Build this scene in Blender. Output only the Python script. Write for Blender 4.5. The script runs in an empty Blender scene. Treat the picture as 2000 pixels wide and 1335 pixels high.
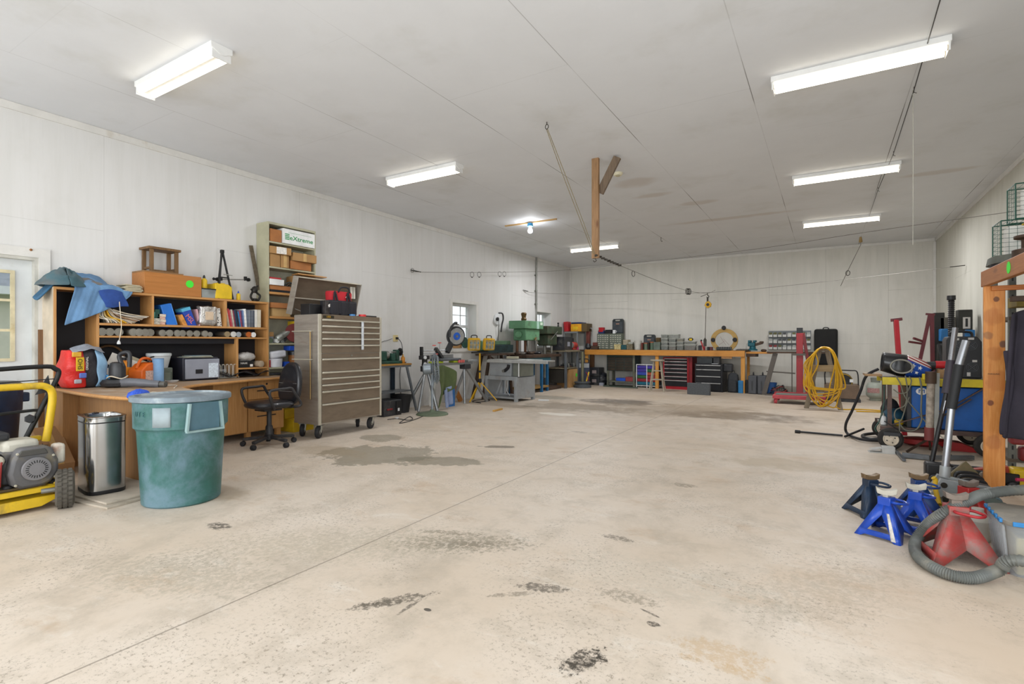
import bpy, bmesh, math, random
from mathutils import Vector, Matrix, Euler
random.seed(7)
S = bpy.context.scene
COL = S.collection
R = math.radians
# ---------------------------------------------------------------- camera
cam_d = bpy.data.cameras.new('camera'); cam = bpy.data.objects.new('camera', cam_d); COL.objects.link(cam)
cam.location = (0, 0, 1.2); cam.rotation_euler = (R(90), 0, R(31.1))
cam_d.sensor_width = 36; cam_d.lens = 36*1016/2000; cam_d.shift_y = 0.00175; cam_d.clip_start = 0.05
S.camera = cam
# ---------------------------------------------------------------- sky and exposure
W = bpy.data.worlds.new('world'); S.world = W; W.use_nodes = True
bg = W.node_tree.nodes['Background']; bg.inputs[0].default_value = (0.88, 0.95, 1, 1); bg.inputs[1].default_value = 1.25
S.view_settings.view_transform = 'Standard'; S.view_settings.look = 'None'; S.view_settings.gamma = 1
S.view_settings.exposure = 0.36
def area(name, loc, rot, sx, sy, power, col=(1, 1, 1)):
    l = bpy.data.lights.new(name, 'AREA'); l.shape = 'RECTANGLE'; l.size = sx; l.size_y = sy; l.energy = power; l.color = col
    o = bpy.data.objects.new(name, l); COL.objects.link(o); o.location = loc; o.rotation_euler = rot; return o
# daylight through the two open overhead doors behind the camera, plus added fill from an unseen opening on the right
area('daylight_garage_door', (-4.4, -2.75, 1.6), (R(90), 0, 0), 3.6, 3.0, 120, (.955, .98, 1))
area('daylight_garage_door', (-0.2, -2.75, 1.6), (R(90), 0, 0), 3.6, 3.0, 120, (.955, .98, 1))
area('added_side_fill', (2.2, 1.0, 1.55), (0, R(-90), 0), 2.9, 3.4, 50, (.955, .98, 1)).rotation_euler = (0, R(90), 0)

# ---------------------------------------------------------------- helpers
YAW = R(31.1); FW = Vector((-math.sin(YAW), math.cos(YAW), 0)); RT = Vector((math.cos(YAW), math.sin(YAW), 0))
def at(px, py, x=None, y=None, z=None):
    """world point seen at a pixel of the photograph, on the plane x=, y= or z="""
    d = FW + RT*((px-1000)/1016) + Vector((0, 0, -(py-671)/1016))
    o = Vector((0, 0, 1.2))
    t = x/d.x if x is not None else y/d.y if y is not None else (z-1.2)/d.z
    return o + d*t
def lin(h):
    if not isinstance(h, str): return (*h, 1)
    c = [int(h[i:i+2], 16)/255 for i in (0, 2, 4)]
    return (*[v/12.92 if v <= .04045 else ((v+.055)/1.055)**2.4 for v in c], 1)
class N:
    """small node-tree writer"""
    def __init__(s, m):
        s.t = m.node_tree; s.n = s.t.nodes; s.b = s.n['Principled BSDF']
    def new(s, typ, **k):
        n = s.n.new(typ)
        for a, v in k.items():
            if a.startswith('i_'): n.inputs[int(a[2:]) if a[2:].isdigit() else a[2:]].default_value = v
            else: setattr(n, a, v)
        return n
    def l(s, a, b): s.t.links.new(a, b)
    def math(s, op, a, b=0.0, c=None, clamp=False):
        n = s.n.new('ShaderNodeMath'); n.operation = op; n.use_clamp = clamp
        for i, v in enumerate((a, b, c)):
            if v is None: continue
            if isinstance(v, (int, float)): n.inputs[i].default_value = v
            else: s.l(v, n.inputs[i])
        return n.outputs[0]
    def mix(s, f, a, b, mode='MIX'):
        n = s.n.new('ShaderNodeMixRGB'); n.blend_type = mode
        for i, v in enumerate((f, a, b)):
            if hasattr(v, 'links'): s.l(v, n.inputs[i])
            else: n.inputs[i].default_value = v if i == 0 else lin(v)
        return n.outputs[0]
    def noise(s, vec, scale, detail=4, rough=.55, dist=0):
        n = s.new('ShaderNodeTexNoise'); n.inputs['Scale'].default_value = scale; n.inputs['Detail'].default_value = detail
        n.inputs['Roughness'].default_value = rough; n.inputs['Distortion'].default_value = dist
        if vec is not None: s.l(vec, n.inputs['Vector'])
        return n.outputs['Fac']
    def ramp(s, f, a, b):  # smoothstep a..b
        n = s.new('ShaderNodeMapRange', interpolation_type='SMOOTHSTEP'); s.l(f, n.inputs[0])
        n.inputs[1].default_value = a; n.inputs[2].default_value = b; return n.outputs[0]
    def scaled(s, vec, sc):
        n = s.new('ShaderNodeMapping'); n.inputs['Scale'].default_value = sc; s.l(vec, n.inputs['Vector']); return n.outputs[0]
def newmat(name):
    m = bpy.data.materials.new(name); m.use_nodes = True; return m, N(m)
MATS = {}
def mat(name, col, rough=.55, metal=0, var=.12, scale=6, dirt=None, damt=.5, dscale=4, bump=0, stretch=(1, 1, 1), emit=0, trans=0, alpha=1, ior=1.45, coat=0):
    """painted / plastic / metal surface with value variation, wear patches and bump"""
    if name in MATS: return MATS[name]
    m, n = newmat(name); b = n.b
    tc = n.new('ShaderNodeTexCoord').outputs['Object']; v = n.scaled(tc, stretch)
    base = lin(col); f = n.noise(v, scale, 5, .6)
    lo = (*[c*(1-var) for c in base[:3]],); hi = (*[min(1, c*(1+var)) for c in base[:3]],)
    c = n.mix(n.ramp(f, .3, .7), lo, hi)
    if dirt:
        g = n.ramp(n.noise(v, dscale, 7, .65, .3), .62-.25*damt, .78-.12*damt)
        c = n.mix(n.math('MULTIPLY', g, min(1, .45+damt*.5)), c, dirt)
    n.l(c, b.inputs['Base Color'])
    b.inputs['Roughness'].default_value = rough; b.inputs['Metallic'].default_value = metal; b.inputs['IOR'].default_value = ior
    if var > 0:
        n.l(n.math('ADD', n.math('MULTIPLY', f, .25), rough-.12, clamp=True), b.inputs['Roughness'])
    if bump:
        bp = n.new('ShaderNodeBump'); bp.inputs['Strength'].default_value = bump; bp.inputs['Distance'].default_value = .01
        n.l(n.noise(v, scale*4, 4, .6), bp.inputs['Height']); n.l(bp.outputs[0], b.inputs['Normal'])
    if emit: b.inputs['Emission Color'].default_value = base; b.inputs['Emission Strength'].default_value = emit
    if trans: b.inputs['Transmission Weight'].default_value = trans
    if alpha < 1: b.inputs['Alpha'].default_value = alpha
    if coat: b.inputs['Coat Weight'].default_value = coat
    MATS[name] = m; return m
def woodmat(name, a, bcol, scale=3, axis=0, rough=.6, knots=0, ring=8):
    if name in MATS: return MATS[name]
    m, n = newmat(name); tc = n.new('ShaderNodeTexCoord').outputs['Object']
    st = [14, 14, 14]; st[axis] = 1.0
    v = n.scaled(tc, st); f = n.noise(v, scale, 6, .6, 1.2); g = n.noise(v, scale*5, 3, .7)
    c = n.mix(n.ramp(f, .3, .7), a, bcol); c = n.mix(n.math('MULTIPLY', g, .25), c, bcol)
    if knots:
        w = n.new('ShaderNodeTexVoronoi'); st2 = [9, 9, 9]; st2[axis] = 2.6; n.l(n.scaled(tc, st2), w.inputs['Vector']); w.inputs['Scale'].default_value = 1
        c = n.mix(n.math('MULTIPLY', n.math('SUBTRACT', 1, n.ramp(w.outputs['Distance'], .06, .2)), knots), c, '5a2c10')
        c = n.mix(n.math('MULTIPLY', n.ramp(n.noise(tc, 5, 5, .7), .58, .72), .4), c, '7a5a3a')
    n.l(c, n.b.inputs['Base Color']); n.b.inputs['Roughness'].default_value = rough
    MATS[name] = m; return m
def cr(pts, k=8, closed=False):
    """Catmull-Rom through points"""
    P = [Vector(p) for p in pts]; out = []; n = len(P)
    for i in range(n if closed else n-1):
        g = (lambda j: P[j % n]) if closed else (lambda j: P[max(0, min(n-1, j))])
        a, b, c, d = g(i-1), g(i), g(i+1), g(i+2)
        for j in range(k):
            t = j/k
            out.append(.5*((2*b)+(c-a)*t+(2*a-5*b+4*c-d)*t*t+(3*b-a-3*c+d)*t**3))
    if not closed: out.append(P[-1])
    return out
class B:
    def __init__(s): s.m = bmesh.new(); s.X = Matrix()
    def v(s, p): return s.m.verts.new(s.X @ Vector(p))
    def f(s, vs):
        try: return s.m.faces.new(vs)
        except ValueError: return None
    def box(s, a, b, rz=0, rx=0, ry=0):
        c = Vector([(a[i]+b[i])/2 for i in range(3)]); h = [abs(b[i]-a[i])/2 for i in range(3)]
        M = Matrix.Translation(c) @ Euler((rx, ry, rz)).to_matrix().to_4x4()
        V = [s.v(M @ Vector((x*h[0], y*h[1], z*h[2]))) for x in (-1, 1) for y in (-1, 1) for z in (-1, 1)]
        for q in ((0, 1, 3, 2), (4, 6, 7, 5), (0, 4, 5, 1), (2, 3, 7, 6), (0, 2, 6, 4), (1, 5, 7, 3)): s.f([V[i] for i in q])
        return s
    def bc(s, c, d, rx=0, ry=0, rz=0):
        return s.box([c[i]-d[i]/2 for i in range(3)], [c[i]+d[i]/2 for i in range(3)], rz, rx, ry)
    def bar(s, p, q, w, h=None, up=(0, 0, 1)):
        """rectangular bar from p to q"""
        p, q = Vector(p), Vector(q); h = h or w; d = (q-p).normalized(); u = Vector(up)
        if abs(d.dot(u)) > .98: u = Vector((0, 1, 0))
        r = d.cross(u).normalized(); u = r.cross(d)
        A = [[s.v(o+r*(i*w/2)+u*(j*h/2)) for i, j in ((-1, -1), (1, -1), (1, 1), (-1, 1))] for o in (p, q)]
        s.f(A[0][::-1]); s.f(A[1])
        for i in range(4): s.f([A[0][i], A[0][(i+1) % 4], A[1][(i+1) % 4], A[1][i]])
        return s
    def tube(s, pts, r, n=8, closed=False, caps=True):
        P = [Vector(p) for p in pts]; K = len(P); rs = r if isinstance(r, (list, tuple)) else [r]*K
        rings = []; nrm = None
        for i, p in enumerate(P):
            a = P[(i-1) % K] if (i or closed) else p; b = P[(i+1) % K] if (i < K-1 or closed) else p
            t = (b-a); t = t.normalized() if t.length > 1e-9 else Vector((0, 0, 1))
            if nrm is None: nrm = t.orthogonal().normalized()
            nrm = (nrm - t*nrm.dot(t)); nrm = nrm.normalized() if nrm.length > 1e-6 else t.orthogonal().normalized()
            bi = t.cross(nrm)
            rings.append([s.v(p+(nrm*math.cos(2*math.pi*j/n)+bi*math.sin(2*math.pi*j/n))*rs[i]) for j in range(n)])
        for i in range(K if closed else K-1):
            a, b = rings[i], rings[(i+1) % K]
            for j in range(n): s.f([a[j], a[(j+1) % n], b[(j+1) % n], b[j]])
        if caps and not closed: s.f(rings[0][::-1]); s.f(rings[-1])
        return s
    def cyl(s, p, q, r, r2=None, n=16): return s.tube([p, q], [r, r if r2 is None else r2], n)
    def lathe(s, prof, c=(0, 0, 0), ax=(0, 0, 1), n=24, sx=1, sy=1, sq=0):
        """revolve (radius, height) pairs about ax through c; sq>0 squares the section off"""
        q = Vector((0, 0, 1)).rotation_difference(Vector(ax)); c = Vector(c); rings = []
        for r, h in prof:
            ring = []
            for j in range(n):
                t = 2*math.pi*j/n; cx, cy = math.cos(t), math.sin(t)
                if sq:
                    e = 2/(2+sq); cx, cy = math.copysign(abs(cx)**e, cx), math.copysign(abs(cy)**e, cy)
                ring.append(s.v(c+q @ Vector((cx*r*sx, cy*r*sy, h))) if r > 1e-6 or not ring else ring[0])
            rings.append(ring)
        for a, b in zip(rings, rings[1:]):
            for j in range(n):
                vs = []
                for w in (a[j], a[(j+1) % n], b[(j+1) % n], b[j]):
                    if w not in vs: vs.append(w)
                if len(vs) > 2: s.f(vs)
        for ring, rev in ((rings[0], True), (rings[-1], False)):
            if ring[0] != ring[1]: s.f(ring[::-1] if rev else ring)
        return s
    def prism(s, pts, a, b, plane='xz'):
        """polygon in plane extruded between offsets a and b on the third axis"""
        def mk(u, v, w): return {'xz': (u, w, v), 'xy': (u, v, w), 'yz': (w, u, v)}[plane]
        A = [s.v(mk(u, v, a)) for u, v in pts]; C = [s.v(mk(u, v, b)) for u, v in pts]
        s.f(A); s.f(C[::-1])
        for i in range(len(pts)): s.f([A[i], C[i], C[(i+1) % len(pts)], A[(i+1) % len(pts)]])
        return s
    def ball(s, c, r, n=12):
        r = r if isinstance(r, (tuple, list)) else (r, r, r)
        for e in [bmesh.ops.create_uvsphere(s.m, u_segments=n, v_segments=max(6, n*2//3), radius=1, matrix=s.X @ Matrix.Translation(c) @ Matrix.Diagonal((*r, 1)))]: pass
        return s
    def grid(s, fn, nu, nv, closed_u=False):
        g = [[s.v(fn(i/nu, j/nv)) for j in range(nv+1)] for i in range(nu+(0 if closed_u else 1))]
        for i in range(nu):
            for j in range(nv):
                a, b = g[i], g[(i+1) % len(g)]; s.f([a[j], b[j], b[j+1], a[j+1]])
        return s
    def mesh(s, name, ang=38):
        bmesh.ops.recalc_face_normals(s.m, faces=s.m.faces[:])
        me = bpy.data.meshes.new(name); s.m.to_mesh(me); s.m.free()
        for p in me.polygons: p.use_smooth = True
        try: me.set_sharp_from_angle(angle=R(ang))
        except Exception: pass
        return me
    def shift(s, o):
        bmesh.ops.translate(s.m, verts=s.m.verts[:], vec=-Vector(o)); return s
    def out(s, name, mt, par=None, bev=0, loc=(0, 0, 0), rot=(0, 0, 0), sub=0, solid=0, ang=38, label=None, disp=0, dscale=.2, w=0, each=0):
        if w: s.shift(par.location)
        if each:   # every loose piece becomes a part of its own
            bm = s.m; bm.verts.index_update(); seen = set(); groups = []
            for v0 in bm.verts:
                if v0.index in seen: continue
                st = [v0]; seen.add(v0.index); g = []
                while st:
                    v = st.pop(); g.append(v)
                    for e in v.link_edges:
                        q = e.other_vert(v)
                        if q.index not in seen: seen.add(q.index); st.append(q)
                groups.append(g)
            res = []
            for g in groups:
                nb = B(); mp = {v.index: nb.m.verts.new(v.co) for v in g}
                for f in {f for v in g for f in v.link_faces}: nb.f([mp[v.index] for v in f.verts])
                res.append(nb.out(name, mt, par, bev, loc, rot, sub, solid, ang, label, disp, dscale))
            s.m.free(); return res
        o = bpy.data.objects.new(name, s.mesh(name, ang)); COL.objects.link(o); o.data.materials.append(mt)
        o.location = loc; o.rotation_euler = rot
        if par: o.parent = par
        if solid: md = o.modifiers.new('solid', 'SOLIDIFY'); md.thickness = solid; md.offset = 0
        if sub: md = o.modifiers.new('sub', 'SUBSURF'); md.levels = sub; md.render_levels = sub
        if disp:
            tx = bpy.data.textures.new('clouds', 'CLOUDS'); tx.noise_scale = dscale; tx.noise_depth = 3
            md = o.modifiers.new('disp', 'DISPLACE'); md.texture = tx; md.strength = disp; md.texture_coords = 'LOCAL'; md.mid_level = .5
        if bev: md = o.modifiers.new('bevel', 'BEVEL'); md.width = bev; md.segments = 2; md.limit_method = 'ANGLE'; md.angle_limit = R(40); md.harden_normals = False
        if label: o['label'] = label
        return o
def tag(o, label, cat, group=None):
    o['label'] = label; o['category'] = cat
    if group: o['group'] = group
    return o
def T(name, label, cat, loc=(0, 0, 0), rz=0, group=None, rx=0, ry=0):
    o = bpy.data.objects.new(name, None); COL.objects.link(o); o.empty_display_size = .1
    o.location = loc; o.rotation_euler = (R(rx), R(ry), R(rz)); return tag(o, label, cat, group)
def one(name, label, cat, b, mt, loc=(0, 0, 0), rz=0, group=None, rx=0, ry=0, **k):
    o = b.out(name, mt, None, loc=loc, rot=(R(rx), R(ry), R(rz)), **k); return tag(o, label, cat, group)
def wone(name, label, cat, b, mt, group=None, **k):
    """top-level mesh written in world coordinates; its origin goes to the middle of its underside"""
    vs = b.m.verts; lo = [min(v.co[i] for v in vs) for i in range(3)]; hi = [max(v.co[i] for v in vs) for i in range(3)]
    c = ((lo[0]+hi[0])/2, (lo[1]+hi[1])/2, lo[2]); b.shift(c)
    return one(name, label, cat, b, mt, c, group=group, **k)
def fx(x, pl, pr, pt, pb, d=.1):
    """box with its front face on the plane x, seen between pixels; py values are read at the left edge"""
    a, q, e = at(pl, pb, x=x), at(pl, pt, x=x), at(pr, pb, x=x)
    return (x-d, a.y, a.z), (x, e.y, q.z)
def fy(y, pl, pr, pt, pb, d=.1):
    a, q, e = at(pl, pb, y=y), at(pl, pt, y=y), at(pr, pb, y=y)
    return (a.x, y, a.z), (e.x, y+d, q.z)
def struct(name, b, mt, par=None, **k):
    o = b.out(name, mt, par, **k)
    if par is None: o['kind'] = 'structure'
    return o
def dup(o, loc=None, rz=None, label=None, par=None):
    c = o.copy(); COL.objects.link(c)
    if par: c.parent = par
    if loc is not None: c.location = loc
    if rz is not None: c.rotation_euler[2] = R(rz)
    if label: c['label'] = label
    for ch in [q for q in KIDS(o)]: dup(ch, par=c)
    return c
def KIDS(o): return [q for q in COL.objects if q.parent == o]
def txt(s, size, mt, par, loc, rot=(90, 0, 0), name='lettering', ext=.0008, sx=1, align='CENTER', bold=0):
    c = bpy.data.curves.new(name, 'FONT'); c.body = s; c.size = size; c.extrude = ext; c.align_x = align; c.align_y = 'CENTER'; c.offset = bold
    c.resolution_u = 3; t = bpy.data.objects.new(name, c)
    dg = bpy.context.evaluated_depsgraph_get(); me = bpy.data.meshes.new_from_object(t.evaluated_get(dg)); me.name = name
    bpy.data.objects.remove(t); o = bpy.data.objects.new(name, me); COL.objects.link(o); me.materials.clear(); me.materials.append(mt)
    o.location = loc; o.rotation_euler = [R(a) for a in rot]; o.scale = (sx, 1, 1)
    if par: o.parent = par
    return o
def wire(name, label, cat, pts, r, mt, k=6, group=None, n=6):
    c = Vector(pts[0]); b = B(); b.tube(cr([Vector(p)-c for p in pts], k) if k > 1 else [Vector(p)-c for p in pts], r, n)
    return one(name, label, cat, b, mt, c, group=group)
# ================================================================ room
LX, BY, RX, CZ, FY = -6.69, 14.57, 2.07, 3.52, -2.8
def floor_material():
    m, n = newmat('worn_concrete'); P = n.new('ShaderNodeNewGeometry').outputs['Position']
    c = n.mix(n.ramp(n.noise(P, .7, 5, .6), .3, .7), 'c9b9a6', 'd4c8ba')
    c = n.mix(n.math('MULTIPLY', n.ramp(n.noise(P, 3.5, 8, .75), .45, .70), .5), c, 'a99d8c')
    c = n.mix(n.math('MULTIPLY', n.ramp(n.noise(n.scaled(P, (1, 2.2, 1)), 2.2, 6, .75, .6), .55, .72), .5), c, 'dcd6cc')
    sep = n.new('ShaderNodeSeparateXYZ'); n.l(P, sep.inputs[0]); X, Y = sep.outputs[0], sep.outputs[1]
    c = n.mix(n.math('MULTIPLY', n.ramp(n.noise(n.scaled(P, (1, .6, 1)), 1.3, 7, .7, .4), .50, .66), .35), c, 'a39786')
    c = n.mix(n.math('MULTIPLY', n.ramp(n.noise(n.scaled(P, (.7, 1.2, 1)), 2.1, 6, .7), .56, .70), .35), c, 'b08e68')
    # floor colour turns darker and browner toward the back
    far = n.ramp(Y, 6.0, 12.0); c = n.mix(n.math('MULTIPLY', far, .42), c, '8c7c67')
    dis = n.noise(P, 2.6, 5, .65); dis2 = n.noise(n.scaled(P, (1.3, .9, 1)), 24, 6, .75); brk = n.ramp(n.noise(P, 34, 5, .75), .36, .56); dis = n.math('ADD', n.math('MULTIPLY', dis, .75), n.math('MULTIPLY', n.noise(P, 9, 6, .75), .25))
    def blob(c, x, y, rx, ry, col, amt, rot=0, rag=1.1, soft=.35, fine=False):
        dx = n.math('SUBTRACT', X, x); dy = n.math('SUBTRACT', Y, y); ca, sa = math.cos(R(rot)), math.sin(R(rot))
        u = n.math('DIVIDE', n.math('ADD', n.math('MULTIPLY', dx, ca), n.math('MULTIPLY', dy, sa)), rx)
        v = n.math('DIVIDE', n.math('SUBTRACT', n.math('MULTIPLY', dy, ca), n.math('MULTIPLY', dx, sa)), ry)
        d = n.math('ADD', n.math('MULTIPLY', u, u), n.math('MULTIPLY', v, v))
        d = n.math('ADD', d, n.math('MULTIPLY', n.math('SUBTRACT', dis2 if fine else dis, .5), rag*4))
        g = n.math('SUBTRACT', 1, n.ramp(d, 1-soft, 1+soft))
        if fine: g = n.math('MULTIPLY', g, brk)
        return n.mix(n.math('MULTIPLY', g, amt), c, col)
    for p in STAINS: c = blob(c, *p)
    # pocks and paint loss near the camera
    zone = n.math('MULTIPLY', n.ramp(n.noise(P, 1.4, 4, .6), .42, .60), n.math('SUBTRACT', 1, n.ramp(Y, 4.5, 7.5)))
    pk = n.ramp(n.noise(P, 46, 8, .85), .542, .585)
    c = n.mix(n.math('MULTIPLY', n.math('MULTIPLY', pk, zone), .75), c, '7d7160')
    c = n.mix(n.math('MULTIPLY', n.ramp(n.noise(n.scaled(P, (1, .7, 1)), 19, 5, .7), .70, .74), .7), c, '5d5142')
    # saw-cut joint lines
    for ax, p0, w, k in ((X, -2.36, .004, .6), (Y, 10.55, .005, .35), (Y, .3, .005, .4)):
        d = n.math('ABSOLUTE', n.math('SUBTRACT', n.math('ADD', ax, n.math('MULTIPLY', n.math('SUBTRACT', dis, .5), .012)), p0))
        c = n.mix(n.math('MULTIPLY', n.math('SUBTRACT', 1, n.ramp(d, w*.6, w*1.9)), k), c, '5e5446')
    n.l(c, n.b.inputs['Base Color'])
    rg = n.math('ADD', n.math('MULTIPLY', n.noise(P, 6, 4), .35), .38); n.l(rg, n.b.inputs['Roughness'])
    bp = n.new('ShaderNodeBump'); bp.inputs['Strength'].default_value = .12; bp.inputs['Distance'].default_value = .004
    n.l(n.noise(P, 30, 5, .7), bp.inputs['Height']); n.l(bp.outputs[0], n.b.inputs['Normal'])
    return m
def FP(px, py): v = at(px, py, z=0); return v.x, v.y
# stain: centre x, y, radii, colour, strength, rotation, raggedness, softness, fine
STAINS = []
def stain(px, py, rx, ry, col, amt, rot=0, rag=1.1, soft=.35, fine=False): STAINS.append((*FP(px, py), rx, ry, col, amt, rot, rag, soft, fine))
stain(745, 887, .62, .50, '6f6a58', .62, 20, 1.2, .10)
stain(860, 900, .42, .20, '6f6a58', .62, 20, 1.2, .10)
stain(745, 855, .30, .22, '77715f', .55, 0, 1.5, .12)
stain(1215, 785, .75, .50, '3f3830', .75, 0, 1.7, .9)
stain(1130, 795, 1.1, .55, '6d5f4a', .55, 0, 1.4, .6)
stain(1440, 812, 1.0, .5, '54473a', .62, 10, 1.9, .95)
stain(1300, 800, 1.6, .9, '84725a', .45, 10, 1.6, .6)
stain(1085, 808, .32, .16, 'e8e2d6', .75, 0, 1.3, .3)
stain(1065, 775, .8, .35, '6c6d62', .5, 0, 1.2, .5)
stain(970, 872, .20, .07, '4e4636', .7, 25, 1.5, .2)
stain(770, 1172, .16, .035, '5a5245', .9, 52, 2.2, .5, True)
stain(805, 1180, .10, .012, '4e473c', .8, 92, 1.2, .3, True)
stain(740, 1180, .13, .03, '5a5245', .7, 48, 1.6, .3, True)
stain(1140, 1288, .10, .05, '3c352c', 1.0, 70, 2.2, .3, True)
stain(1060, 1147, .12, .04, '4b443a', .8, 20, 1.6, .2, True)
stain(1000, 1160, .12, .02, '6b6252', .6, 40, 1.6, .3, True)
stain(905, 1062, .16, .05, '5a5243', .8, 30, 2.6, .6, True)
stain(880, 1040, .2, .03, '6a604f', .7, 20, 2.6, .6, True)
stain(1130, 843, .12, .05, '5f5443', .5, 0, .5, .2, True)
stain(835, 1190, .02, .012, '37322b', .9, 0, .4, .2)
stain(1225, 1165, .12, .05, '7b715f', .6, 0, 2.6, .6, True)
stain(350, 1120, .5, .2, '98907e', .5, 20, 2.4, .8, True)
stain(1620, 1150, .4, .2, '988d7a', .45, 60, 2.6, .8, True)
stain(427, 1027, .09, .05, '4a453d', .9, 0, 1.6, .5, True)
stain(1276, 1218, .03, .02, '3c352c', .9, 0, .5, .2, True)
stain(1270, 1197, .05, .008, '3c352c', .8, -20, .5, .2, True)
stain(1208, 1050, .09, .04, '5a5142', .7, 0, 1.3, .3, True)
stain(1335, 947, .10, .06, '6d6453', .6, 0, 1.3, .3, True)
stain(900, 1060, .35, .12, '6d6453', .7, 30, 2.8, .8, True)
stain(700, 1060, .8, .22, 'a39a86', .5, 35, 2.6, .9, True)
stain(1410, 1275, .16, .08, 'b99a70', .5, 0, 1.5, .4, True)
stain(1440, 1310, .10, .03, 'b99a70', .5, 0, 1.5, .4, True)
stain(1350, 1285, .05, .02, 'b99a70', .5, 0, 1.5, .4, True)
stain(1300, 1130, .5, .2, 'b9b0a0', .4, 0, 1.9, .4, True)
stain(1530, 905, .5, .25, 'a08e6e', .4, 0, 1.5, .5)
stain(410, 960, .35, .18, '8a7350', .4, 0, 1.3, .6)
stain(640, 880, .5, .2, '9c8a6e', .4, 0, 1.3, .6)
stain(1900, 1230, .7, .5, 'bfa58a', .3, 0, 1.3, .6)
struct('floor', B().box((LX-.2, FY-.2, -.12), (RX+.2, BY+.2, 0)), floor_material())
def panel_material(name, a, b_, axis_u, axis_v, pw, pl, offu, offv, seam, k, streak, grime=0):
    m, n = newmat(name); P = n.new('ShaderNodeNewGeometry').outputs['Position']
    sep = n.new('ShaderNodeSeparateXYZ'); n.l(P, sep.inputs[0]); O = sep.outputs
    c = n.mix(n.ramp(n.noise(n.scaled(P, streak), 1.6, 6, .65), .3, .7), a, b_)
    c = n.mix(n.math('MULTIPLY', n.ramp(n.noise(P, 1.1, 5, .6), .5, .75), .25), c, 'a9a698')
    if grime:
        c = n.mix(n.math('MULTIPLY', n.ramp(n.noise(n.scaled(P, streak), 5, 4, .7), .55, .7), grime), c, '9d9a8c')
        w = n.math('MULTIPLY', n.math('SUBTRACT', 1, n.ramp(O[2], 0.0, .6)), n.ramp(n.noise(P, 3, 4), .35, .65))
        c = n.mix(n.math('MULTIPLY', w, .35), c, '8d8678')
    br = n.new('ShaderNodeTexBrick'); br.offset = .5; br.squash = 1
    cb = n.new('ShaderNodeCombineXYZ'); n.l(n.math('SUBTRACT', O[axis_u], offu), cb.inputs[0]); n.l(n.math('SUBTRACT', O[axis_v], offv), cb.inputs[1])
    n.l(cb.outputs[0], br.inputs['Vector'])
    br.inputs['Scale'].default_value = 1; br.inputs['Brick Width'].default_value = pl; br.inputs['Row Height'].default_value = pw
    br.inputs['Mortar Size'].default_value = seam; br.inputs['Mortar Smooth'].default_value = .3
    gap = n.math('MULTIPLY', br.outputs['Fac'], n.math('ADD', n.math('MULTIPLY', n.ramp(n.noise(n.scaled(P, (.8, .8, .8)), .8, 3), .42, .62), k), .12))
    if seam > .0041:   # board joints: the long ones open up toward the back, the short ones stay filled
        fr = n.math('FRACT', n.math('DIVIDE', n.math('SUBTRACT', O[axis_v], offv), pw)); fr = n.math('MINIMUM', fr, n.math('SUBTRACT', 1, fr))
        lw_ = n.math('ADD', .18, n.math('MULTIPLY', n.math('SUBTRACT', 1, n.ramp(fr, .004, .008)), n.math('ADD', .25, n.math('MULTIPLY', n.ramp(O[1], 2.5, 7), .75))))
        gap = n.math('MULTIPLY', gap, lw_, clamp=True)
    c = n.mix(gap, c, '4d4940')
    n.l(c, n.b.inputs['Base Color']); n.b.inputs['Roughness'].default_value = .75
    return m, n, O, P
cm, n, O, P = panel_material('ceiling_paint', 'd6d8db', 'dadcdf', 1, 0, 1.246, 2.46, .25, -.59, .0042, .7, (1, 1, 1))
# brown water stains on the ceiling board
c = n.b.inputs['Base Color'].links[0].from_socket
for x, y, rx, ry in ((-2.35, 7.35, .35, .22), (-2.3, 8.1, .3, .12), (-1.8, 8.9, .3, .15), (1.3, 9.0, .4, .12), (-1.5, 10.3, 1.2, .12)):
    d = n.math('ADD', n.math('POWER', n.math('DIVIDE', n.math('SUBTRACT', O[0], x), rx), 2), n.math('POWER', n.math('DIVIDE', n.math('SUBTRACT', O[1], y), ry), 2))
    d = n.math('ADD', d, n.math('MULTIPLY', n.math('SUBTRACT', n.noise(P, 3, 4), .5), 2))
    c = n.mix(n.math('MULTIPLY', n.math('SUBTRACT', 1, n.ramp(d, .2, 1.4)), .28), c, 'a08560')
n.l(c, n.b.inputs['Base Color'])
struct('ceiling', B().box((LX-.2, FY-.2, CZ), (RX+.2, BY+.2, CZ+.12)), cm)
wl = panel_material('left_wall_paint', 'd1d0cd', 'd7d6d4', 2, 1, 1.22, 2.44, -.02, .1, .004, .12, (1, 5, .35), .05)[0]
wb = panel_material('back_wall_paint', 'c9c7bf', 'd1cec6', 2, 0, 1.22, 2.44, -.02, .0, .004, .25, (4, 1, .4), .12)[0]
wr = panel_material('right_wall_paint', 'c0beb2', 'c9c7bc', 2, 1, 1.22, 2.44, -.02, .4, .004, .2, (1, 4, .4), .15)[0]
white = mat('white_trim_paint', 'd4d2cd', .5, var=.05, dirt='b8ad98', damt=.2, dscale=3)
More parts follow.
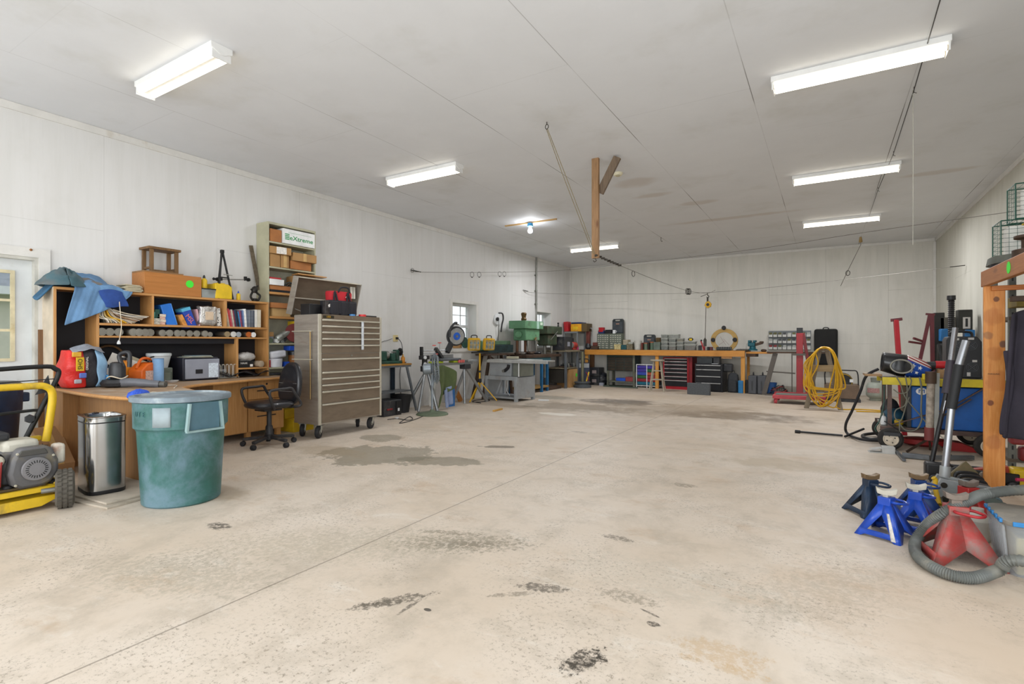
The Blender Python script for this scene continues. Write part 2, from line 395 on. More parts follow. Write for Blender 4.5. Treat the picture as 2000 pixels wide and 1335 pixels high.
# left wall with two window openings and one door opening: (y0, y1, z0, z1)
def left_opening(px0, py0, px1, py1):
    a, b = at(px0, py0, x=LX), at(px1, py1, x=LX); return a.y, b.y, b.z, a.z
WIN1 = (8.66, 9.52, 1.10, 2.066); WIN2 = (12.36, 13.2, 1.10, 2.066); DOOR = (1.08, 1.99, 0, 2.05)
def wall_with_holes(name, x0, x1, ya, yb, holes, mt):
    b = B(); ys = sorted({ya, yb, *[h[0] for h in holes], *[h[1] for h in holes]})
    for i in range(len(ys)-1):
        y0, y1 = ys[i], ys[i+1]; h = [q for q in holes if q[0] <= y0+1e-4 and q[1] >= y1-1e-4]
        if not h: b.box((x0, y0, 0), (x1, y1, CZ))
        else:
            if h[0][2] > 0: b.box((x0, y0, 0), (x1, y1, h[0][2]))
            b.box((x0, y0, h[0][3]), (x1, y1, CZ))
    return struct(name, b, mt)
wall_with_holes('wall_left', LX-.28, LX, FY, BY+.2, [WIN1, WIN2, DOOR], wl)
struct('wall_back', B().box((LX, BY, 0), (RX, BY+.2, CZ)), wb)
b = B()  # right wall, with an unseen opening added beside the camera for fill light
for y0, y1, z0, z1 in ((FY, -.75, 0, CZ), (2.75, BY+.2, 0, CZ), (-.75, 2.75, 3.05, CZ)): b.box((RX, y0, z0), (RX+.2, y1, z1))
struct('wall_right', b, wr)
b = B()  # front wall behind the camera with its two open overhead doors
for x0, x1, z0, z1 in ((LX, -6.2, 0, CZ), (-2.6, -2.0, 0, CZ), (1.6, RX, 0, CZ), (-6.2, -2.6, 3.1, CZ), (-2.0, 1.6, 3.1, CZ)): b.box((x0, FY-.2, z0), (x1, FY, z1))
struct('wall_front', b, wb)
struct('trim_left_ceiling', B().box((LX, FY, CZ-.075), (LX+.018, BY, CZ-.002)), white)
struct('trim_back_ceiling', B().box((LX+.02, BY-.018, CZ-.06), (RX-.02, BY, CZ-.002)), white)
struct('trim_right_ceiling', B().box((RX-.018, FY, CZ-.075), (RX, BY, CZ-.002)), white)
struct('trim_corner_left', B().box((LX, BY-.05, 0), (LX+.02, BY-.002, CZ-.08)), white)
struct('trim_corner_right', B().box((RX-.05, BY-.02, 0), (RX-.002, BY-.002, CZ-.08)), white)
glass, gn = newmat('window_glass'); gn.b.inputs['Transmission Weight'].default_value = 1; gn.b.inputs['Roughness'].default_value = .02; gn.b.inputs['IOR'].default_value = 1.1
vinyl = mat('white_vinyl', 'd9dbdc', .4, var=.04)
oldwood = mat('old_cream_trim', 'cfc4a2', .6, var=.15, dirt='a58f5e', damt=.4, dscale=5)
def window(name, w, rows):
    y0, y1, z0, z1 = w
    b = B(); xo = LX-.21   # casing around the opening and the deep reveal
    for a in (((LX-.001, y0-.07, z0-.07), (LX+.02, y0, z1+.07)), ((LX-.001, y1, z0-.07), (LX+.02, y1+.07, z1+.07)), ((LX-.001, y0, z1), (LX+.02, y1, z1+.07)), ((LX-.001, y0, z0-.07), (LX+.03, y1, z0))): b.box(*a)
    f = struct(name, b, white)
    zm = (z0+z1)/2
    s = B()
    for a in ((y0, y0+.05, z0, z1), (y1-.05, y1, z0, z1), (y0+.05, y1-.05, z1-.05, z1), (y0+.05, y1-.05, z0, z0+.05), (y0+.05, y1-.05, zm-.03, zm+.03)): s.box((xo-.03, a[0], a[2]), (xo+.03, a[1], a[3]))
    struct('window_sash', s, vinyl, f)
    mb = B()
    for k in range(1, 3):
        yy = y0+(y1-y0)*k/3; mb.box((xo-.012, yy-.009, z0+.04), (xo+.004, yy+.009, z1-.04))
    for zz in ((z0+zm)/2, (zm+z1)/2): mb.box((xo-.011, y0+.04, zz-.009), (xo+.004, y1-.04, zz+.009))
    struct('glazing_bars', mb, vinyl, f)
    struct('window_pane', B().box((xo-.006, y0+.04, z0+.04), (xo-.003, y1-.04, z1-.04)), glass, f)
    lt = B().box((xo-.02, (y0+y1)/2-.03, zm+.03), (xo+.05, (y0+y1)/2+.03, zm+.05)); struct('sash_lock', lt, mat('dark_lock', '45413c', .4), f)
window('window_1', WIN1, 2); window('window_2', WIN2, 2)
# ================================================================ ceiling things
housing = mat('enamel_white', 'dcdcda', .35, var=.05)
endcap = mat('tube_end_cap', 'b9a67c', .4, .3)
FL = []
def fixture(x, y, label, watts=15):
    tube_on = mat('lit_tube', (1, .94, .80), .4, var=0, emit=3)
    t = T('ceiling_light', label, 'ceiling light', (x, y, CZ), 0, 'twin tube fluorescent ceiling lights')
    b = B(); b.prism([(-.085, 0), (.085, 0), (.085, -.045), (.055, -.055), (.02, -.075), (-.02, -.075), (-.055, -.055), (-.085, -.045)], -.61, .61, 'yz'); b.out('housing', housing, t, bev=.002)
    for s in (-1, 1):
        b = B(); b.bc((s*.597, 0, -.075), (.014, .15, .075)); b.out('end_plate', housing, t, bev=.002)
        o = B().cyl((-.585, s*.052, -.082), (.585, s*.052, -.082), .019, n=12).out('tube', tube_on, t)
        c = B()
        for e in (-1, 1): c.cyl((e*.585, s*.052, -.082), (e*.592, s*.052, -.082), .02, n=12)
        c.out('tube_cap', endcap, o, each=1)
    l = area('tube_light', (x, y, CZ-.106), (0, 0, 0), 1.14, .028, watts, (.96, .97, 1)); l.parent = t; l.location = (0, 0, -.106)   # the tubes' own light
    return t
fixture(-4.63, 2.3, 'twin tube fluorescent light nearest the door, over the desk end', 8)
fixture(-4.64, 5.38, 'twin tube fluorescent light above the steel tool chest, left of the hanging rope', 22)
fixture(-4.68, 11.55, 'twin tube fluorescent light seen behind the hanging wooden post', 60)
fixture(.20, 5.12, 'largest fluorescent light at upper right, nearest the camera on that side', 8)
fixture(.21, 8.26, 'middle one of the three fluorescent lights in the right row', 24)
fixture(.23, 11.38, 'fluorescent light of the right row nearest the back wall', 60)
# bare bulb on its wooden strip
pine = woodmat('pine_strip', 'c7a46a', 'a9824a', axis=0)
t = T('bulb_holder', 'bare bulb in a blue ceiling box on an unpainted wood strip', 'ceiling light', (-4.83, 8.68, CZ))
B().box((-.56, -.02, -.02), (.56, .02, 0)).out('wood_strip', pine, t)
B().lathe([(.05, 0), (.055, -.02), (.05, -.06), (.02, -.065)], (0, 0, -.02), n=20).out('ceiling_box', mat('blue_box_plastic', '2f86b8', .4), t)
B().lathe([(.02, 0), (.02, -.025), (.035, -.05), (.045, -.08), (.038, -.11), (.015, -.125), (0, -.128)], (0, 0, -.085), n=20).out('bulb', mat('lit_bulb', (.95, .97, 1), .3, var=0, emit=80), t)
# smoke detector, hanging post, hooks
t = T('smoke_detector', 'round cream smoke detector on the ceiling beside the wooden post', 'smoke detector', (-2.42, 6.8, CZ))
B().lathe([(.065, 0), (.065, -.015), (.05, -.035), (0, -.038)], n=24).out('cover', mat('cream_plastic', 'd8d2b8', .45), t)
B().lathe([(.03, 0), (.028, -.006), (0, -.006)], (0, 0, -.038), n=16).out('grille', mat('cream_plastic_dark', 'b9b294', .5), t)
postwood = woodmat('weathered_post', 'a37c55', '80613f', axis=2, knots=.7)
t = T('hanging_post', 'wooden post hanging from the ceiling with a short diagonal brace', 'post', (-2.47, 6.12, 2.27))
B().box((-.045, -.02, 0), (.045, .025, CZ-2.27)).out('post', postwood, t, bev=.003)
B().bar((.04, .045, .82), (.27, .045, CZ-2.27-.02), .095, .038, (0, 1, 0)).out('brace', woodmat('grey_brace_wood', '7a6650', '57483a', axis=2), t, bev=.002)
b = B(); b.tube(cr([(0, 0, 0), (0, .01, -.03), (.02, 0, -.05), (0, -.01, -.07), (-.02, 0, -.05)], 4), .004, 6); b.out('hook', mat('dark_iron', '3a3630', .5, .7), t, loc=(0, -.02, .02))
iron = mat('dark_iron', '3a3630', .5, .7)
cable = mat('steel_cable', '77736c', .5, .5, var=.2)
black = mat('black_plastic', '1c1c1e', .45, var=.2)
ropem = mat('old_rope', '857b64', .9, var=.2, scale=60)
# pulley rope from the ceiling hook down to the foot of the post
a = Vector((-2.5, 4.85, CZ)); e = Vector((-2.47, 6.09, 2.32))
t = T('pulley_rope', 'doubled rope running from a ceiling hook down to the wooden post', 'rope', a)
b = B(); b.tube([(0, 0, 0), (0, 0, -.03)], .005, 6); b.tube([(.018*math.cos(k), 0, -.05+.025*math.sin(k)) for k in [i*math.pi/6 for i in range(12)]], .004, 6, closed=True); b.out('hook', iron, t)
for s in (-1, 1):
    p = e-a; B().tube(cr([(s*.006, 0, -.07), p*.3+Vector((s*.014, 0, -.06)), p*.7+Vector((s*.014, 0, -.03)), p+Vector((s*.01, -.02, 0))], 6), .005, 6).out('rope_strand', ropem, t)
# cords in the right ceiling row
p = [at(px, py, z=CZ-.03) for px, py in ((1838, -6), (1785, 176), (1745, 300), (1715, 370), (1693, 435))]
t = T('door_pull_cord', 'long dark cord strung along the ceiling past the right row of lights', 'cord', p[0])
B().tube(p, .004, 6).out('cord', black, t, w=1)
b = B()
for q in p[1:4]: b.tube([q+Vector((0, 0, .03)), q+Vector((0, 0, -.02)), q+Vector((.02, 0, -.03))], .003, 5)
b.out('cord_hook', iron, t, w=1, each=1)
yb = 14.3; q = at(1783, 176, z=CZ)
wire('long_cord', 'thin grey cord hanging straight down from the ceiling hook at right', 'cord', [at(1783, 176, z=CZ), at(1783.5, 300, y=q.y), at(1783, 478, y=q.y)], .003, mat('thin_grey_cord', 'a5a399', .8), 4)
a = at(1681, 462, y=13.6)
t = T('tassel_cord', 'cord with knotted tassel dropping from the ceiling toward the back wall', 'cord', a)
B().tube([a, at(1681, 478, y=13.6), at(1655, 530, y=13.9), at(1642, 558, y=14.3)], .006, 6).out('cord', cable, t, w=1)
b = B(); q = at(1681, 468, y=13.6); b.lathe([(.01, -.06), (.035, -.05), (.03, 0), (.02, .06), (0, .07)], q, n=10); b.out('tassel', mat('tan_tassel', 'a58a5c', .9), t, w=1)
b = B(); q = at(1656, 533, y=13.88); b.tube([q+Vector((.04*math.cos(k), 0, .055*math.sin(k))) for k in [i*math.pi/6 for i in range(12)]], .007, 6, closed=True); b.out('ring', iron, t, w=1)
# ---- overhead cable lines with trolley hoist
def ring(b, c, r=.03, th=.004, lean=0): b.tube([Vector(c)+Vector((r*math.cos(k)*.4, r*math.cos(k), -r+r*1.3*math.sin(k))) for k in [i*math.pi/6 for i in range(12)]], th, 5, closed=True)
w1 = [at(803, 527, x=LX+.02), at(822, 531, x=LX+.1), at(930, 532, x=LX+.2), at(1045, 530, x=LX+.35), at(1115, 526, y=13.6), at(1430, 492, y=11.6), at(1700, 452, y=9.9), at(1985, 412, x=RX-.02)]
t = T('overhead_cable', 'upper steel cable from the left wall turnbuckle across to the right wall', 'cable', w1[0])
B().tube(cr(w1, 6), .004, 6).out('cable', cable, t, w=1)
b = B(); b.cyl(w1[0], w1[1], .009, n=8); ring(b, w1[0]+Vector((.03, 0, .02)), .03); b.out('turnbuckle', iron, t, w=1, each=1)
for k, (px, py) in enumerate(((922, 532), (936, 532), (976, 531), (985, 531))):
    b = B(); q = at(px, py, x=LX+.22); ring(b, (q.x, q.y, q.z), .045, .004); b.bc((q.x, q.y, q.z-.1), (.02, .02, .02)); b.out('hanging_ring', iron, t, w=1)
w2 = [at(1022, 566, x=LX+.02), at(1040, 571, x=LX+.1), at(1108, 574, y=13.4), at(1200, 574, y=13.7), at(1382, 571, y=13.2), at(1600, 551, y=12.6), at(1885, 518, x=RX-.02)]
t = T('lower_cable', 'lower steel cable stretched across the shop in front of the back wall', 'cable', w2[0])
B().tube(cr(w2, 6), .004, 6).out('cable', cable, t, w=1)
b = B(); q = w2[-1]; b.cyl(w2[0], w2[0].lerp(w2[1], .5), .008, n=8); b.cyl(q, q-Vector((.2, -.02, .01)), .007, n=8); b.out('turnbuckle', iron, t, w=1, each=1)
w3 = [Vector((-2.45, 6.1, 2.3)), at(1215, 520, y=7.4), at(1290, 550, y=10), at(1345, 568, y=12), at(1382, 572, y=13.2), at(1397, 566, y=13.2)]
t = T('trolley_cable', 'cable running from the wooden post to the yellow hoist pulley', 'cable', w3[0])
B().tube(cr(w3, 6), .004, 6).out('cable', cable, t, w=1)
b = B()
for i in range(9):
    q = w3[0].lerp(w3[1], i/9); b.bc((q.x, q.y, q.z), (.03, .05, .022), rz=i)
b.out('chain_link', iron, t, w=1, each=1)
b = B(); q = at(1237, 530, y=8.3); ring(b, (q.x, q.y, q.z), .035, .005); b.out('hanging_ring', iron, t, w=1)
b = B(); q = at(1342, 568, y=11.9)
for k in range(3): ring(b, (q.x+.02*k, q.y+.03*k, q.z+.04), .05, .008)
b.out('cord_loop', iron, t, w=1, each=1)
t = T('hoist_pulley', 'yellow and black pulley hoist hanging from the crossing cables', 'hoist', at(1382, 572, y=13.2))
b = B(); b.tube(cr([(0, 0, 0), (0, 0, -.05), (.03, 0, -.08), (0, 0, -.12), (-.02, 0, -.09)], 5), .01, 6); b.bar((-.16, 0, -.08), (.0, 0, -.02), .012); b.cyl((0, 0, -.1), (0, 0, -.22), .02, n=8); b.out('hook', iron, t)
b = B(); b.prism([(-.07, -.30), (0, -.37), (.08, -.33), (.09, -.26), (.03, -.19), (-.04, -.22)], -.03, .03, 'xz'); b.out('pulley_housing', mat('hoist_yellow', 'c2961c', .5, dirt='4a3c18', damt=.4), t, bev=.006)
b = B(); b.cyl((.01, -.036, -.28), (.01, .036, -.28), .035, n=16); b.out('sheave', black, t)
q = at(1379, 597, y=13.2)-t.location; e = at(1377, 672, y=13.5)-t.location
B().tube([q, e], .008, 6).out('lift_rope', mat('dark_rope', '4d4740', .9), t)
B().prism([(-.03, 0), (.03, 0), (.035, .16), (.0, .22), (-.035, .16)], -.02, .02, 'xz').out('rope_grip', mat('grip_grey', '34342f', .6), t, loc=e-Vector((0, 0, .05)), bev=.004)
# small hook in the ceiling joint
b = B(); q = at(1430, 450, z=CZ); b.tube([(0, 0, 0), (0, 0, -.08), (.02, 0, -.1), (.03, 0, -.08)], .006, 6); one('ceiling_hook', 'small dark hook screwed in a ceiling joint near the back', 'hook', b, iron, at(1291, 463, z=CZ))
# ---- left wall: conduit, outlet, alarm reel, door
galv = mat('galvanised_pipe', '85857f', .4, .6, var=.15)
t = T('conduit', 'galvanised pipe running up the left wall to the ceiling', 'pipe', (LX+.045, 12.29, 1.3))
B().cyl((0, 0, 0), (0, 0, CZ-1.3), .021, n=12).out('pipe', galv, t)
for z in (.32, .95, 1.3, 1.72):
    b = B(); b.cyl((0, 0, z), (0, 0, z+.035), .028, n=12); b.box((-.045, -.05, z), (-.02, .05, z+.03)); b.out('pipe_strap', galv, t)
t = T('wall_outlet', 'cream wall outlet right of the steel tool chest with a plug in it', 'outlet', (LX, 6.99, 1.30))
B().box((0, -.06, -.06), (.012, .06, .06)).out('cover_plate', mat('cream_plate', 'cdbd8c', .45), t, bev=.003)
B().box((.012, -.005, -.02), (.045, .04, .02)).out('plug', black, t, bev=.004)
p = [at(776, 659, x=LX+.05), at(784, 670, x=LX+.08), at(786, 692, x=LX+.1), at(781, 730, x=LX+.06), at(783, 770, x=LX+.05)]
wire('lathe_cord', 'black cord from the wall outlet down behind the small lathe table', 'cord', p, .006, black)
p = [at(766, 661, x=LX+.02), at(755, 665, x=LX+.02), at(745, 668, x=LX+.02), at(700, 690, x=LX+.02)]
wire('chest_cord', 'thin cord from the wall outlet behind the steel tool chest', 'cord', p, .004, black)
t = T('cord_reel', 'white round cord reel on the left wall with a black handle', 'cord reel', (LX, 10.38, 1.78))
B().lathe([(.13, 0), (.14, .02), (.13, .05), (.05, .06), (0, .06)], (0, 0, 0), (1, 0, 0), 24).out('reel_body', vinyl, t)
b = B(); b.tube(cr([(.05, .02, .15), (.08, .13, .14), (.08, .17, .02), (.07, .13, -.12), (.05, .12, -.3)], 5), .018, 6); b.cyl((.06, -.07, 0), (.09, -.07, 0), .045, n=12); b.out('handle', black, t)
B().tube(cr([(.08, -.03, -.03), (.06, .0, -.2), (.03, .02, -.5), (.03, .0, -.95)], 5), .006, 6).out('cord', black, t)
# entry door
y0, y1, z0, z1 = DOOR; jamb = mat('grey_jamb', 'bfbdb4', .5, dirt='9a8f78', damt=.3)
b = B(); b.box((LX-.2, y1-.03, 0), (LX+.012, y1, z1)); b.box((LX-.2, y0, 0), (LX+.012, y0+.03, z1)); b.box((LX-.2, y0+.03, z1-.03), (LX+.012, y1-.03, z1))
fr = struct('door_1', b, jamb)
b = B(); b.box((LX, y1, 0), (LX+.02, y1+.09, z1+.09)); b.box((LX, y0-.09, 0), (LX+.02, y0, z1+.09)); b.box((LX, y0, z1), (LX+.02, y1, z1+.09)); struct('door_casing', b, white, fr)
wy0, wy1, wz0, wz1 = y0+.15, 1.83, 1.03, 1.91; xs = LX-.06; dm = mat('door_white', 'cfd2d2', .5, var=.04, dirt='a8a79e', damt=.2)
b = B()
for a in ((y0+.03, wy0, .01, z1-.03), (wy1, y1-.03, .01, z1-.03), (wy0, wy1, .01, wz0), (wy0, wy1, wz1, z1-.03)): b.box((xs-.04, a[0], a[2]), (xs, a[1], a[3]))
b.box((xs, y0+.12, .15), (xs+.008, 1.4, .85)); b.box((xs, 1.5, .15), (xs+.008, y1-.14, .85)); struct('door_slab', b, dm, fr)
b = B()
for a in ((wy0, wy0+.03, wz0, wz1), (wy1-.03, wy1, wz0, wz1), (wy0+.03, wy1-.03, wz0, wz0+.03), (wy0+.03, wy1-.03, wz1-.03, wz1)): b.box((xs-.01, a[0], a[2]), (xs+.016, a[1], a[3]))
for z in (wz0+.3, wz0+.59): b.box((xs-.009, wy0+.03, z-.012), (xs+.009, wy1-.03, z+.012))
b.box((xs-.01, (wy0+wy1)/2-.012, wz0), (xs+.01, (wy0+wy1)/2+.012, wz1)); struct('glazing_bars', b, oldwood, fr)
struct('window_pane', B().box((xs-.02, wy0, wz0), (xs-.017, wy1, wz1)), glass, fr)
b = B(); b.ball((0, 0, 0), (.012, .012, .012)); 
one('screw_cap', 'rusty screw head on the white casing above the entry door', 'screw', b, mat('rust', '8a5a30', .8), (LX+.022, 1.93, 2.12))
# tan upright board leaning beside the door, seen against the casing
# neighbouring house and yard seen through the door and window panes
hb = T('house', 'neighbouring house with pale siding seen through the door window', 'house', (-14.5, .5, 0))
B().box((-4, -7, 0), (0, 7.5, 2.3)).out('siding', mat('pale_siding', 'd3cfc2', .6, var=.04), hb); B().box((.1, -7.4, 2.2), (.42, 7.9, 2.36)).out('fascia', vinyl, hb)
b = B(); b.prism([(.4, 2.36), (-4.4, 2.36), (-2, 4.2)], -7.4, 7.9, 'xz'); b.out('roof', mat('roof_grey', '8d9298', .8), hb)
for yy in (-3, 1.2, 4.5):
    f = B().box((0, yy-.5, .9), (.05, yy+.5, 2.0)).out('window', mat('window_dark', '6b7680', .2), hb)
struct('yard', B().box((-60, -30, -.25), (LX-.3, 60, -.15)), mat('yard_grass', '8a9a6b', .9, scale=2, var=.25))
# ================================================================ desk, hutch and what stands on them (left wall)
oak = woodmat('oak_laminate', 'b07c45', 'c4925a', axis=2, rough=.45)
oakh = woodmat('oak_laminate_flat', 'b07c45', 'c4925a', axis=1, rough=.45)
oakd = woodmat('oak_side', 'a0754a', 'b38554', axis=2, rough=.5)
topm = mat('dusty_desk_top', 'a08468', .55, var=.12, dirt='c3b7a6', damt=.6, dscale=3, scale=4)
blk = mat('black_backing', '17161c', .6, var=.15)
DX, HX, HY0, HY1 = -6.15, -6.40, 2.02, 4.29
t = T('desk', 'L-shaped oak laminate desk with a curved end and drawers along the left wall', 'desk', (-6.4, 3.2, 0))
edge = [(-6.67, 2.02), (-6.37, 2.03), (-5.8, 1.98), (-5.3, 1.955), (-4.95, 1.97), (-4.74, 2.05), (-4.68, 2.2), (-4.72, 2.4), (-4.85, 2.55), (-5.2, 2.66), (-5.5, 2.75), (-5.75, 3.05), (-5.88, 3.5), (-6.0, 3.9), (-6.08, 4.4), (-6.41, 4.4), (-6.41, 4.285), (-6.67, 4.285)]
cv = [(p.x, p.y) for p in cr([(x, y, 0) for x, y in edge[1:15]], 5)]
B().prism([edge[0]]+cv+edge[-3:], .742, .77, 'xy').out('desktop', topm, t, bev=.004, w=1)
cv2 = [Vector((x, y, .756)) for x, y in cv]
B().tube(cv2, .0155, 8).out('edge_band', oakh, t, w=1)
B().box((-6.62, 2.18, .02), (-5.05, 2.2, .742)).out('modesty_panel', oakd, t, w=1, bev=.002)
B().box((-6.66, 2.05, 0), (-6.3, 2.07, .742)).out('end_panel', oakd, t, w=1, bev=.002)
B().box((-6.3, 2.05, 0), (-6.28, 2.18, .742)).out('end_panel', oakd, t, w=1, bev=.002)
b = B(); b.box((-6.66, 3.42, .09), (-6.19, 4.28, .738)); b.box((-6.41, 4.28, .09), (-6.19, 4.36, .738)); b.out('pedestal', oak, t, w=1)
for y in (3.45, 3.88, 4.3): B().box((-6.25, y-.03, 0), (-6.2, y+.03, .09)).out('foot', oak, t, w=1)
kf = black
def front(y0, y1, z0, z1, name, hole=True):
    d = B().box((-6.19, y0, z0), (-6.165, y1, z1)).out(name, oak, t, w=1, bev=.002)
    if name == 'drawer':
        B().box((-.004, -.13, 0), (.004, .13, .012)).shift((0, 0, 0)).out('handle_slot', blk, d, loc=(-6.163-t.location.x, (y0+y1)/2-t.location.y, (z0+z1)/2-.02))
        if hole: B().lathe([(.012, 0), (.012, .006), (0, .008)], (0, 0, 0), (1, 0, 0), 12).out('lock', blk, d, loc=(-6.163-t.location.x, (y0+y1)/2-t.location.y, z1-.05))
front(3.42, 3.84, .1, .735, 'door')
front(3.855, 4.35, .5, .735, 'drawer'); front(3.855, 4.35, .1, .49, 'drawer', False)
# hutch
t = T('hutch', 'oak laminate hutch with black back panels on top of the desk', 'hutch', (-6.55, 3.15, .77))
def sh(y0, y1, z0, z1, name='shelf', m=oakh, x0=-6.68, x1=HX): return B().box((x0, y0, z0), (x1, y1, z1)).out(name, m, t, w=1, bev=.0015)
sh(HY0, HY1, 1.732, 1.757, 'top_board')
B().box((-6.682, HY0+.01, .772), (-6.675, HY1-.01, 1.73)).out('back_panel', blk, t, w=1)
pale = mat('pale_laminate', 'cbbda8', .5, dirt='b08a5a', damt=.3)
B().box((-6.68, HY0-.004, .772), (HX-.006, HY0, 1.75)).out('side_skin', pale, t, w=1)
sh(HY0, HY0+.022, .772, 1.732, 'side_panel', oak); sh(HY1-.022, HY1, .772, 1.732, 'side_panel', oak)
sh(2.366, 2.39, .772, 1.732, 'partition', oak); sh(2.879, 2.9, 1.416, 1.732, 'partition', oak); sh(3.69, 3.722, 1.416, 1.732, 'partition', oak)
sh(2.39, HY1-.022, 1.392, 1.416); sh(2.39, HY1-.022, 1.264, 1.284); sh(3.87, HY1-.022, .872, .892); sh(3.845, 3.87, .772, 1.264, 'partition', oak)
sh(2.39, 3.845, 1.2, 1.262, 'light_valance', blk, -6.5, -6.45)
sh(2.395, 3.845, .86, .872, 'shelf', oakh, -6.68, -6.62)
for z in (1.48, 1.505, 1.66, 1.685): B().lathe([(.006, 0), (.006, .003), (0, .003)], (-6.43, 2.879, z), (0, -1, 0), 8).out('screw_head', mat('bright_steel', 'c8c8c8', .3, .9), t, w=1)
# --- on top of the hutch
def cloth(name, label, pts_fn, mt, cat, nu=26, nv=18, th=.008, group=None):
    b = B(); b.grid(pts_fn, nu, nv); return wone(name, label, cat, b, mt, solid=th, sub=1, ang=80, group=group)
def wob(u, v, s=1, k=0): return s*(math.sin(7*u+3*v+k)*.5+math.sin(13*v-5*u+2*k)*.3+math.sin(23*u+11*v+k)*.2)
teal = mat('teal_fabric', '44626b', .9, var=.2, scale=3, dirt='6d6c6a', damt=.8, dscale=3, bump=.3)
greyf = mat('grey_fabric', '6f6c69', .9, var=.2, bump=.3)
def pile(u, v):
    a = u*2*math.pi; r = v
    x = -6.5+.17*r*math.cos(a); y = 2.13+.20*r*math.sin(a)
    z = 1.762+.175*(1-r**2.2)*(1+.25*wob(u*3, v*2))+.02*wob(u*5, v*5, 1, 2)*(r > .2)
    if r > .85 and math.sin(a) < -.2: z -= .0; y -= .02
    return (x, y, max(1.764, z))
cloth('folded_jacket', 'crumpled teal and grey jacket heaped on the left end of the hutch', pile, teal, 'jacket', 40, 12)
def arm(u, v):  # sleeve fold hanging over the left end
    y = 2.0-.06-.05*math.sin(u*3)+.02*wob(u, v); return (-6.62+.2*u, 1.955+.09*(1-v)-.03*v, 1.80-.15*v-.03*math.sin(u*3.1)*v)
b = B(); b.grid(arm, 10, 8); wone('jacket_sleeve_cloth', 'end of blue cloth drooping off the left side of the hutch', 'cloth', b, mat('dusty_blue_fabric', '3e6786', .9, var=.2, bump=.3), solid=.02, sub=1, ang=80)
b = B(); b.grid(lambda u, v: (-6.42+.02*math.sin(9*u), 2.13+.30*u, 1.785+.055*math.sin(math.pi*u)*(1-v*.7)+.015*wob(u, v)-.01*v) if v < .5 else (-6.42-.2*(v-.5), 2.13+.30*u, 1.80+.07*math.sin(math.pi*u)*v+.02*wob(u, v)), 18, 8)
wone('grey_shirt', 'rumpled grey cloth in front of the teal jacket on the hutch', 'cloth', b, greyf, solid=.02, sub=1, ang=80)
towel = mat('blue_towel', '6488ad', .95, var=.18, scale=5, bump=.4)
def tw(u, v):
    # top edge lies on the hutch, then the towel drops over the front edge, longer at its left
    y = 2.18+.50*u; drop = .37*(1-u)**.7+.02
    if v < .55:
        s = v/.55; x = -6.66+.28*s; z = 1.775+.17*math.sin(math.pi*min(1, .25+u*.85))*(1-s*.85)+.018*wob(u*2, v*3)
        return (x, y+.02*wob(v, u), max(1.766, z))
    s = (v-.55)/.45; return (HX+.02+.015*wob(u*3, v)+.01*s, y-.09*s*(1-u), 1.765-drop*s+.04*(1-s)*math.sin(math.pi*min(1, .25+u*.85))*.5)
cloth('blue_towel', 'light blue towel draped over the top edge of the hutch', tw, towel, 'towel', 34, 26, .01)
def cap(u, v):
    y = 2.40+.21*u; s = v
    return (HX+.035+.03*math.sin(math.pi*u)*math.sin(math.pi*min(1, v*1.1))+.004*wob(u, v), y-.03*math.cos(3*v), 1.755-.01-(.19-.06*abs(u-.35))*s+.02*math.sin(math.pi*u))
cloth('dark_blue_cloth', 'dark blue terry cloth hanging under the light blue towel', cap, mat('navy_terry', '2d4a8c', .95, var=.2, bump=.4), 'cloth', 14, 12, .02)
b = B()
paperm = mat('newsprint', 'b5ab90', .8, var=.15)
for k in range(7): b.bc((-6.48, 2.68+.012*(k % 3), 1.764+.011*k), (.22, .17-.006*k, .009), rz=.12*math.sin(k*2.1), rx=.03*math.sin(k*3))
t = T('paper_stack', 'loose stack of papers between the blue towel and the wooden box', 'papers', (-6.48, 2.68, 1.757)); b.out('paper', paperm, t, w=1, each=1)
plyw = woodmat('orange_plywood', 'b4763a', 'a56a30', axis=1, rough=.5)
t = T('wooden_box', 'orange-brown plywood box with a round green sticker on top of the hutch', 'box', (-6.54, 3.1, 1.757))
B().box((-6.68, 2.80, 1.757), (-6.395, 3.41, 1.995)).out('box_body', plyw, t, bev=.003, w=1)
B().box((-6.68, 2.80, 1.995), (-6.42, 3.22, 2.012)).out('lid_board', woodmat('worn_ply', '9a7243', '7f6040', axis=1), t, bev=.002, w=1)
B().lathe([(.043, 0), (.043, .002)], (-6.394, 3.275, 1.90), (1, 0, 0), 28).out('green_sticker', mat('green_sticker', '46e03a', .6, var=0), t, w=1)
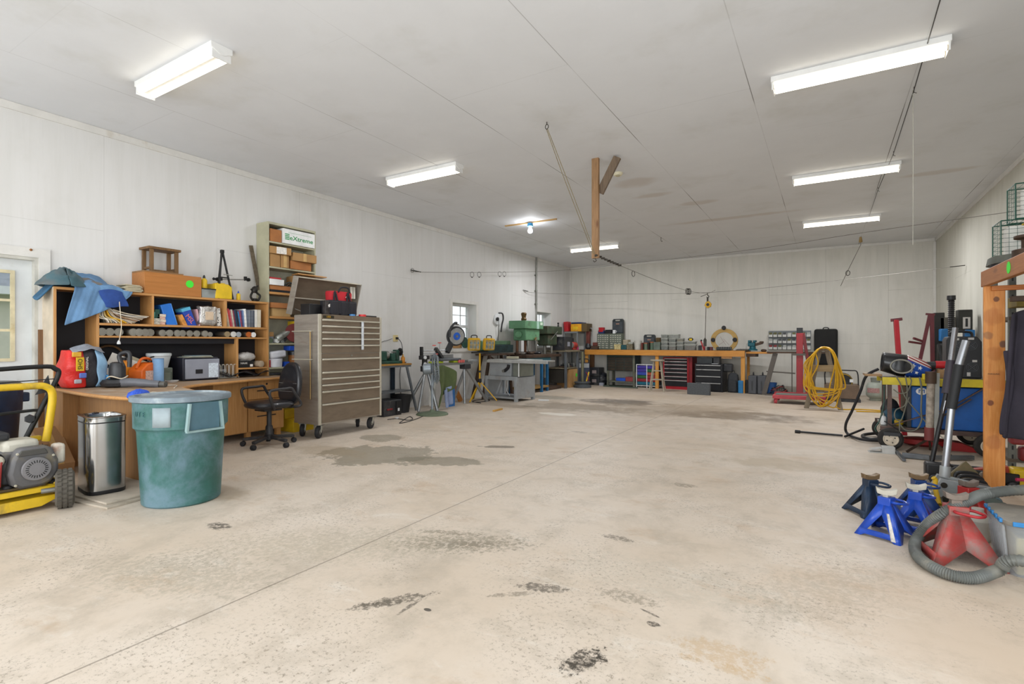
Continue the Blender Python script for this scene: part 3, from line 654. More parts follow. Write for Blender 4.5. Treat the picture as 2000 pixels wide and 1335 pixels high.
# little four-legged wooden stool
stw = woodmat('brown_stool_wood', '7b5a34', '5f4426', axis=2)
t = T('small_stool', 'small brown wooden stand with four square legs on top of the plywood box', 'stool', (-6.54, 3.03, 2.012))
for x in (-.09, .08):
    for y in (-.13, .13): B().box((x-.017, y-.017, 0), (x+.017, y+.017, .25)).out('leg', stw, t, bev=.002)
B().box((-.12, -.17, .25), (.11, .17, .278)).out('top_board', stw, t, bev=.004)
for y in (-.13, .13): B().box((-.09, y-.012, .03), (.08, y+.012, .055)).out('rail', stw, t, bev=.002)
for x in (-.09, .08): B().box((x-.012, -.13, .0), (x+.012, .13, .022)).out('rail', stw, t, bev=.002)
clearp = mat('clear_plastic', 'b6bdbb', .25, var=.05, alpha=.45)
def bin_(label, c, d, fill, lid=None, rz=0, name='clear_bin', group=None, hfill=.7):
    t = T(name, label, 'storage box', c, rz, group)
    w, l, h = d[0]/2, d[1]/2, d[2]; b = B()
    P = [[(s*w*k, r*l*k, z) for s, r in ((-1, -1), (1, -1), (1, 1), (-1, 1))] for z, k in ((0, .9), (h, 1))]
    V = [[b.v(p) for p in q] for q in P]; b.f(V[0][::-1])
    for i in range(4): b.f([V[0][i], V[0][(i+1) % 4], V[1][(i+1) % 4], V[1][i]])
    b.out('tub', clearp, t, solid=.003)
    if lid: B().bc((0, 0, h+.006), (w*2.06, l*2.06, .014)).out('lid', lid, t, bev=.003)
    B().box((-w*.85, -l*.85, .005), (w*.85, l*.85, h*hfill)).out('contents', fill, t, disp=.01, dscale=.03)
    return t
bin_('small clear tub with a dark lid beside the wooden box on the hutch', (-6.50, 3.50, 1.757), (.2, .17, .10), mat('grey_parts', '6c6e68', .6, var=.4, scale=40), black)
def bottle(name, label, c, h, r, mt, capm, cat='bottle', group=None):
    t = T(name, label, cat, c, 0, group)
    B().lathe([(r*.95, 0), (r, h*.03), (r, h*.6), (r*.8, h*.68), (r*.35, h*.75), (r*.35, h*.78)], n=18).out('bottle_body', mt, t)
    B().lathe([(r*.42, h*.76), (r*.42, h*.86), (r*.15, h), (0, h)], n=14).out('cap', capm, t); return t
yel = mat('yellow_plastic', 'd9b521', .45, var=.12, dirt='8a7a3a', damt=.2)
bottle('glue_bottle', 'yellow squeeze bottle with black nozzle on top of the clear tub', (-6.46, 3.475, 1.873), .16, .034, yel, black)
blue_p = mat('blue_plastic', '2450b8', .4, var=.1)
bottle('oil_bottle', 'tiny yellow bottle with a blue nozzle on the right part of the hutch', (-6.45, 3.90, 1.757), .12, .024, yel, blue_p)
t = T('yellow_case', 'yellow plastic carton on the hutch behind the black tripod', 'case', (-6.5, 3.68, 1.757))
B().prism([(-.1, 0), (.11, 0), (.11, .15), (.06, .185), (-.1, .185)], -.12, .1, 'yz').out('case_body', yel, t, bev=.008)
B().box((-.05, -.05, .185), (.05, .05, .2)).out('handle', yel, t, bev=.004)
dk = mat('black_steel', '232323', .45, .5, var=.2)
t = T('tripod_stand', 'tall black A-shaped steel stand rising from the hutch top', 'stand', (-6.47, 3.72, 1.757))
B().bar((.06, -.10, 0), (-.02, -.015, .59), .018).out('leg', dk, t); B().bar((.06, .085, 0), (-.02, .0, .59), .018).out('leg', dk, t); B().bar((-.14, -.01, 0), (-.02, -.01, .59), .018).out('leg', dk, t)
B().bar((.03, -.07, .27), (.03, .05, .27), .014).out('crossbar', dk, t); B().box((-.04, -.025, .58), (.0, .01, .62)).out('top_cap', dk, t)
B().cyl((.03, -.02, .31), (.09, .06, .30), .005, n=6).out('set_screw', galv, t)
t = T('threaded_rod', 'horizontal steel rod with clamp ends on the wall above the hutch', 'rod', at(454, 543, x=-6.55))
a, e = at(425, 545, x=-6.55), at(485, 546, x=-6.55)
B().tube([a, e], .007, 8).out('rod', galv, t, w=1)
for q, s in ((a, 1), (e, -1)):
    b = B(); b.lathe([(.02, -.02), (.028, 0), (.02, .02)], q, (0, 1, 0), 6); b.lathe([(.012, -.06), (.02, -.05), (.012, -.03)], q, (0, 1, 0), 8); b.bc((q.x, q.y+.04*s, q.z+.012), (.03, .03, .05)); b.out('clamp_end', dk, t, w=1, each=1)
t = T('saw_blade_bar', 'worn grey straight bar leaning on the wall beside the tall beige shelf', 'bar', (-6.66, 4.1, 1.76))
B().bar(at(506, 566, x=-6.62), at(490, 479, x=-6.66), .008, .055, (0, 1, 0)).out('bar', mat('pitted_steel', '6c6152', .7, .3, var=.3, scale=30), t, w=1)
t = T('pipe_clamp', 'dark cast iron clamp standing at the right end of the hutch top', 'clamp', (-6.45, 4.12, 1.757))
ci = mat('dark_cast_iron', '2c2a27', .5, .6, var=.3, dirt='6d5f45', damt=.3)
b = B(); b.tube(cr([(0, -.02, .01), (.01, -.06, .06), (0, -.03, .12), (0, .0, .17), (0, .03, .12), (.01, .07, .08), (0, .05, .02), (0, .0, .0)], 5), .014, 8); b.out('frame', ci, t)
B().lathe([(.03, 0), (.04, .03), (.035, .06), (.02, .08)], (0, -.01, .12), (0, .3, 1), 12).out('collar', ci, t); B().tube([(0, -.05, .15), (0, .05, .21)], .012, 8).out('screw', ci, t); B().bc((0, .0, .02), (.06, .05, .04)).out('foot', ci, t, bev=.004)
# --- bay with files
cols = ['4c5048', 'e7dfcf', 'd8c9a4', 'b9c2c0', 'dcd6ca', 'c9b27c', 'e0d9c8', 'e2b23c', 'd9a526', 'cfc4ae', 'a98a6c', 'd6d0c5', 'c9b79a', 'cbc3b5', 'b9906c', 'e4dfd5', 'a58a70', 'd0c6b4', 'b7a792', 'e5e0d8', 'c8bba5', '9c8468']
for k, c in enumerate(cols):
    s_ = k/(len(cols)-1); b = B(); m = mat('folder_'+c, c, .8, var=.12, scale=20)
    x0, zt_ = 2.402+.115*s_, 1.60-.045*s_-.03*(k % 3 == 1); x1, zb = 2.44+.425*s_**.8, 1.419+.085*max(0, s_-.55)/.45
    sag = .045*(1-s_); cv = cr([(0, x0, zt_), (0, x0+(x1-x0)*.35-sag, zt_+(zb-zt_)*.55-sag*.3), (0, x0+(x1-x0)*.7, zb+(zt_-zb)*.22*(1-.4*s_)), (0, x1, zb)], 5); th_ = .0035+.002*(k % 3)
    o = [(p.y, p.z) for p in cv]+[(p.y+th_, p.z+th_) for p in reversed(cv)]
    b.prism(o, -6.66, -6.425+.014*math.sin(k*1.7), 'yz')
    wone('folder', {0: 'dark leftmost folder of the fanned files, standing steepest', len(cols)-1: 'topmost brown folder of the fanned files, lying flattest'}.get(k, 'mustard folder in the fan of files under the blue cloth' if c in ('e2b23c', 'd9a526') else 'paper folder in the fan of files in the hutch'), 'folder', b, m, group='fanned files in the hutch')
# --- bay with boxes and bag
def fbox(name, label, cat, y, z, w, h, mt, tilt=0, d=.2, x=-6.43, par=None, **k):
    """box standing on a shelf, front face toward the room, turned about its lower right corner"""
    b = B(); b.box((-d, -w, 0), (0, 0, h)); return one(name, label, cat, b, mt, (x, y, z), 0, rx=tilt, bev=.002, **k)
green = mat('dark_green_book', '1d4a41', .6, var=.15)
z1 = 1.417
fbox('green_book', 'dark green book at the left of the open bay beside small boxes', 'book', 2.972, z1, .05, .17, green)
fbox('teal_book', 'thin teal book leaning on the oak partition', 'book', 2.915, z1, .012, .14, mat('teal_book', '3d8d82', .6), -4)
for k in range(4):
    fbox('filter_box', ['small pink and white box at the bottom of its stack', 'small pink and white box second from the bottom of its stack', 'small striped box third in its stack', 'small striped box on top of its stack'][k], 'box', 3.03+.006*(k % 2), z1+.03*k, .085, .029, mat('pinkish_card_%d' % (k % 2), ['c9a596', 'd2c3b2'][k % 2], .7, var=.3, scale=25), d=.12, group='small boxes stacked in the hutch')
for k in range(2): fbox('small_carton', ['mottled small carton low beside the pink boxes', 'mottled small carton upper, beside the pink boxes'][k], 'box', 2.97, z1+.035*k, .065, .034, mat('mottled_card', 'b3aea2', .7, var=.4, scale=30), d=.12, x=-6.42)
bb = T('blue_case', 'plain bright blue plastic case leaning to the left in the hutch', 'case', (-6.44, 3.16, z1), 0, rx=16)
B().box((-.2, -.11, 0), (0, 0, .26)).out('case_body', mat('bright_blue', '2a72cc', .4, var=.08), bb, bev=.006); B().box((-.19, -.003, .005), (.004, .004, .255)).out('seam_band', mat('light_blue', '5a9ae0', .4), bb, bev=.001)
fbox('orange_book', 'orange and white paperback leaning against the blue case', 'book', 3.27, z1, .045, .14, mat('orange_card', 'd18f45', .6, var=.3, scale=20), 25, .16)
t = T('detergent_box', 'blue carton with pink diagonal letters leaning in the hutch', 'box', (-6.44, 3.38, z1), 0, rx=20)
B().box((-.15, -.10, 0), (0, 0, .235)).out('carton', mat('royal_blue_card', '2347a8', .5), t, bev=.002)
B().box((-.151, -.101, .2), (.001, .001, .236)).out('top_band', mat('cyan_card', '5db5d8', .5), t)
txt('MSL', .075, mat('pink_ink', 'e07a6a', .6), t, (.002, -.05, .10), (90, 0, 90), sx=.9); o = [q for q in KIDS(t) if q.name.startswith('lettering')][0]; o.rotation_euler = (R(90), R(70), R(90))
fbox('magazine', 'pale pink magazine behind the silver pouch', 'magazine', 3.415, z1, .01, .2, mat('pale_pink', 'd8a9b0', .6), 9, .2)
silver = mat('silver_foil', 'c4c1bd', .28, .85, var=.15, scale=14, bump=.8)
t = T('foil_pouch', 'crumpled silver foil pouch standing in the hutch', 'pouch', (-6.44, 3.50, z1))
b = B(); b.lathe([(.0, 0), (.085, .003), (.11, .03), (.105, .12), (.1, .19), (.115, .225), (.11, .235), (0, .236)], n=28, sx=.55, sy=1.0, sq=2); b.out('pouch_body', silver, t, disp=.03, dscale=.05, sub=1)
B().box((.04, -.05, .07), (.062, .045, .17)).out('faded_label', mat('label_beige', 'cdb69c', .6), t, bev=.003)
dots, n = newmat('polka_dots'); w = n.new('ShaderNodeTexVoronoi'); n.l(n.new('ShaderNodeTexCoord').outputs['Object'], w.inputs['Vector']); w.inputs['Scale'].default_value = 46; w.inputs['Randomness'].default_value = .6
n.l(n.mix(n.ramp(w.outputs['Distance'], .32, .38), '18181a', 'dcdad4'), n.b.inputs['Base Color']); MATS['dots'] = dots
fbox('file_holder', 'white binder with black polka dots beside the silver pouch', 'binder', 3.675, z1, .055, .225, dots, 6, .22)
# --- books
bk = [('a99c86', .016, .20, 8), ('c9b79c', .012, .22, 10), ('b33a3f', .018, .23, 10), ('c4616d', .012, .21, 10), ('b8b3a4', .02, .22, 9), ('7d3446', .014, .21, 9), ('26364f', .02, .22, 9), ('1f2633', .016, .215, 9), ('3d7fb0', .014, .2, 9), ('a84f64', .012, .21, 8), ('57486e', .012, .21, 7), ('6b87b5', .014, .215, 5), ('e4e4e2', .03, .235, 4), ('6b7380', .02, .225, 2), ('7f868f', .018, .225, 1), ('5d646e', .016, .22, 0), ('6a6f78', .018, .22, 0), ('49505c', .02, .22, 0)]
nm = {'a99c86': 'grey-beige booklet', 'c9b79c': 'tan booklet', 'b33a3f': 'dark red book', 'c4616d': 'pink magazine', 'b8b3a4': 'pale grey magazine', '7d3446': 'maroon booklet', '26364f': 'navy magazine', '1f2633': 'black magazine', '3d7fb0': 'light blue booklet', 'a84f64': 'rose booklet', '57486e': 'purple booklet', '6b87b5': 'soft blue binder', 'e4e4e2': 'white ring binder', '6b7380': 'grey binder', '7f868f': 'lighter grey binder', '5d646e': 'slim dark grey binder', '6a6f78': 'medium grey binder', '49505c': 'dark slate binder'}
y = 3.735
for c, w_, h_, tl in bk:
    y += w_+.0022+ (.0022 if tl > 6 else 0)
    fbox('book', nm[c]+' in the row on the right side of the hutch', 'book', y, z1, w_, h_, mat('spine_'+c, c, .6, var=.2, scale=30), tl, .19, -6.42, group='books in the hutch')
for k, (w_, lab) in enumerate(((.034, 'wide white binder left of the cream one at the end of the row'), (.05, 'cream slipcase of the row end against the oak side'))):
    y += w_+.003; fbox('book', lab, 'book', min(y, 4.264), z1, w_, .232, mat('spine_end%d' % k, ['e2dfd8', 'd8cfba'][k], .6), 0, .2, -6.42, group='books in the hutch')
# --- row of jars lying on the shelf
tin = mat('tin_can', '8e8a80', .4, .7, var=.2, dirt='6a5f4c', damt=.3); tinl = mat('tin_lid', 'a19f97', .35, .7, var=.2)
xs_ = [202, 219, 236, 262, 273, 287, 298, 321, 333, 348, 360, 375, 388, 402, 412]
for k, px in enumerate(xs_):
    p = at(px, 648, x=HX); r = .041 if px < 300 else (.038 if px < 410 else .03)
    t = T('jar', 'silver lidded can lying on its side, number %s from the left in the long row' % ['one', 'two', 'three', 'four', 'five', 'six', 'seven', 'eight', 'nine', 'ten', 'eleven', 'twelve', 'thirteen', 'fourteen', 'fifteen'][k], 'can', (HX-.16+.02*math.sin(k*5), p.y, 1.284+r), 0, 'cans lying on the hutch shelf')
    B().lathe([(r*.96, -.09), (r*.96, .12)], ax=(1, 0, 0), n=20).out('can_body', tin, t); B().lathe([(r, .115), (r, .13), (r*.9, .13), (r*.88, .125), (0, .125)], ax=(1, 0, 0), n=20).out('lid', tinl, t)
for px, r, m_, lb in ((447, .036, 'tan', 'brown-faced'), (459, .036, 'white', 'white-faced'), (469, .034, 'grey', 'pale grey'), (489, .036, 'orange', 'orange-lidded'), (498, .034, 'bright white', 'bright white capped')):
    p = at(px, 650, x=HX); t = T('jar', lb+' can lying at the right part of the can shelf', 'can', (HX-.16, p.y, 1.284+r), 0, 'cans lying on the hutch shelf')
    B().lathe([(r*.96, -.09), (r*.96, .12)], ax=(1, 0, 0), n=20).out('can_body', tin, t)
    B().lathe([(r, .115), (r, .13), (r*.9, .13), (0, .125)], ax=(1, 0, 0), n=20).out('lid', mat('lid_'+m_.replace(' ', '_'), {'tan': '8d7c5f', 'white': 'c9cac6', 'grey': '9aa2a8', 'orange': 'b5602a', 'bright white': 'e8e8e6'}[m_], .5), t)
# hanging white cord with plug
p = [at(233, 588, x=HX+.06), at(235, 610, x=HX+.07), at(237, 640, x=HX+.05), at(232, 668, x=HX+.05)]
t = T('plug_cord', 'white cord with a plug hanging down the front of the hutch', 'cord', p[0])
B().tube(cr(p, 5), .004, 6).out('cord', mat('ivory_cord', 'd8cbb5', .5), t, w=1)
B().lathe([(.006, .02), (.016, .0), (.018, -.02), (.0, -.022)], p[-1], n=10).out('plug', vinyl, t, w=1)
# --- on the desk
zt = .7705
redp = mat('red_bag', 'cf2a24', .35, var=.1, scale=10, bump=.5); bag_bl = mat('black_bag_side', '38363a', .35, var=.2, bump=.6)
t = T('charcoal_bag', 'bulging red and black printed bag with a pale blue stripe on the desk', 'bag', (-6.27, 2.2, zt), 4)
b = B(); b.lathe([(.13, 0), (.16, .05), (.165, .2), (.155, .32), (.12, .38), (.04, .41), (0, .405)], n=32, sx=.75, sy=1.0, sq=1.6); b.out('bag_body', bag_bl, t, disp=.05, dscale=.12, sub=1)
def wrapf(a0, a1, sk=0):
    def fn(u, v):
        z = .005+.365*v; f_ = min(1, .8+3.4*z) if z < .06 else (1.0 if z < .22 else 1-(z-.22)*1.35); a_ = R(a0+(a1-a0)*u+sk*v); e_ = 2/3.6
        return (.136*f_*math.copysign(abs(math.cos(a_))**e_, math.cos(a_))+.012*math.sin(9*v+3*u), .178*f_*math.copysign(abs(math.sin(a_))**e_, math.sin(a_))+.004*math.sin(11*v), z)
    return fn
b = B(); b.grid(wrapf(-125, -1, -3), 14, 12); b.out('red_panel', redp, t, solid=.012, sub=1, ang=80)
b = B(); b.grid(wrapf(10, 72, 0), 8, 12); b.out('blue_stripe', mat('pale_blue_bag', '8fb6d6', .4, bump=.5), t, solid=.014, sub=1, ang=80)
b = B(); b.grid(lambda u, v: (.05+.1*v, -.13+.26*u, .385+.04*math.sin(3.1*u)-.05*v+.012*wob(u*2, v*2)), 10, 5); b.out('torn_plastic', mat('grey_film', '8d929b', .3, bump=.8), t, solid=.006, sub=1, ang=80)
B().box((.150, -.115, .17), (.164, -.055, .30)).out('yellow_label', mat('label_yellow', 'd8b32a', .5), t)
o = txt('SHO', .052, black, t, (.166, -.085, .235), (90, 0, 90)); o.rotation_euler = (R(90), R(-90), R(90))
o = txt('ORIGINAL', .028, mat('white_ink', 'e8e4de', .5), t, (.164, -.03, .24), (90, 0, 90)); o.rotation_euler = (R(90), R(-90), R(90))
B().box((.13, -.14, .305), (.152, -.07, .35)).out('logo_patch', mat('logo_gold', 'd9a838', .5), t, bev=.004); B().box((.146, -.09, .1), (.162, -.03, .15)).out('logo_patch', mat('logo_blue', '5a6fb8', .5), t, bev=.01); B().box((.146, -.13, .05), (.162, -.07, .09)).out('logo_patch', mat('logo_grey', 'aaa9b0', .5), t, bev=.01)
fbox('small_blue_box', 'small light blue box between the printed bag and the leaf blower', 'box', 2.50, zt, .14, .115, mat('sky_blue_card', '57a5d8', .5, var=.15), 0, .12, -6.14)
# license plates and picture
t = T('license_plate', 'white licence plate propped up with black characters, tilted', 'licence plate', (-6.43, 2.60, .93), 0, rx=-24)
B().box((-.004, -.15, 0), (0, .13, .13)).out('plate', mat('plate_white', 'dddad2', .45), t, bev=.001)
txt('T   C', .055, black, t, (.002, 0, .06), (90, 0, 90)); txt('WV', .03, black, t, (.002, -.03, .105), (90, 0, 90)); txt('W', .045, black, t, (.002, -.09, .02), (90, 0, 90))
t = T('license_plate', 'grey and white licence plate propped lower behind the blower', 'licence plate', (-6.38, 2.46, .80), 0, ry=-8)
B().box((-.004, -.06, 0), (0, .3, .15)).out('plate', mat('plate_worn', '8b8876', .4, .3, var=.3, scale=20), t, bev=.001)
B().box((.0, -.065, 0), (.003, .03, .15)).out('white_strip', mat('plate_white', 'dddad2', .45), t); o = txt('80M', .05, black, t, (.004, -.02, .07), (90, 0, 90)); o.rotation_euler = (R(90), R(60), R(90))
t = T('hoop', 'brown wooden hoop standing behind the licence plates', 'hoop', (-6.6, 2.55, .90)); B().tube([(0, .14*math.cos(a), .14+.14*math.sin(a)) for a in [i*math.pi/14 for i in range(28)]], .012, 8, closed=True).out('rim', stw, t); B().cyl((0, 0, 0), (0, 0, -.128), .01, n=8).out('stem', stw, t)
# leaf blower
charc = mat('charcoal_plastic', '2c2d30', .4, var=.2, dirt='77746c', damt=.3)
t = T('leaf_blower', 'black leaf blower lying on the desk with its nozzle to the right', 'leaf blower', (-5.95, 2.42, zt), 31)
B().lathe([(.06, 0), (.11, .015), (.12, .045), (.1, .075), (.06, .085)], (-.08, 0, 0), n=28, sx=1.1, sy=.9).out('fan_housing', charc, t)
B().lathe([(.05, .08), (.075, .1), (.075, .2), (.06, .24), (.03, .25), (0, .25)], (-.06, 0, 0), n=24, sx=1, sy=.8).out('engine_cover', charc, t)
B().tube(cr([(.0, 0, .2), (-.04, 0, .3), (-.0, 0, .34), (.06, 0, .33), (.06, 0, .2)], 6), .02, 10).out('handle', charc, t)
B().tube(cr([(.0, -.02, .045), (.12, -.03, .05), (.25, -.02, .04), (.36, 0, .03)], 5), [.045]*5+[.042]*5+[.036]*6, 14).out('nozzle', mat('grey_nozzle', '62646a', .35), t)
B().tube([(.36, 0, .03), (.42, 0, .028)], .03, 14).out('nozzle_tip', charc, t)
B().tube([(-.06+.085*math.cos(a), .08*math.sin(a), .1+.012*math.sin(3*a)) for a in [i*math.pi/12 for i in range(24)]], .006, 6, closed=True).out('coiled_cord', mat('ivory_cord', 'd8cbb5', .5), t)
# orange canister
orp = mat('orange_plastic', 'd9651b', .4, var=.1, dirt='8a6c4a', damt=.4)
t = T('fuel_can', 'orange plastic fuel can with a label standing on the desk behind the blower', 'fuel can', (-6.22, 2.73, zt), 25)
B().prism([(-.13, 0), (.13, 0), (.13, .19), (.08, .235), (-.05, .22), (-.13, .15)], -.08, .08, 'yz').out('can_body', orp, t, bev=.012)
B().tube(cr([(0, .09, .225), (0, .05, .27), (0, -.05, .265), (0, -.11, .17)], 6), .014, 8).out('handle', orp, t)
B().cyl((0, .07, .22), (0, .07, .25), .028, n=14).out('cap', charc, t); B().box((.081, -.085, .04), (.084, .11, .145)).out('label', mat('label_peach', 'c9a89a', .6, var=.25, scale=60), t)
B().bar((0, .02, .27), (0, .12, .29), .012).out('spout', charc, t)
t = T('orange_bottle', 'amber-orange bottle with a black cap behind the fuel can', 'bottle', (-6.38, 2.60, zt))
B().lathe([(.05, 0), (.06, .01), (.06, .17), (.05, .21), (.022, .24), (.022, .26)], n=20, sy=1.2).out('bottle_body', mat('amber_plastic', 'dd8a26', .4), t); B().cyl((0, 0, .255), (0, 0, .285), .028, n=12).out('cap', black, t)
wone('thin_board', 'weathered thin board propped at an angle behind the fuel can', 'board', B().bar((-6.5, 2.70, 1.05), (-6.42, 2.93, .93), .02, .05), paperm)
t = T('glass_jar', 'pink item peeking out behind the blue cylinder', 'jar', (-6.35, 2.87, zt)); B().lathe([(.02, 0), (.03, .01), (.03, .12)], n=14).out('jar_body', black, t); B().lathe([(.034, .12), (.034, .16), (0, .165)], n=14).out('lid', mat('hot_pink', 'e0508a', .5), t)
t = T('blue_cylinder', 'tall pale blue cylinder standing on the desk', 'cylinder', (-6.16, 2.83, zt)); B().lathe([(.052, 0), (.053, .265), (.05, .27)], n=28).out('roll', mat('pale_blue_foam', '7aa0c8', .6), t); B().lathe([(.053, .266), (.053, .272), (.035, .272), (.035, .25), (0, .25)], n=28).out('rim', mat('mid_blue_rim', '5b84b0', .5), t)
t = T('white_bucket', 'white plastic bucket behind the pale blue cylinder on the desk', 'bucket', (-6.45, 2.97, .93)); B().lathe([(.085, 0), (.115, .13), (.122, .135), (.122, .16), (.112, .165)], n=28).out('bucket_body', mat('bucket_white', 'c6ccce', .45, dirt='8d8f88', damt=.3), t); B().lathe([(.108, .164), (.108, .16), (0, .155)], n=24).out('inside', greyf, t)
t = T('coffee_maker', 'grey appliance under the white bucket, left of the printer', 'appliance', (-6.45, 2.99, zt)); B().box((-.08, -.09, 0), (.08, .09, .16)).out('body', mat('dull_green_grey', '5b6258', .5, var=.2), t, bev=.01); B().lathe([(.06, 0), (.065, .09), (0, .095)], (.09, 0, .02), n=18).out('jar', mat('smoky_glass', '7c8578', .2, alpha=.6), t)
wone('white_tray', 'small white dish on the desk in front of the grey appliance', 'dish', B().lathe([(.05, 0), (.07, .02), (.065, .022), (0, .008)], (-6.27, 3.02, zt), n=20), vinyl)
# printer
pg = mat('printer_grey', '8d909b', .45, var=.06)
a = at(330, 742, z=zt); t = T('printer', 'grey and black desktop printer with papers lying on top', 'printer', (-6.42, 3.35, zt), 0)
B().box((-.17, -.19, 0), (.10, .22, .27)).out('body', mat('printer_black', '252630', .45), t, bev=.012)
B().box((.10, -.17, .02), (.125, .22, .25)).out('front_panel', pg, t, bev=.006)
B().box((.118, -.06, .08), (.128, .02, .13)).out('paper_slot', blk, t); B().box((.125, .09, .03), (.127, .2, .2)).out('sticker', mat('sticker_white', 'c8d2dc', .6, var=.2, scale=50), t)
for k in range(4): B().bc((.0, .0+.01*k, .272+.006*k), (.22, .3-.03*k, .004), rz=.15*math.sin(k*2)).out('paper_sheet', mat('sheet_%d' % (k % 2), ['d8cfae', '6d8796'][k % 2], .8), t)
t = T('wire_rack', 'white wire file rack to the right of the printer', 'rack', (-6.5, 3.72, .775))
whw = mat('white_wire', 'd2cdc0', .4)
for k in range(5): B().tube(cr([(.08, -.1+.05*k, 0), (.08, -.1+.05*k, .15), (.08, -.085+.05*k, .165), (.08, -.07+.05*k, .15), (.08, -.07+.05*k, 0)], 3), .004, 6).out('wire_loop', whw, t)
B().box((-.05, -.12, 0), (.1, .16, .008)).out('base', whw, t)
wone('grey_slip_box', 'low grey box inside the white wire rack', 'box', B().box((-6.56, 3.62, .785), (-6.44, 3.74, .88)), pg)
z3 = .893
t = T('product_box', 'black and white printed carton in the small right cubby of the hutch', 'box', (-6.44, 4.0, z3)); B().box((-.14, -.1, 0), (0, .1, .085)).out('carton', black, t, bev=.002)
txt('HAAK', .035, mat('white_ink', 'e8e4de', .5), t, (.001, -.03, .055), (90, 0, 90)); B().box((0, .05, .01), (.001, .09, .04)).out('barcode_patch', mat('white_ink', 'e8e4de', .5), t)
b = B(); b.ball((-6.5, 4.02, 1.03), (.09, .13, .06), 20); wone('plastic_bag', 'crumpled clear plastic bag on the black carton in the cubby', 'bag', b, mat('milky_film', 'b9b6b2', .3, bump=.9, scale=12), disp=.05, dscale=.06)
b = B(); b.lathe([(.04, 0), (.042, .12), (0, .13)], (-6.50, 4.17, z3+.042), (1, 0, 0), n=18); wone('tape_roll', 'beige roll lying at the right of the cubby', 'roll', b, mat('beige_roll', 'a5927c', .7))
film = mat('dark_film', '1e2024', .15, var=.5, scale=9, bump=.6)
b = B(); b.grid(lambda u, v: (-6.45+.1*v, 3.5+.76*u, .775+.075*abs(math.sin(u*7+v))*(1-.3*v)+.01), 24, 6); wone('black_bag_row', 'shiny black plastic lying under the lowest hutch shelf', 'bag', b, film, solid=.01)
b = B(); b.tube(cr([at(295, 755, z=zt+.004), at(325, 752, z=zt+.004), at(345, 752, z=zt+.006), at(340, 757, z=zt+.004)], 5), .004, 6); wone('white_cable', 'short white cable lying loose on the desk', 'cable', b, whw)
b = B(); b.ball(at(268, 770, z=.80), (.06, .075, .045), 16); wone('blue_rag', 'crumpled bright blue rag on the corner of the desk behind the green bin', 'rag', b, mat('bright_blue_rag', '2c55c4', .6, bump=.9, scale=20), disp=.06, dscale=.05)
b = B(); b.ball(at(293, 771, z=.785), (.05, .09, .02), 14); wone('crumpled_paper', 'crumpled pale paper beside the blue rag on the desk', 'paper', b, mat('pale_paper', 'cfc9b8', .8, bump=.9, scale=20), disp=.05, dscale=.04)
# ================================================================ tall beige shelf
beige = mat('beige_steel', 'a9a68c', .5, var=.08, dirt='7d7a66', damt=.25)
SX, SY0, SY1 = -6.425, 4.297, 5.06
t = T('shelf_unit', 'tall beige steel shelf unit between the hutch and the tool chest', 'shelf', (-6.55, 4.68, 0))
for y0, y1 in ((SY0, SY0+.018), (SY1-.018, SY1)): B().box((-6.685, y0, 0), (SX, y1, 2.85)).out('side_panel', beige, t, w=1, bev=.002)
B().box((-6.687, SY0+.02, .02), (-6.68, SY1-.02, 2.84)).out('back_panel', mat('beige_back', 'b9b7a4', .6), t, w=1)
B().box((-6.68, SY0+.018, 2.82), (SX, SY1-.018, 2.85)).out('top', beige, t, w=1)
for z in (2.59, 2.25, 1.21, .88, .5, .1): B().box((-6.68, SY0+.019, z-.022), (SX, SY1-.019, z)).out('shelf', beige, t, w=1, bev=.002)
for z in (1.905, 1.575): B().box((-6.68, SY0+.019, z-.03), (SX+.01, SY1-.019, z)).out('shelf', oakh, t, w=1, label='orange-brown wooden shelf board')
card = mat('cardboard', 'a07a4c', .75, var=.1); card2 = mat('cardboard_orange', 'a0683a', .75, var=.12); cardp = mat('cardboard_pale', 'b3915f', .75, var=.1)
tape = mat('packing_tape', 'bd9a62', .3)
def carton(label, y0, y1, z, h, mt, d=.22, x=SX, rz=0, tp=1, name='cardboard_box', group=None):
    t = T(name, label, 'box', (x-d/2, (y0+y1)/2, z), rz, group); w = (y1-y0)/2
    B().box((-d/2, -w, 0), (d/2, w, h)).out('carton', mt, t, bev=.003)
    if tp: B().box((-d/2-.0015, -.025, .004), (d/2+.0015, .025, h+.0015)).out('tape_strip', tape, t)
    return t
g = 'cardboard boxes in the beige shelf'
carton('orange-brown box beside the white printed carton on the highest shelf', 4.33, 4.50, 2.591, .17, card2, .15, tp=0, group=g)
t = carton('wide white carton printed with green lettering on the highest shelf', 4.51, 5.03, 2.591, .205, mat('white_carton', 'd9dad8', .5), .2, tp=0, x=SX+.02)
gi = mat('green_ink', '2f8a4e', .5); txt('eXtreme', .085, gi, t, (.101, .035, .085), (90, 0, 90), sx=1.25, bold=.0012)
b = B(); 
for z0, y0 in ((.052, -.2), (.075, -.2), (.098, -.2), (.121, -.2)): b.bc((.101, -.195, z0+.01), (.0015, .07, .014))
b.out('logo_bar', gi, t, each=1); B().box((.1, -.18, .155), (.1015, .2, .158)).out('rule', gi, t)
tt = carton('cardboard box with a white shipping label on top of two others', 4.33, 4.63, 2.425, .10, card, .2, SX+.035, -8, group=g); B().box((.1, -.06, .005), (.103, .08, .097)).out('shipping_label', mat('label_white', 'd5d0c8', .6, var=.2, scale=50), tt)
carton('brown box at the left of the second shelf, under the labelled one', 4.33, 4.48, 2.251, .17, card, .2, SX, 0, 0, group=g)
carton('tall narrow brown box in the middle of the second shelf', 4.49, 4.61, 2.251, .172, card, .2, SX+.01, 0, group=g)
carton('reddish cardboard box lowest at the right of the second shelf', 4.63, 4.98, 2.251, .115, card2, .2, SX+.01, 4, 0, group=g)
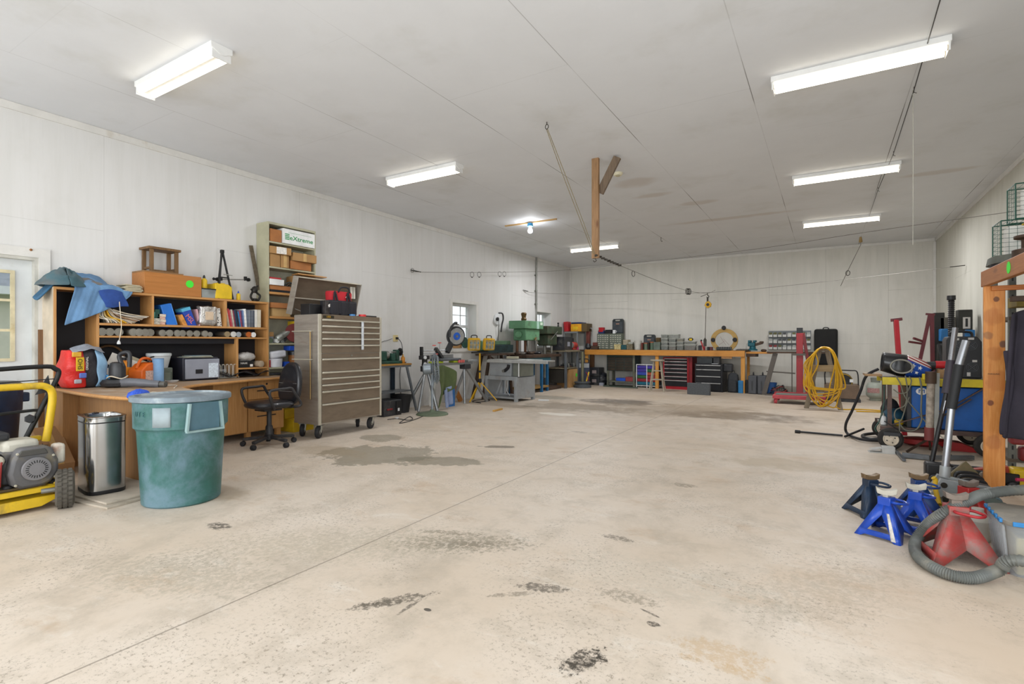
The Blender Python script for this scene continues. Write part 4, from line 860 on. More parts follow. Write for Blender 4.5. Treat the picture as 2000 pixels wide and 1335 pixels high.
carton('open-ended brown box sticking out over the right edge of the shelf', 4.66, 5.035, 2.368, .115, card, .22, SX+.05, -4, group=g)
# third shelf
wone('white_carton', 'small white carton with red marks at the left of the third shelf', 'box', B().box((-6.62, 4.32, 2.0), (-6.41, 4.53, 2.08)), mat('white_carton', 'd9dad8', .5), bev=.003)
wone('red_packet', 'red blister packet on the white carton', 'packet', B().box((-6.58, 4.33, 2.081), (-6.43, 4.5, 2.105)), mat('red_card', 'a8262c', .5), bev=.004)
wone('flat_box', 'flat brown wooden box under the white carton', 'box', B().box((-6.64, 4.33, 1.935), (-6.43, 4.85, 1.998)), card2, bev=.003)
b = B()
for k in range(5): b.tube(cr([(-6.5+.02*k, 4.5+.05*k, 1.93+.02*k), (-6.42, 4.62+.04*k, 2.06-.01*k), (-6.41, 4.72+.04*k, 1.96+.015*k), (-6.43, 4.9, 1.925+.01*k)], 5), .009, 6)
t = T('cable_heap', 'tangle of black and grey cables on the third shelf', 'cables', (-6.43, 4.7, 1.925)); b.out('cable', mat('mixed_cable', '2f3532', .6, var=.4, scale=12), t, w=1, each=1)
wone('black_bar', 'long black bar lying on the wooden shelf board', 'bar', B().bar((-6.44, 4.33, 1.925), (-6.44, 4.95, 1.92), .03, .03), black)
carton('brown box at the right end of the third shelf behind the chest lid', 4.70, 5.0, 2.03, .13, card, .2, SX+.02, -10, 0, group=g)
wone('thin_board', 'thin wooden board resting on the box beside the chest lid', 'board', B().bar((-6.44, 4.72, 2.185), (-6.35, 5.14, 2.17), .2, .014), oakh)
# fourth shelf
def openbox(name, label, c, d, mt, fillm, rz=0, rx=0, cat='box'):
    t = T(name, label, cat, c, rz, rx=rx); w, l, h = d[0]/2, d[1]/2, d[2]
    b = B(); b.box((-w, -l, 0), (w, l, .006)); b.box((-w, -l, .006), (-w+.005, l, h)); b.box((w-.005, -l, .006), (w, l, h)); b.box((-w+.005, -l, .006), (w-.005, -l+.005, h)); b.box((-w+.005, l-.005, .006), (w-.005, l, h)); b.out('carton', mt, t)
    b = B(); b.box((-w+.007, -l+.007, .008), (w-.007, l-.007, h*.85)); b.out('contents', fillm, t, disp=.03, dscale=.03, sub=3); return t
junk = mat('metal_bits', '75706a', .5, .5, var=.6, scale=60, bump=1)
openbox('parts_box', 'open brown box of metal bits on the fourth shelf', (-6.5, 4.52, 1.69), (.2, .38, .07), card2, junk)
carton('yellowish cardboard box under the open box of metal bits', 4.36, 4.64, 1.576, .11, cardp, .18, tp=0, group=g)
b = B().lathe([(.09, 0), (.1, .01), (.1, .03), (0, .035)], (-6.45, 4.93, 1.78), (1, 0, 0), 24); wone('round_disc', 'dark round disc propped behind the chest lid', 'disc', b, charc)
wone('yellow_box', 'yellow box barely showing beside the chest on the fifth shelf', 'box', B().box((-6.6, 4.72, 1.46), (-6.42, 5.02, 1.52)), yel)
# fifth shelf: sander tools
t = T('angle_grinder', 'large silver angle grinder with a red guard on the fifth shelf', 'grinder', (-6.45, 4.6, 1.215))
B().lathe([(.03, 0), (.045, .02), (.045, .14), (.035, .2), (.03, .27)], (0, -.16, .05), (0, 1, .55), 18).out('motor_body', mat('dull_silver', 'a5a8a2', .35, .6, var=.3, scale=20), t)
B().lathe([(.03, -.01), (.13, 0), (.13, .025), (.03, .03)], (.02, .1, .14), (1, -.2, 0), 28).out('disc_guard', mat('dark_red_disc', '7a3a38', .6), t); B().lathe([(.02, .03), (.02, .06), (0, .06)], (.02, .1, .14), (1, -.2, 0), 14).out('hub', galv, t)
B().bar((0, -.05, .02), (.02, .2, .3), .03).out('handle', charc, t)
for k, (y, r, c) in enumerate(((4.35, .035, '5d6a55'), (4.45, .03, 'd8d8d4'), (4.53, .028, '7a7c78'), (4.78, .03, '3c3e3f'), (4.9, .03, '88857c'))):
    wone('small_tool_bottle', ['green-grey can', 'white capped can', 'grey fitting', 'dark fitting', 'beige fitting'][k]+' at the front of the fifth shelf', 'can', B().lathe([(r, 0), (r, .1), (0, .1)], (-6.54, y, 1.211+r), (1, 0, 0), 16), mat('c_'+c, c, .5))
wone('small_brown_carton', 'little brown carton at the far left of the fifth shelf', 'box', B().box((-6.6, 4.32, 1.3), (-6.44, 4.39, 1.36)), card); wone('grey_carton', 'little grey carton under the little brown one', 'box', B().box((-6.6, 4.32, 1.21), (-6.46, 4.4, 1.298)), pg)
# sixth shelf
t = T('round_tin', 'white round tub, the upper of two stacked on the sixth shelf', 'tub', (-6.5, 4.47, 1.005), rx=6)
B().box((-.07, -.12, 0), (.07, .12, .10)).out('tub', mat('tub_white', 'cfd0d6', .4), t, bev=.025)
t = T('round_tin', 'white round tub, the lower of two stacked on the sixth shelf', 'tub', (-6.5, 4.45, .882)); B().lathe([(.1, 0), (.105, .09), (.105, .115), (0, .118)], n=26, sx=.7).out('tub', mat('tub_white', 'cfd0d6', .4), t)
wone('red_packet_low', 'small red box at the left of the white tubs', 'box', B().box((-6.6, 4.32, .882), (-6.44, 4.345, .98)), mat('red_card', 'a8262c', .5)); wone('small_blue_carton', 'small blue box right of the white tubs', 'box', B().box((-6.56, 4.58, .882), (-6.46, 4.65, .95)), blue_p)
wone('blue_box', 'bright blue box on the dark tub beside the chest', 'box', B().box((-6.58, 4.64, 1.105), (-6.44, 4.86, 1.17)), blue_p, bev=.003)
t = T('coffee_tub', 'brown tub with a black lid beside the white tubs', 'tub', (-6.5, 4.76, .882)); B().lathe([(.07, 0), (.085, .04), (.085, .16)], n=24).out('tub', mat('brown_tub', '8d5a2c', .4), t); B().lathe([(.09, .16), (.09, .21), (0, .215)], n=24).out('lid', charc, t)
wone('black_case_flat', 'flat black case at the end of the desk top', 'case', B().box((-6.63, 4.3+.03, .773), (-6.44, 4.6, .80)), charc, bev=.004)
t = T('crate', 'yellow plastic crate on the floor beside the tool chest', 'crate', (-6.32, 4.62, 0)); B().box((-.16, -.13, 0), (.16, .2, .17)).out('crate_body', yel, t, bev=.006); B().box((-.16, -.13, .17), (-.02, .2, .3)).out('crate_back', yel, t, bev=.006)
# ================================================================ stainless tool chest
ss = mat('brushed_stainless', 'a29b91', .42, .5, var=.1, scale=3, dirt='87776a', damt=.35, dscale=2.5, stretch=(1, 1, 6))
ssf = mat('dusty_stainless_front', '756757', .5, .25, var=.1, scale=5, dirt='635546', damt=.4, stretch=(1, 1, 3))
trimm = mat('bright_trim', 'bab4a4', .35, .3, var=.1)
CX0, CX1, CY0, CY1 = -5.93, -5.46, 4.335, 5.415
t = T('tool_chest', 'big stainless rolling tool chest with many drawers and an open lid', 'tool chest', (-5.69, 4.87, 0))
B().box((CX0, CY0, .175), (CX1, CY1, 1.575)).out('cabinet', ss, t, w=1, bev=.006)
B().box((CX1, CY0, .175), (CX1+.012, CY0+.045, 1.575)).out('corner_post', trimm, t, w=1, bev=.003); B().box((CX1, CY1-.035, .175), (CX1+.012, CY1, 1.575)).out('corner_post', trimm, t, w=1, bev=.003)
B().box((CX1, CY0+.05, 1.515), (CX1+.008, CY1-.04, 1.575)).out('top_rail', ssf, t, w=1)
n_ = B().box((CX1+.008, CY0+.07, 1.527), (CX1+.011, CY0+.24, 1.562)).out('maker_plate', mat('badge_black', '2a2413', .4), t, w=1); tp_ = txt('LEEB', .03, mat('badge_gold', 'c79a2a', .4), t, (CX1+.0115+5.69, CY0+.155-4.87, 1.545), (90, 0, 90))
B().lathe([(.012, 0), (.012, .006), (0, .008)], (CX1+.008, 4.87, 1.545), (1, 0, 0), 12).out('lock', galv, t, w=1)
zs = [1.512, 1.432, 1.353, 1.271, 1.186, 1.010, .842, .764, .681, .597, .436, .19]
for k in range(11):
    z1_, z0_ = zs[k], zs[k+1]+.006
    if k == 4:
        z0_ = 1.082; B().box((CX1, CY0+.05, 1.018), (CX1+.006, CY1-.04, 1.072)).out('middle_rail', ssf, t, w=1); B().lathe([(.012, 0), (.012, .006), (0, .008)], (CX1+.006, 4.87, 1.045), (1, 0, 0), 12).out('lock', galv, t, w=1)
    d = B().box((CX1, CY0+.05, z0_), (CX1+.014, CY1-.04, z1_)).out('drawer', ssf, t, w=1, bev=.002)
    d2 = B().box((CX1+.014, CY0+.05, z1_-.02), (CX1+.03, CY1-.04, z1_)).shift(t.location).out('drawer_pull', trimm, d, bev=.004)
B().box((CX1+.031, 5.02, 1.12), (CX1+.034, 5.06, 1.50)).out('tape_strip', mat('white_tape', 'c5cad0', .5, var=.2, scale=20), t, w=1)
b = B()
for z in (1.36, 1.0): b.tube(cr([(CX0+.02, CY0, z), (CX0+.02, CY0-.035, z), (CX0+.3, CY0-.04, z), (CX0+.37, CY0-.035, z), (CX0+.37, CY0, z)], 4), .008, 8)
b.out('side_bar', trimm, t, w=1, each=1)
B().cyl((CX0+.36, CY0-.03, 1.36), (CX0+.36, CY0-.03, .5), .008, n=8).out('hanging_rod', mat('brass_rod', 'a58a5c', .4, .6), t, w=1)
# lid
lw = .012
def lidx(z): return -6.0+.145*(z-1.58)/.49
L = []
for y0, y1 in ((CY0, CY0+lw), (CY1-lw, CY1)):
    b = B(); pp = [(lidx(1.58)-.10, 1.6), (lidx(1.58)+.01, 1.58), (lidx(2.07)+.01, 2.07), (lidx(2.07)-.09, 2.09)]; b.prism(pp, y0, y1, 'xz'); b.out('lid_side', ss, t, w=1, bev=.002)
b = B(); b.prism([(lidx(1.58)-.10, 1.6), (lidx(1.58)-.09, 1.6), (lidx(2.07)-.08, 2.09), (lidx(2.07)-.09, 2.09)], CY0+lw, CY1-lw, 'xz'); b.out('lid_top', ssf, t, w=1)
b = B(); b.prism([(lidx(2.07)-.08, 2.08), (lidx(2.07)+.01, 2.06), (lidx(2.07)+.01, 2.072), (lidx(2.07)-.08, 2.09)], CY0+lw, CY1-lw, 'xz'); b.out('lid_front_edge', trimm, t, w=1)
B().box((-6.01, CY0+.02, 1.80), (-5.99, CY1-.02, 1.815)).out('lid_rib', trimm, t, w=1)
b = B()
for y in (5.28, 5.33): b.box((-5.945, y, 1.86), (-5.93, y+.035, 2.03))
b.out('white_sticker', mat('sticker_cream', 'd6d2c6', .5), t, w=1, each=1)
B().bar((-5.97, CY0+.05, 1.66), (-5.75, CY0+.1, 1.578), .02, .006).out('lid_stay', galv, t, w=1)
blackrub = mat('black_rubber', '222225', .7, var=.2, dirt='57534c', damt=.3)
def caster(x, y, rz, par):
    p = B(); p.box((-.05, -.05, .16), (.05, .05, .175)); w_ = p.out('caster_plate', galv, par, loc=(x-par.location.x, y-par.location.y, 0), rot=(0, 0, R(rz)))
    f = B(); f.prism([(-.035, .165), (.035, .165), (.055, .08), (.03, .065)], -.036, -.03, 'xz'); f.prism([(-.035, .165), (.035, .165), (.055, .08), (.03, .065)], .03, .036, 'xz'); f.box((-.035, -.036, .155), (.035, .036, .165)); f.out('caster_fork', mat('fork_zinc', 'b9b6ab', .4, .6), w_)
    B().lathe([(.05, -.024), (.075, -.022), (.08, -.012), (.08, .012), (.075, .022), (.05, .024)], (.04, 0, .08), (0, 1, 0), 28).out('wheel', blackrub, w_)
    B().lathe([(.05, -.02), (.015, -.028), (.015, .028), (.05, .02)], (.04, 0, .08), (0, 1, 0), 20).out('hub', galv, w_)
for x, y, rz in ((CX1-.08, CY0+.09, -60), (CX0+.08, CY0+.08, -50), (CX1-.08, CY1-.1, -70), (CX0+.1, CY1-.1, -40)): caster(x, y, rz, t)
# on the chest
zc = 1.577
redf = mat('red_fabric', 'b2222c', .8, var=.1, bump=.3); blf = mat('black_fabric', '26252a', .85, var=.2, bump=.3)
t = T('tool_bag', 'red and black fabric tool tote standing on the open chest', 'tool bag', (-5.66, 4.83, zc), 0); t.scale = (1, 1.15, 1.3)
B().lathe([(.1, 0), (.13, .02), (.13, .15), (.11, .155)], n=28, sx=.9, sy=1.7, sq=2).out('bag_lower', blf, t)
B().lathe([(.10, .14), (.105, .23), (.1, .25), (0, .25)], n=28, sx=.8, sy=1.55, sq=2).out('bag_upper', redf, t)
for y in (-.13, 0, .13): B().lathe([(.05, .0), (.06, .02), (.06, .13), (.045, .14)], (.1, y, .005), n=16, sx=.55).out('pocket', blf, t)
for y in (-.09, .1): B().tube(cr([(.1, y-.05, .15), (.1, y-.04, .24), (.1, y, .14)], 5), .012, 6).out('strap', blf, t)
B().tube(cr([(.09, -.07, .24), (.09, -.03, .29), (.09, .07, .29), (.09, .1, .24)], 5), .009, 6).out('handle', blf, t)
o = B(); o.prism([(-.03, 0), (.03, 0), (.0, .03)], .09, .094, 'yz'); o.out('white_emblem', mat('white_ink', 'e8e4de', .5), t, loc=(0, .06, .19))
t = T('camo_pouch', 'dark patterned pouch with a white emblem beside the red tote', 'pouch', (-5.6, 4.61, zc), 0); B().box((-.03, -.07, 0), (.03, .07, .19)).out('pouch_body', mat('camo_dark', '312c2b', .6, var=.8, scale=22, dirt='b09a72', damt=.2), t, bev=.01)
o = B(); o.prism([(-.02, 0), (.02, .02), (0, .05), (-.03, .03)], .031, .034, 'yz'); o.out('emblem', mat('white_ink', 'e8e4de', .5), t, loc=(0, 0, .1))
wone('tape_roll', 'small light blue roll of tape on the front edge of the chest', 'tape', B().lathe([(.035, 0), (.04, .002), (.04, .024), (.025, .024), (.025, .005)], (-5.53, 4.95, zc), n=24), mat('light_blue_tape', '4d8ac4', .4))
wone('tape_roll', 'bright red roll of tape on the front edge of the chest', 'tape', B().lathe([(.045, 0), (.05, .002), (.05, .03), (.03, .03), (.03, .005)], (-5.53, 5.13, zc), n=24), mat('red_tape', 'd2373a', .4))
wone('black_pad', 'flat black pad on the right end of the chest top', 'pad', B().box((-5.75, 5.2, zc), (-5.52, 5.39, zc+.02)), blackrub, bev=.004)
wone('black_box', 'black box standing behind the patterned pouch in the chest', 'box', B().box((-5.86, 4.38, zc), (-5.68, 4.55, zc+.14)), black, bev=.004)
# ================================================================ office chair
leath = mat('black_vinyl_seat', '1e1e22', .35, var=.15, dirt='5d5850', damt=.15, coat=.2)
pl = mat('black_chair_plastic', '2b2a2c', .45, var=.2, dirt='6a6256', damt=.4)
t = T('office_chair', 'black office chair with loop armrests turned toward the desk', 'chair', (-5.63, 3.78, 0), -92)
B().lathe([(.05, 0), (.04, .14), (.035, .15), (.028, .16), (.028, .33)], (0, 0, .085), n=18).out('gas_column', pl, t)
b = B(); b.lathe([(.05, .075), (.055, .13), (.04, .14)], n=16); b.out('hub', pl, t)
for k in range(5):
    a = R(72*k+24); c, s = math.cos(a), math.sin(a)
    l = B().bar((c*.04, s*.04, .105), (c*.29, s*.29, .08), .045, .035).out('star_leg', pl, t, bev=.006)
    B().lathe([(.024, -.026), (.03, -.018), (.03, .018), (.024, .026)], (c*.29, s*.29, .03), (-s, c, 0), 18).out('caster', blackrub, l)
B().box((-.1, -.1, .415), (.12, .1, .44)).out('seat_plate', pl, t)
B().lathe([(.16, .44), (.24, .455), (.255, .485), (.235, .52), (.14, .535), (0, .53)], n=36, sx=1.0, sy=.98, sq=.9).out('seat', leath, t, sub=1)
def back(u, v):
    a = u*2*math.pi; return a
b = B()
prof = [(0, 0)]
for k in range(11):
    z = k/10; 
b2 = B(); n1 = 30; rings = []
for xo_, sc in ((.0, .55), (.0, .86), (.018, .97), (.045, 1), (.07, .95), (.08, .7)):
    ring = []
    for j in range(n1):
        a = 2*math.pi*j/n1; cy, cz = math.cos(a), math.sin(a)
        e = .8; yy = math.copysign(abs(cy)**e, cy)*.215*sc*(1-.12*cz); zz = math.copysign(abs(cz)**e, cz)*.265*sc
        bend = .10*(zz+.1)+.25*yy*yy*0
        ring.append(b2.v((-.235-xo_-bend-.35*yy*yy*-1*.6, yy, .715+zz)))
    rings.append(ring)
for a, e in zip(rings, rings[1:]):
    for j in range(n1): b2.f([a[j], a[(j+1) % n1], e[(j+1) % n1], e[j]])
b2.f(rings[0]); b2.f(rings[-1][::-1]); bk_ = b2.out('backrest', leath, t, sub=1)
stm = mat('stitching', '8d8b88', .6)
for y in (-.07, -.025, .005, .035, .08):
    B().tube([(-.233, y, .53), (-.238, y, .58), (-.247, y, .70), (-.250, y, .72)], .0022, 5).out('stitching', stm, bk_)
for z in (.72, .62): B().tube([(-.222-.10*(z-.7)+.21*(yy/10)**2, yy/10*.19/.1*.1*10*.1, z) for yy in []] or [(-.244-(z-.7)*.1+.21*yv*yv, yv, z) for yv in [q*.02 for q in range(-9, 10)]], .0022, 5).out('stitching', stm, bk_)
B().bar((-.05, 0, .43), (-.30, 0, .44), .06, .02).out('back_bracket', pl, t); B().bar((-.30, 0, .43), (-.315, 0, .75), .05, .02, (1, 0, 0)).out('back_bracket', pl, t)
for s in (-1, 1): B().tube(cr([(-.16, s*.12, .45), (-.2, s*.27, .46), (-.22, s*.29, .5), (-.14, s*.29, .62), (-.10, s*.285, .68), (-.02, s*.285, .68), (.12, s*.285, .675), (.17, s*.285, .65), (.15, s*.28, .55), (.1, s*.26, .46), (.05, s*.15, .44)], 5), .016, 10).out('armrest', pl, t)
# ================================================================ green bin
gb = mat('green_bin_plastic', '2a5c55', .5, var=.2, scale=4, dirt='647f8c', damt=1.0, dscale=2.6, coat=.1)
t = T('trash_bin', 'large scuffed green round plastic bin with a grey lid', 'bin', (-4.27, 2.13, 0))
B().lathe([(.25, 0), (.262, .012), (.29, .55), (.30, .57), (.312, .58), (.315, .76), (.318, .77)], n=56).out('bin_body', gb, t)
B().lathe([(.318, .772), (.335, .775), (.337, .80), (.333, .812), (.30, .815), (.29, .80), (.15, .805), (0, .81)], n=56).out('lid', mat('dusty_grey_lid', '74818a', .55, var=.2, dirt='b8c0c2', damt=.6, dscale=5), t, bev=.002)
for ad in (0, 180):
    a0 = R(ad); M = Matrix.Rotation(a0, 4, 'Z'); b = B(); b.X = M
    b.prism([(-.14, .60), (.12, .60), (.10, .765), (-.12, .765)], .295, .33, 'yz') if False else None
    fr_ = []
    b.bar((.325, -.13, .565), (.325, -.11, .765), .014, .03, (1, 0, 0)); b.bar((.325, .13, .565), (.325, .11, .765), .014, .03, (1, 0, 0)); b.bar((.33, -.135, .562), (.33, .135, .562), .03, .014); b.out('handle', mat('bin_handle', '8aa3a4', .5, var=.1), t)
    b = B(); b.X = M; b.box((.27, -.11, .57), (.318, .11, .765)); b.out('handle_recess', mat('bin_recess', '4c6b78', .5), t)
a = R(-50); lb = B(); lb.grid(lambda u, v: (.3165*math.cos(a+(u-.5)*.38), .3165*math.sin(a+(u-.5)*.38), .60+.14*v), 8, 2); lb.out('faded_label', mat('faded_label_grey', '93a0a5', .6), t, solid=.002)
for k, ch in enumerate('UTE'):
    a = R(-89+7.5*k); o = txt(ch, .05, mat('faded_letters', '2f5a5e', .6), t, (.3165*math.cos(a), .3165*math.sin(a), .69), (90, 0, -89+7.5*k+90))
# ================================================================ stainless can on boards
ss2 = mat('polished_stainless', 'a9a9a8', .16, .95, var=.12, scale=2)
pad = mat('dusty_board', 'b0a596', .8, var=.12, dirt='8f8472', damt=.4)
t = T('floor_boards', 'two stacked dusty boards under the stainless can', 'boards', (-4.85, 1.9, 0), 0)
B().box((-.5, -.25, 0), (.36, .25, .015), rz=R(8)).out('board', pad, t, bev=.002); B().box((-.48, -.20, .016), (.30, .28, .03), rz=R(5)).out('board', pad, t, bev=.002)
t = T('waste_can', 'tall stainless steel waste can with an open top', 'waste can', (-4.99, 1.88, .031), -8)
B().lathe([(.195, 0), (.2, .008), (.2, .03)], n=48, sy=.66, sq=2.2).out('base_ring', black, t)
B().lathe([(.198, .03), (.2, .55)], n=48, sy=.66, sq=2.2).out('can_body', ss2, t)
B().lathe([(.198, .55), (.198, .56)], n=48, sy=.66, sq=2.2).out('seam', black, t)
B().lathe([(.202, .56), (.202, .59), (.206, .595), (.206, .60), (.165, .602), (.16, .59), (.16, .52), (0, .45)], n=48, sy=.66, sq=2.2).out('rim', ss2, t)
wone('dark_liner', 'scrap of black liner at the rim of the stainless can', 'liner', B().bc((-5.05, 1.86, .642), (.09, .05, .015)), film, disp=.02, dscale=.03, sub=2)
# cardboard box leaning on the desk panel
t = T('cardboard_box', 'long brown cardboard box leaning in the corner between the yellow machine and the desk', 'box', (-5.98, 1.93, 0), -6, ry=27)
B().box((-.62, -.1, .0), (0, .1, .13)).out('carton', mat('brown_carton', '9a7550', .75, var=.08), t, bev=.003); B().box((-.622, -.022, .128), (.001, .022, .1315)).out('tape_strip', tape, t)
txt('LT', .07, black, t, (-.3, -.06, .1308), (0, 0, 160)); b = B(); b.tube(cr([(.002, -.07, .05), (.002, 0, .035), (.002, .08, .06)], 6), .004, 6); b.out('curved_arrow', black, t)
# ================================================================ plate compactor
oldal = mat('cast_aluminium', '85837c', .5, .5, var=.2); redtube = mat('red_tube', '8c2a28', .5)
yl = mat('machine_yellow', 'd2ad1c', .45, var=.1, dirt='7a6a42', damt=.45, dscale=6)
eng = mat('dusty_engine_grey', '5f5e60', .55, var=.15, dirt='7d7258', damt=.6, dscale=5)
t = T('plate_compactor', 'yellow plate compactor with engine and black folding handle', 'plate compactor', (-5.1, 1.25, 0))
B().prism([(.4, .06), (.62, .06), (.66, .03), (1.46, .03), (1.6, .09), (1.6, .1), (.4, .1)], -5.36, -4.84, 'yz').shift((0, 0, 0)).out('base_plate', yl, t, w=1, bev=.004)
for x in (-4.86, -5.34): B().box((x-.02, .5, .13), (x+.02, 1.56, .165)).out('side_rail', yl, t, w=1, bev=.004)
for y in (.62, 1.54): B().box((-5.32, y-.02, .13), (-4.88, y+.02, .165)).out('cross_rail', yl, t, w=1, bev=.003)
B().box((-5.30, .6, .165), (-4.90, 1.5, .18)).out('engine_deck', mat('oily_deck', '5a4a2c', .6, var=.3), t, w=1)
B().box((-5.36, .5, .44), (-5.30, 1.6, .475)).out('upper_rail', yl, t, w=1, bev=.004)
for y in (.62, 1.57): B().bar((-5.33, y, .16), (-5.33, y, .45), .03).out('upright', yl, t, w=1, bev=.003)
B().bar((-4.9, 1.555, .15), (-5.0, 1.60, .42), .018).out('brace_rod', yl, t, w=1)
B().tube(cr([(-5.22, 1.60, .44), (-5.22, 1.625, .62), (-5.22, 1.64, .80), (-5.22, 1.60, .865), (-5.22, 1.5, .875), (-5.22, 1.1, .872), (-5.22, .6, .87)], 6), .026, 12).out('lifting_handle', yl, t, w=1)
B().tube(cr([(-5.3, 1.5, .46), (-5.3, 1.6, .70), (-5.3, 1.70, .94), (-5.3, 1.68, 1.0), (-5.3, 1.6, 1.02), (-5.3, 1.2, 1.0), (-5.3, .7, .98)], 6), .018, 10).out('push_handle', dk, t, w=1)
B().tube(cr([(-5.31, 1.6, .66), (-5.31, 1.55, .68), (-5.31, 1.1, .655), (-5.31, .7, .65)], 5), .012, 8).out('lower_handle_bar', dk, t, w=1)
B().tube([(-5.3, 1.7, .92), (-5.3, 1.2, .90), (-5.3, .7, .89)], .004, 6).out('control_cable', black, t, w=1)
B().prism([(1.56, .80), (1.64, .95), (1.66, .82)], -5.31, -5.3, 'yz').out('guard_plate', charc, t, w=1)
B().lathe([(.03, -.015), (.035, 0), (.03, .015)], (-5.28, 1.52, .62), (1, 0, 0), 6).out('clamp_knob', charc, t, w=1)
e = B().prism([(1.355, .455), (1.50, .455), (1.535, .44), (1.575, .34), (1.575, .25), (1.53, .185), (1.48, .165), (1.36, .165), (1.315, .20), (1.295, .28), (1.315, .38)], -4.995, -4.885, 'yz').out('engine_cover', eng, t, w=1, bev=.022)
B().prism([(1.36, .44), (1.49, .44), (1.51, .40), (1.34, .40)], -4.99, -4.876, 'yz').out('cover_band', mat('dark_dust_grey', '4c4a46', .6), t, w=1, bev=.004)
fc = B().lathe([(.085, 0), (.08, .012), (.0, .015)], (-4.87, 1.44, .30), (1, 0, 0), 30).shift(t.location).out('recoil_starter', mat('starter_grey', '7a787a', .5, var=.1), e)
for k in range(24):
    a = 2*math.pi*k/24; c, s = math.cos(a), math.sin(a)
    B().bar((-4.858, 1.44+c*.045, .30+s*.045), (-4.86, 1.44+c*.072, .30+s*.072), .006, .004, (1, 0, 0)).shift(t.location).out('vent_slot', black, fc)
B().box((-5.13, 1.29, .19), (-4.99, 1.56, .43)).out('engine_block', eng, t, w=1, bev=.02)
B().box((-5.2, 1.3, .40), (-5.0, 1.5, .50)).out('fuel_tank', mat('tank_offwhite', 'b9b5a8', .5, dirt='7c6a50', damt=.3), t, w=1, bev=.03)
B().box((-5.02, 1.56, .30), (-4.93, 1.63, .45)).out('water_bottle', mat('dirty_white', 'c4bfb2', .5, dirt='9a5a38', damt=.4), t, w=1, bev=.02)
for k, (y, z, s) in enumerate(((1.2, .25, .10), (1.12, .33, .09), (1.05, .22, .12), (1.25, .38, .05))): (B().cyl((-5.05, y, z), (-4.92, y, z), s*.75, n=20) if k % 2 else B().box((-5.06, y-s*.6, z-s*.6), (-4.93, y+s*.6, z+s*.7))).out('engine_part', [charc, galv, eng, trimm][k], t, w=1, bev=.012)
for k in range(6): B().box((-5.08, 1.17, .22+.022*k), (-4.95, 1.27, .229+.022*k)).out('cooling_fin', oldal, t, w=1)
for k in range(5): B().tube(cr([(-4.93, 1.1+.04*k, .2), (-4.9, 1.14+.03*k, .28+.02*k), (-4.96, 1.2+.02*k, .36)], 4), .006, 6).out('engine_hose', [black, trimm, iron, black, redtube][k], t, w=1)
for y, z in ((1.34, .42), (1.54, .38), (1.33, .2), (1.55, .22)): B().lathe([(.009, 0), (.009, .006), (0, .008)], (-4.886, y, z), (1, 0, 0), 8).out('cover_bolt', trimm, t, w=1)
B().tube(cr([(-4.93, 1.2, .2), (-4.88, 1.15, .3), (-4.95, 1.25, .42), (-5.0, 1.3, .36)], 5), .012, 8).out('hose', black, t, w=1); B().bar((-4.9, 1.18, .30), (-5.0, 1.27, .46), .012).out('lever', trimm, t, w=1)
B().box((-5.25, 1.1, .50), (-5.05, 1.35, .56)).out('air_filter', charc, t, w=1, bev=.02)
for y in (1.3, 1.55): B().lathe([(.025, 0), (.03, .02), (.02, .035)], (-4.93, y, .165), n=12).out('rubber_mount', black, t, w=1)
ax_ = Vector((.30, .95, 0)).normalized(); wc = Vector((-4.80, 1.58, .137))
wh = B().lathe([(.07, -.045), (.11, -.055), (.13, -.045), (.137, -.02), (.137, .02), (.13, .045), (.11, .055), (.07, .045)], wc, ax_, 32).out('tire', mat('dusty_tire', '544f47', .85, var=.2, dirt='7d766a', damt=.5), t, w=1)
q0 = Vector((0, 0, 1)).rotation_difference(ax_)
for k in range(26):
    a = 2*math.pi*k/26
    for s in (-.03, 0, .03):
        c = wc-t.location+q0 @ Vector((.137*math.cos(a+(s == 0)*.12), .137*math.sin(a+(s == 0)*.12), s)); b = B(); b.X = Matrix.Translation(c) @ (q0.to_matrix().to_4x4()) @ Matrix.Rotation(a+(s == 0)*.12, 4, 'Z'); b.bc((0, 0, 0), (.012, .022, .022)); b.out('tread_block', MATS['dusty_tire'], wh)
B().lathe([(.075, -.03), (.03, -.05), (.03, .05), (.075, .03)], wc, ax_, 20).out('wheel_hub', yl, t, w=1); B().cyl(wc, wc-ax_*.13, .018, n=12).out('axle', galv, t, w=1)
# dark barrel bin in the corner by the door
t = T('dark_bin', 'dark navy round bin with a lid beside the entry door', 'bin', (-5.98, 1.38, 0))
nb = mat('navy_bin_plastic', '1f2c45', .45, var=.3, dirt='4f5966', damt=.5, dscale=3)
B().lathe([(.22, 0), (.235, .02), (.27, .62), (.285, .64), (.29, .82)], n=40).out('bin_body', nb, t); B().lathe([(.295, .82), (.3, .85), (.26, .88), (0, .89)], n=40).out('lid', charc, t)
for s in (-1, 1): B().box((-.05, s*.28-.02, .7), (.05, s*.33, .78)).out('handle', nb, t, bev=.01)
b = B(); b.bar((-6.64, 2.0, .9), (-6.66, 2.0, 1.35), .03, .02); wone('tan_post', 'narrow brown board standing beside the entry door casing', 'board', B().bar((-6.64, 2.0, 0), (-6.66, 2.005, 1.34), .02, .045), woodmat('aged_brown', '85603c', '6c4c30', axis=2)); b.m.free()
# ---- fan, lathe table and what stands by it
t = T('drop_cord', 'black power cord lying on the floor right of the tool chest', 'cord', at(755, 820, z=.005))
p = [at(x, y, z=.006) for x, y in ((757, 819), (775, 817), (795, 820), (806, 818), (800, 813), (785, 822), (781, 826), (800, 822), (820, 815), (833, 808))]; B().tube(cr(p, 4), .006, 6).out('cord', black, t, w=1); B().bc(p[1]+Vector((0, 0, .012)), (.05, .03, .02)).out('cord_label', vinyl, t, w=1)
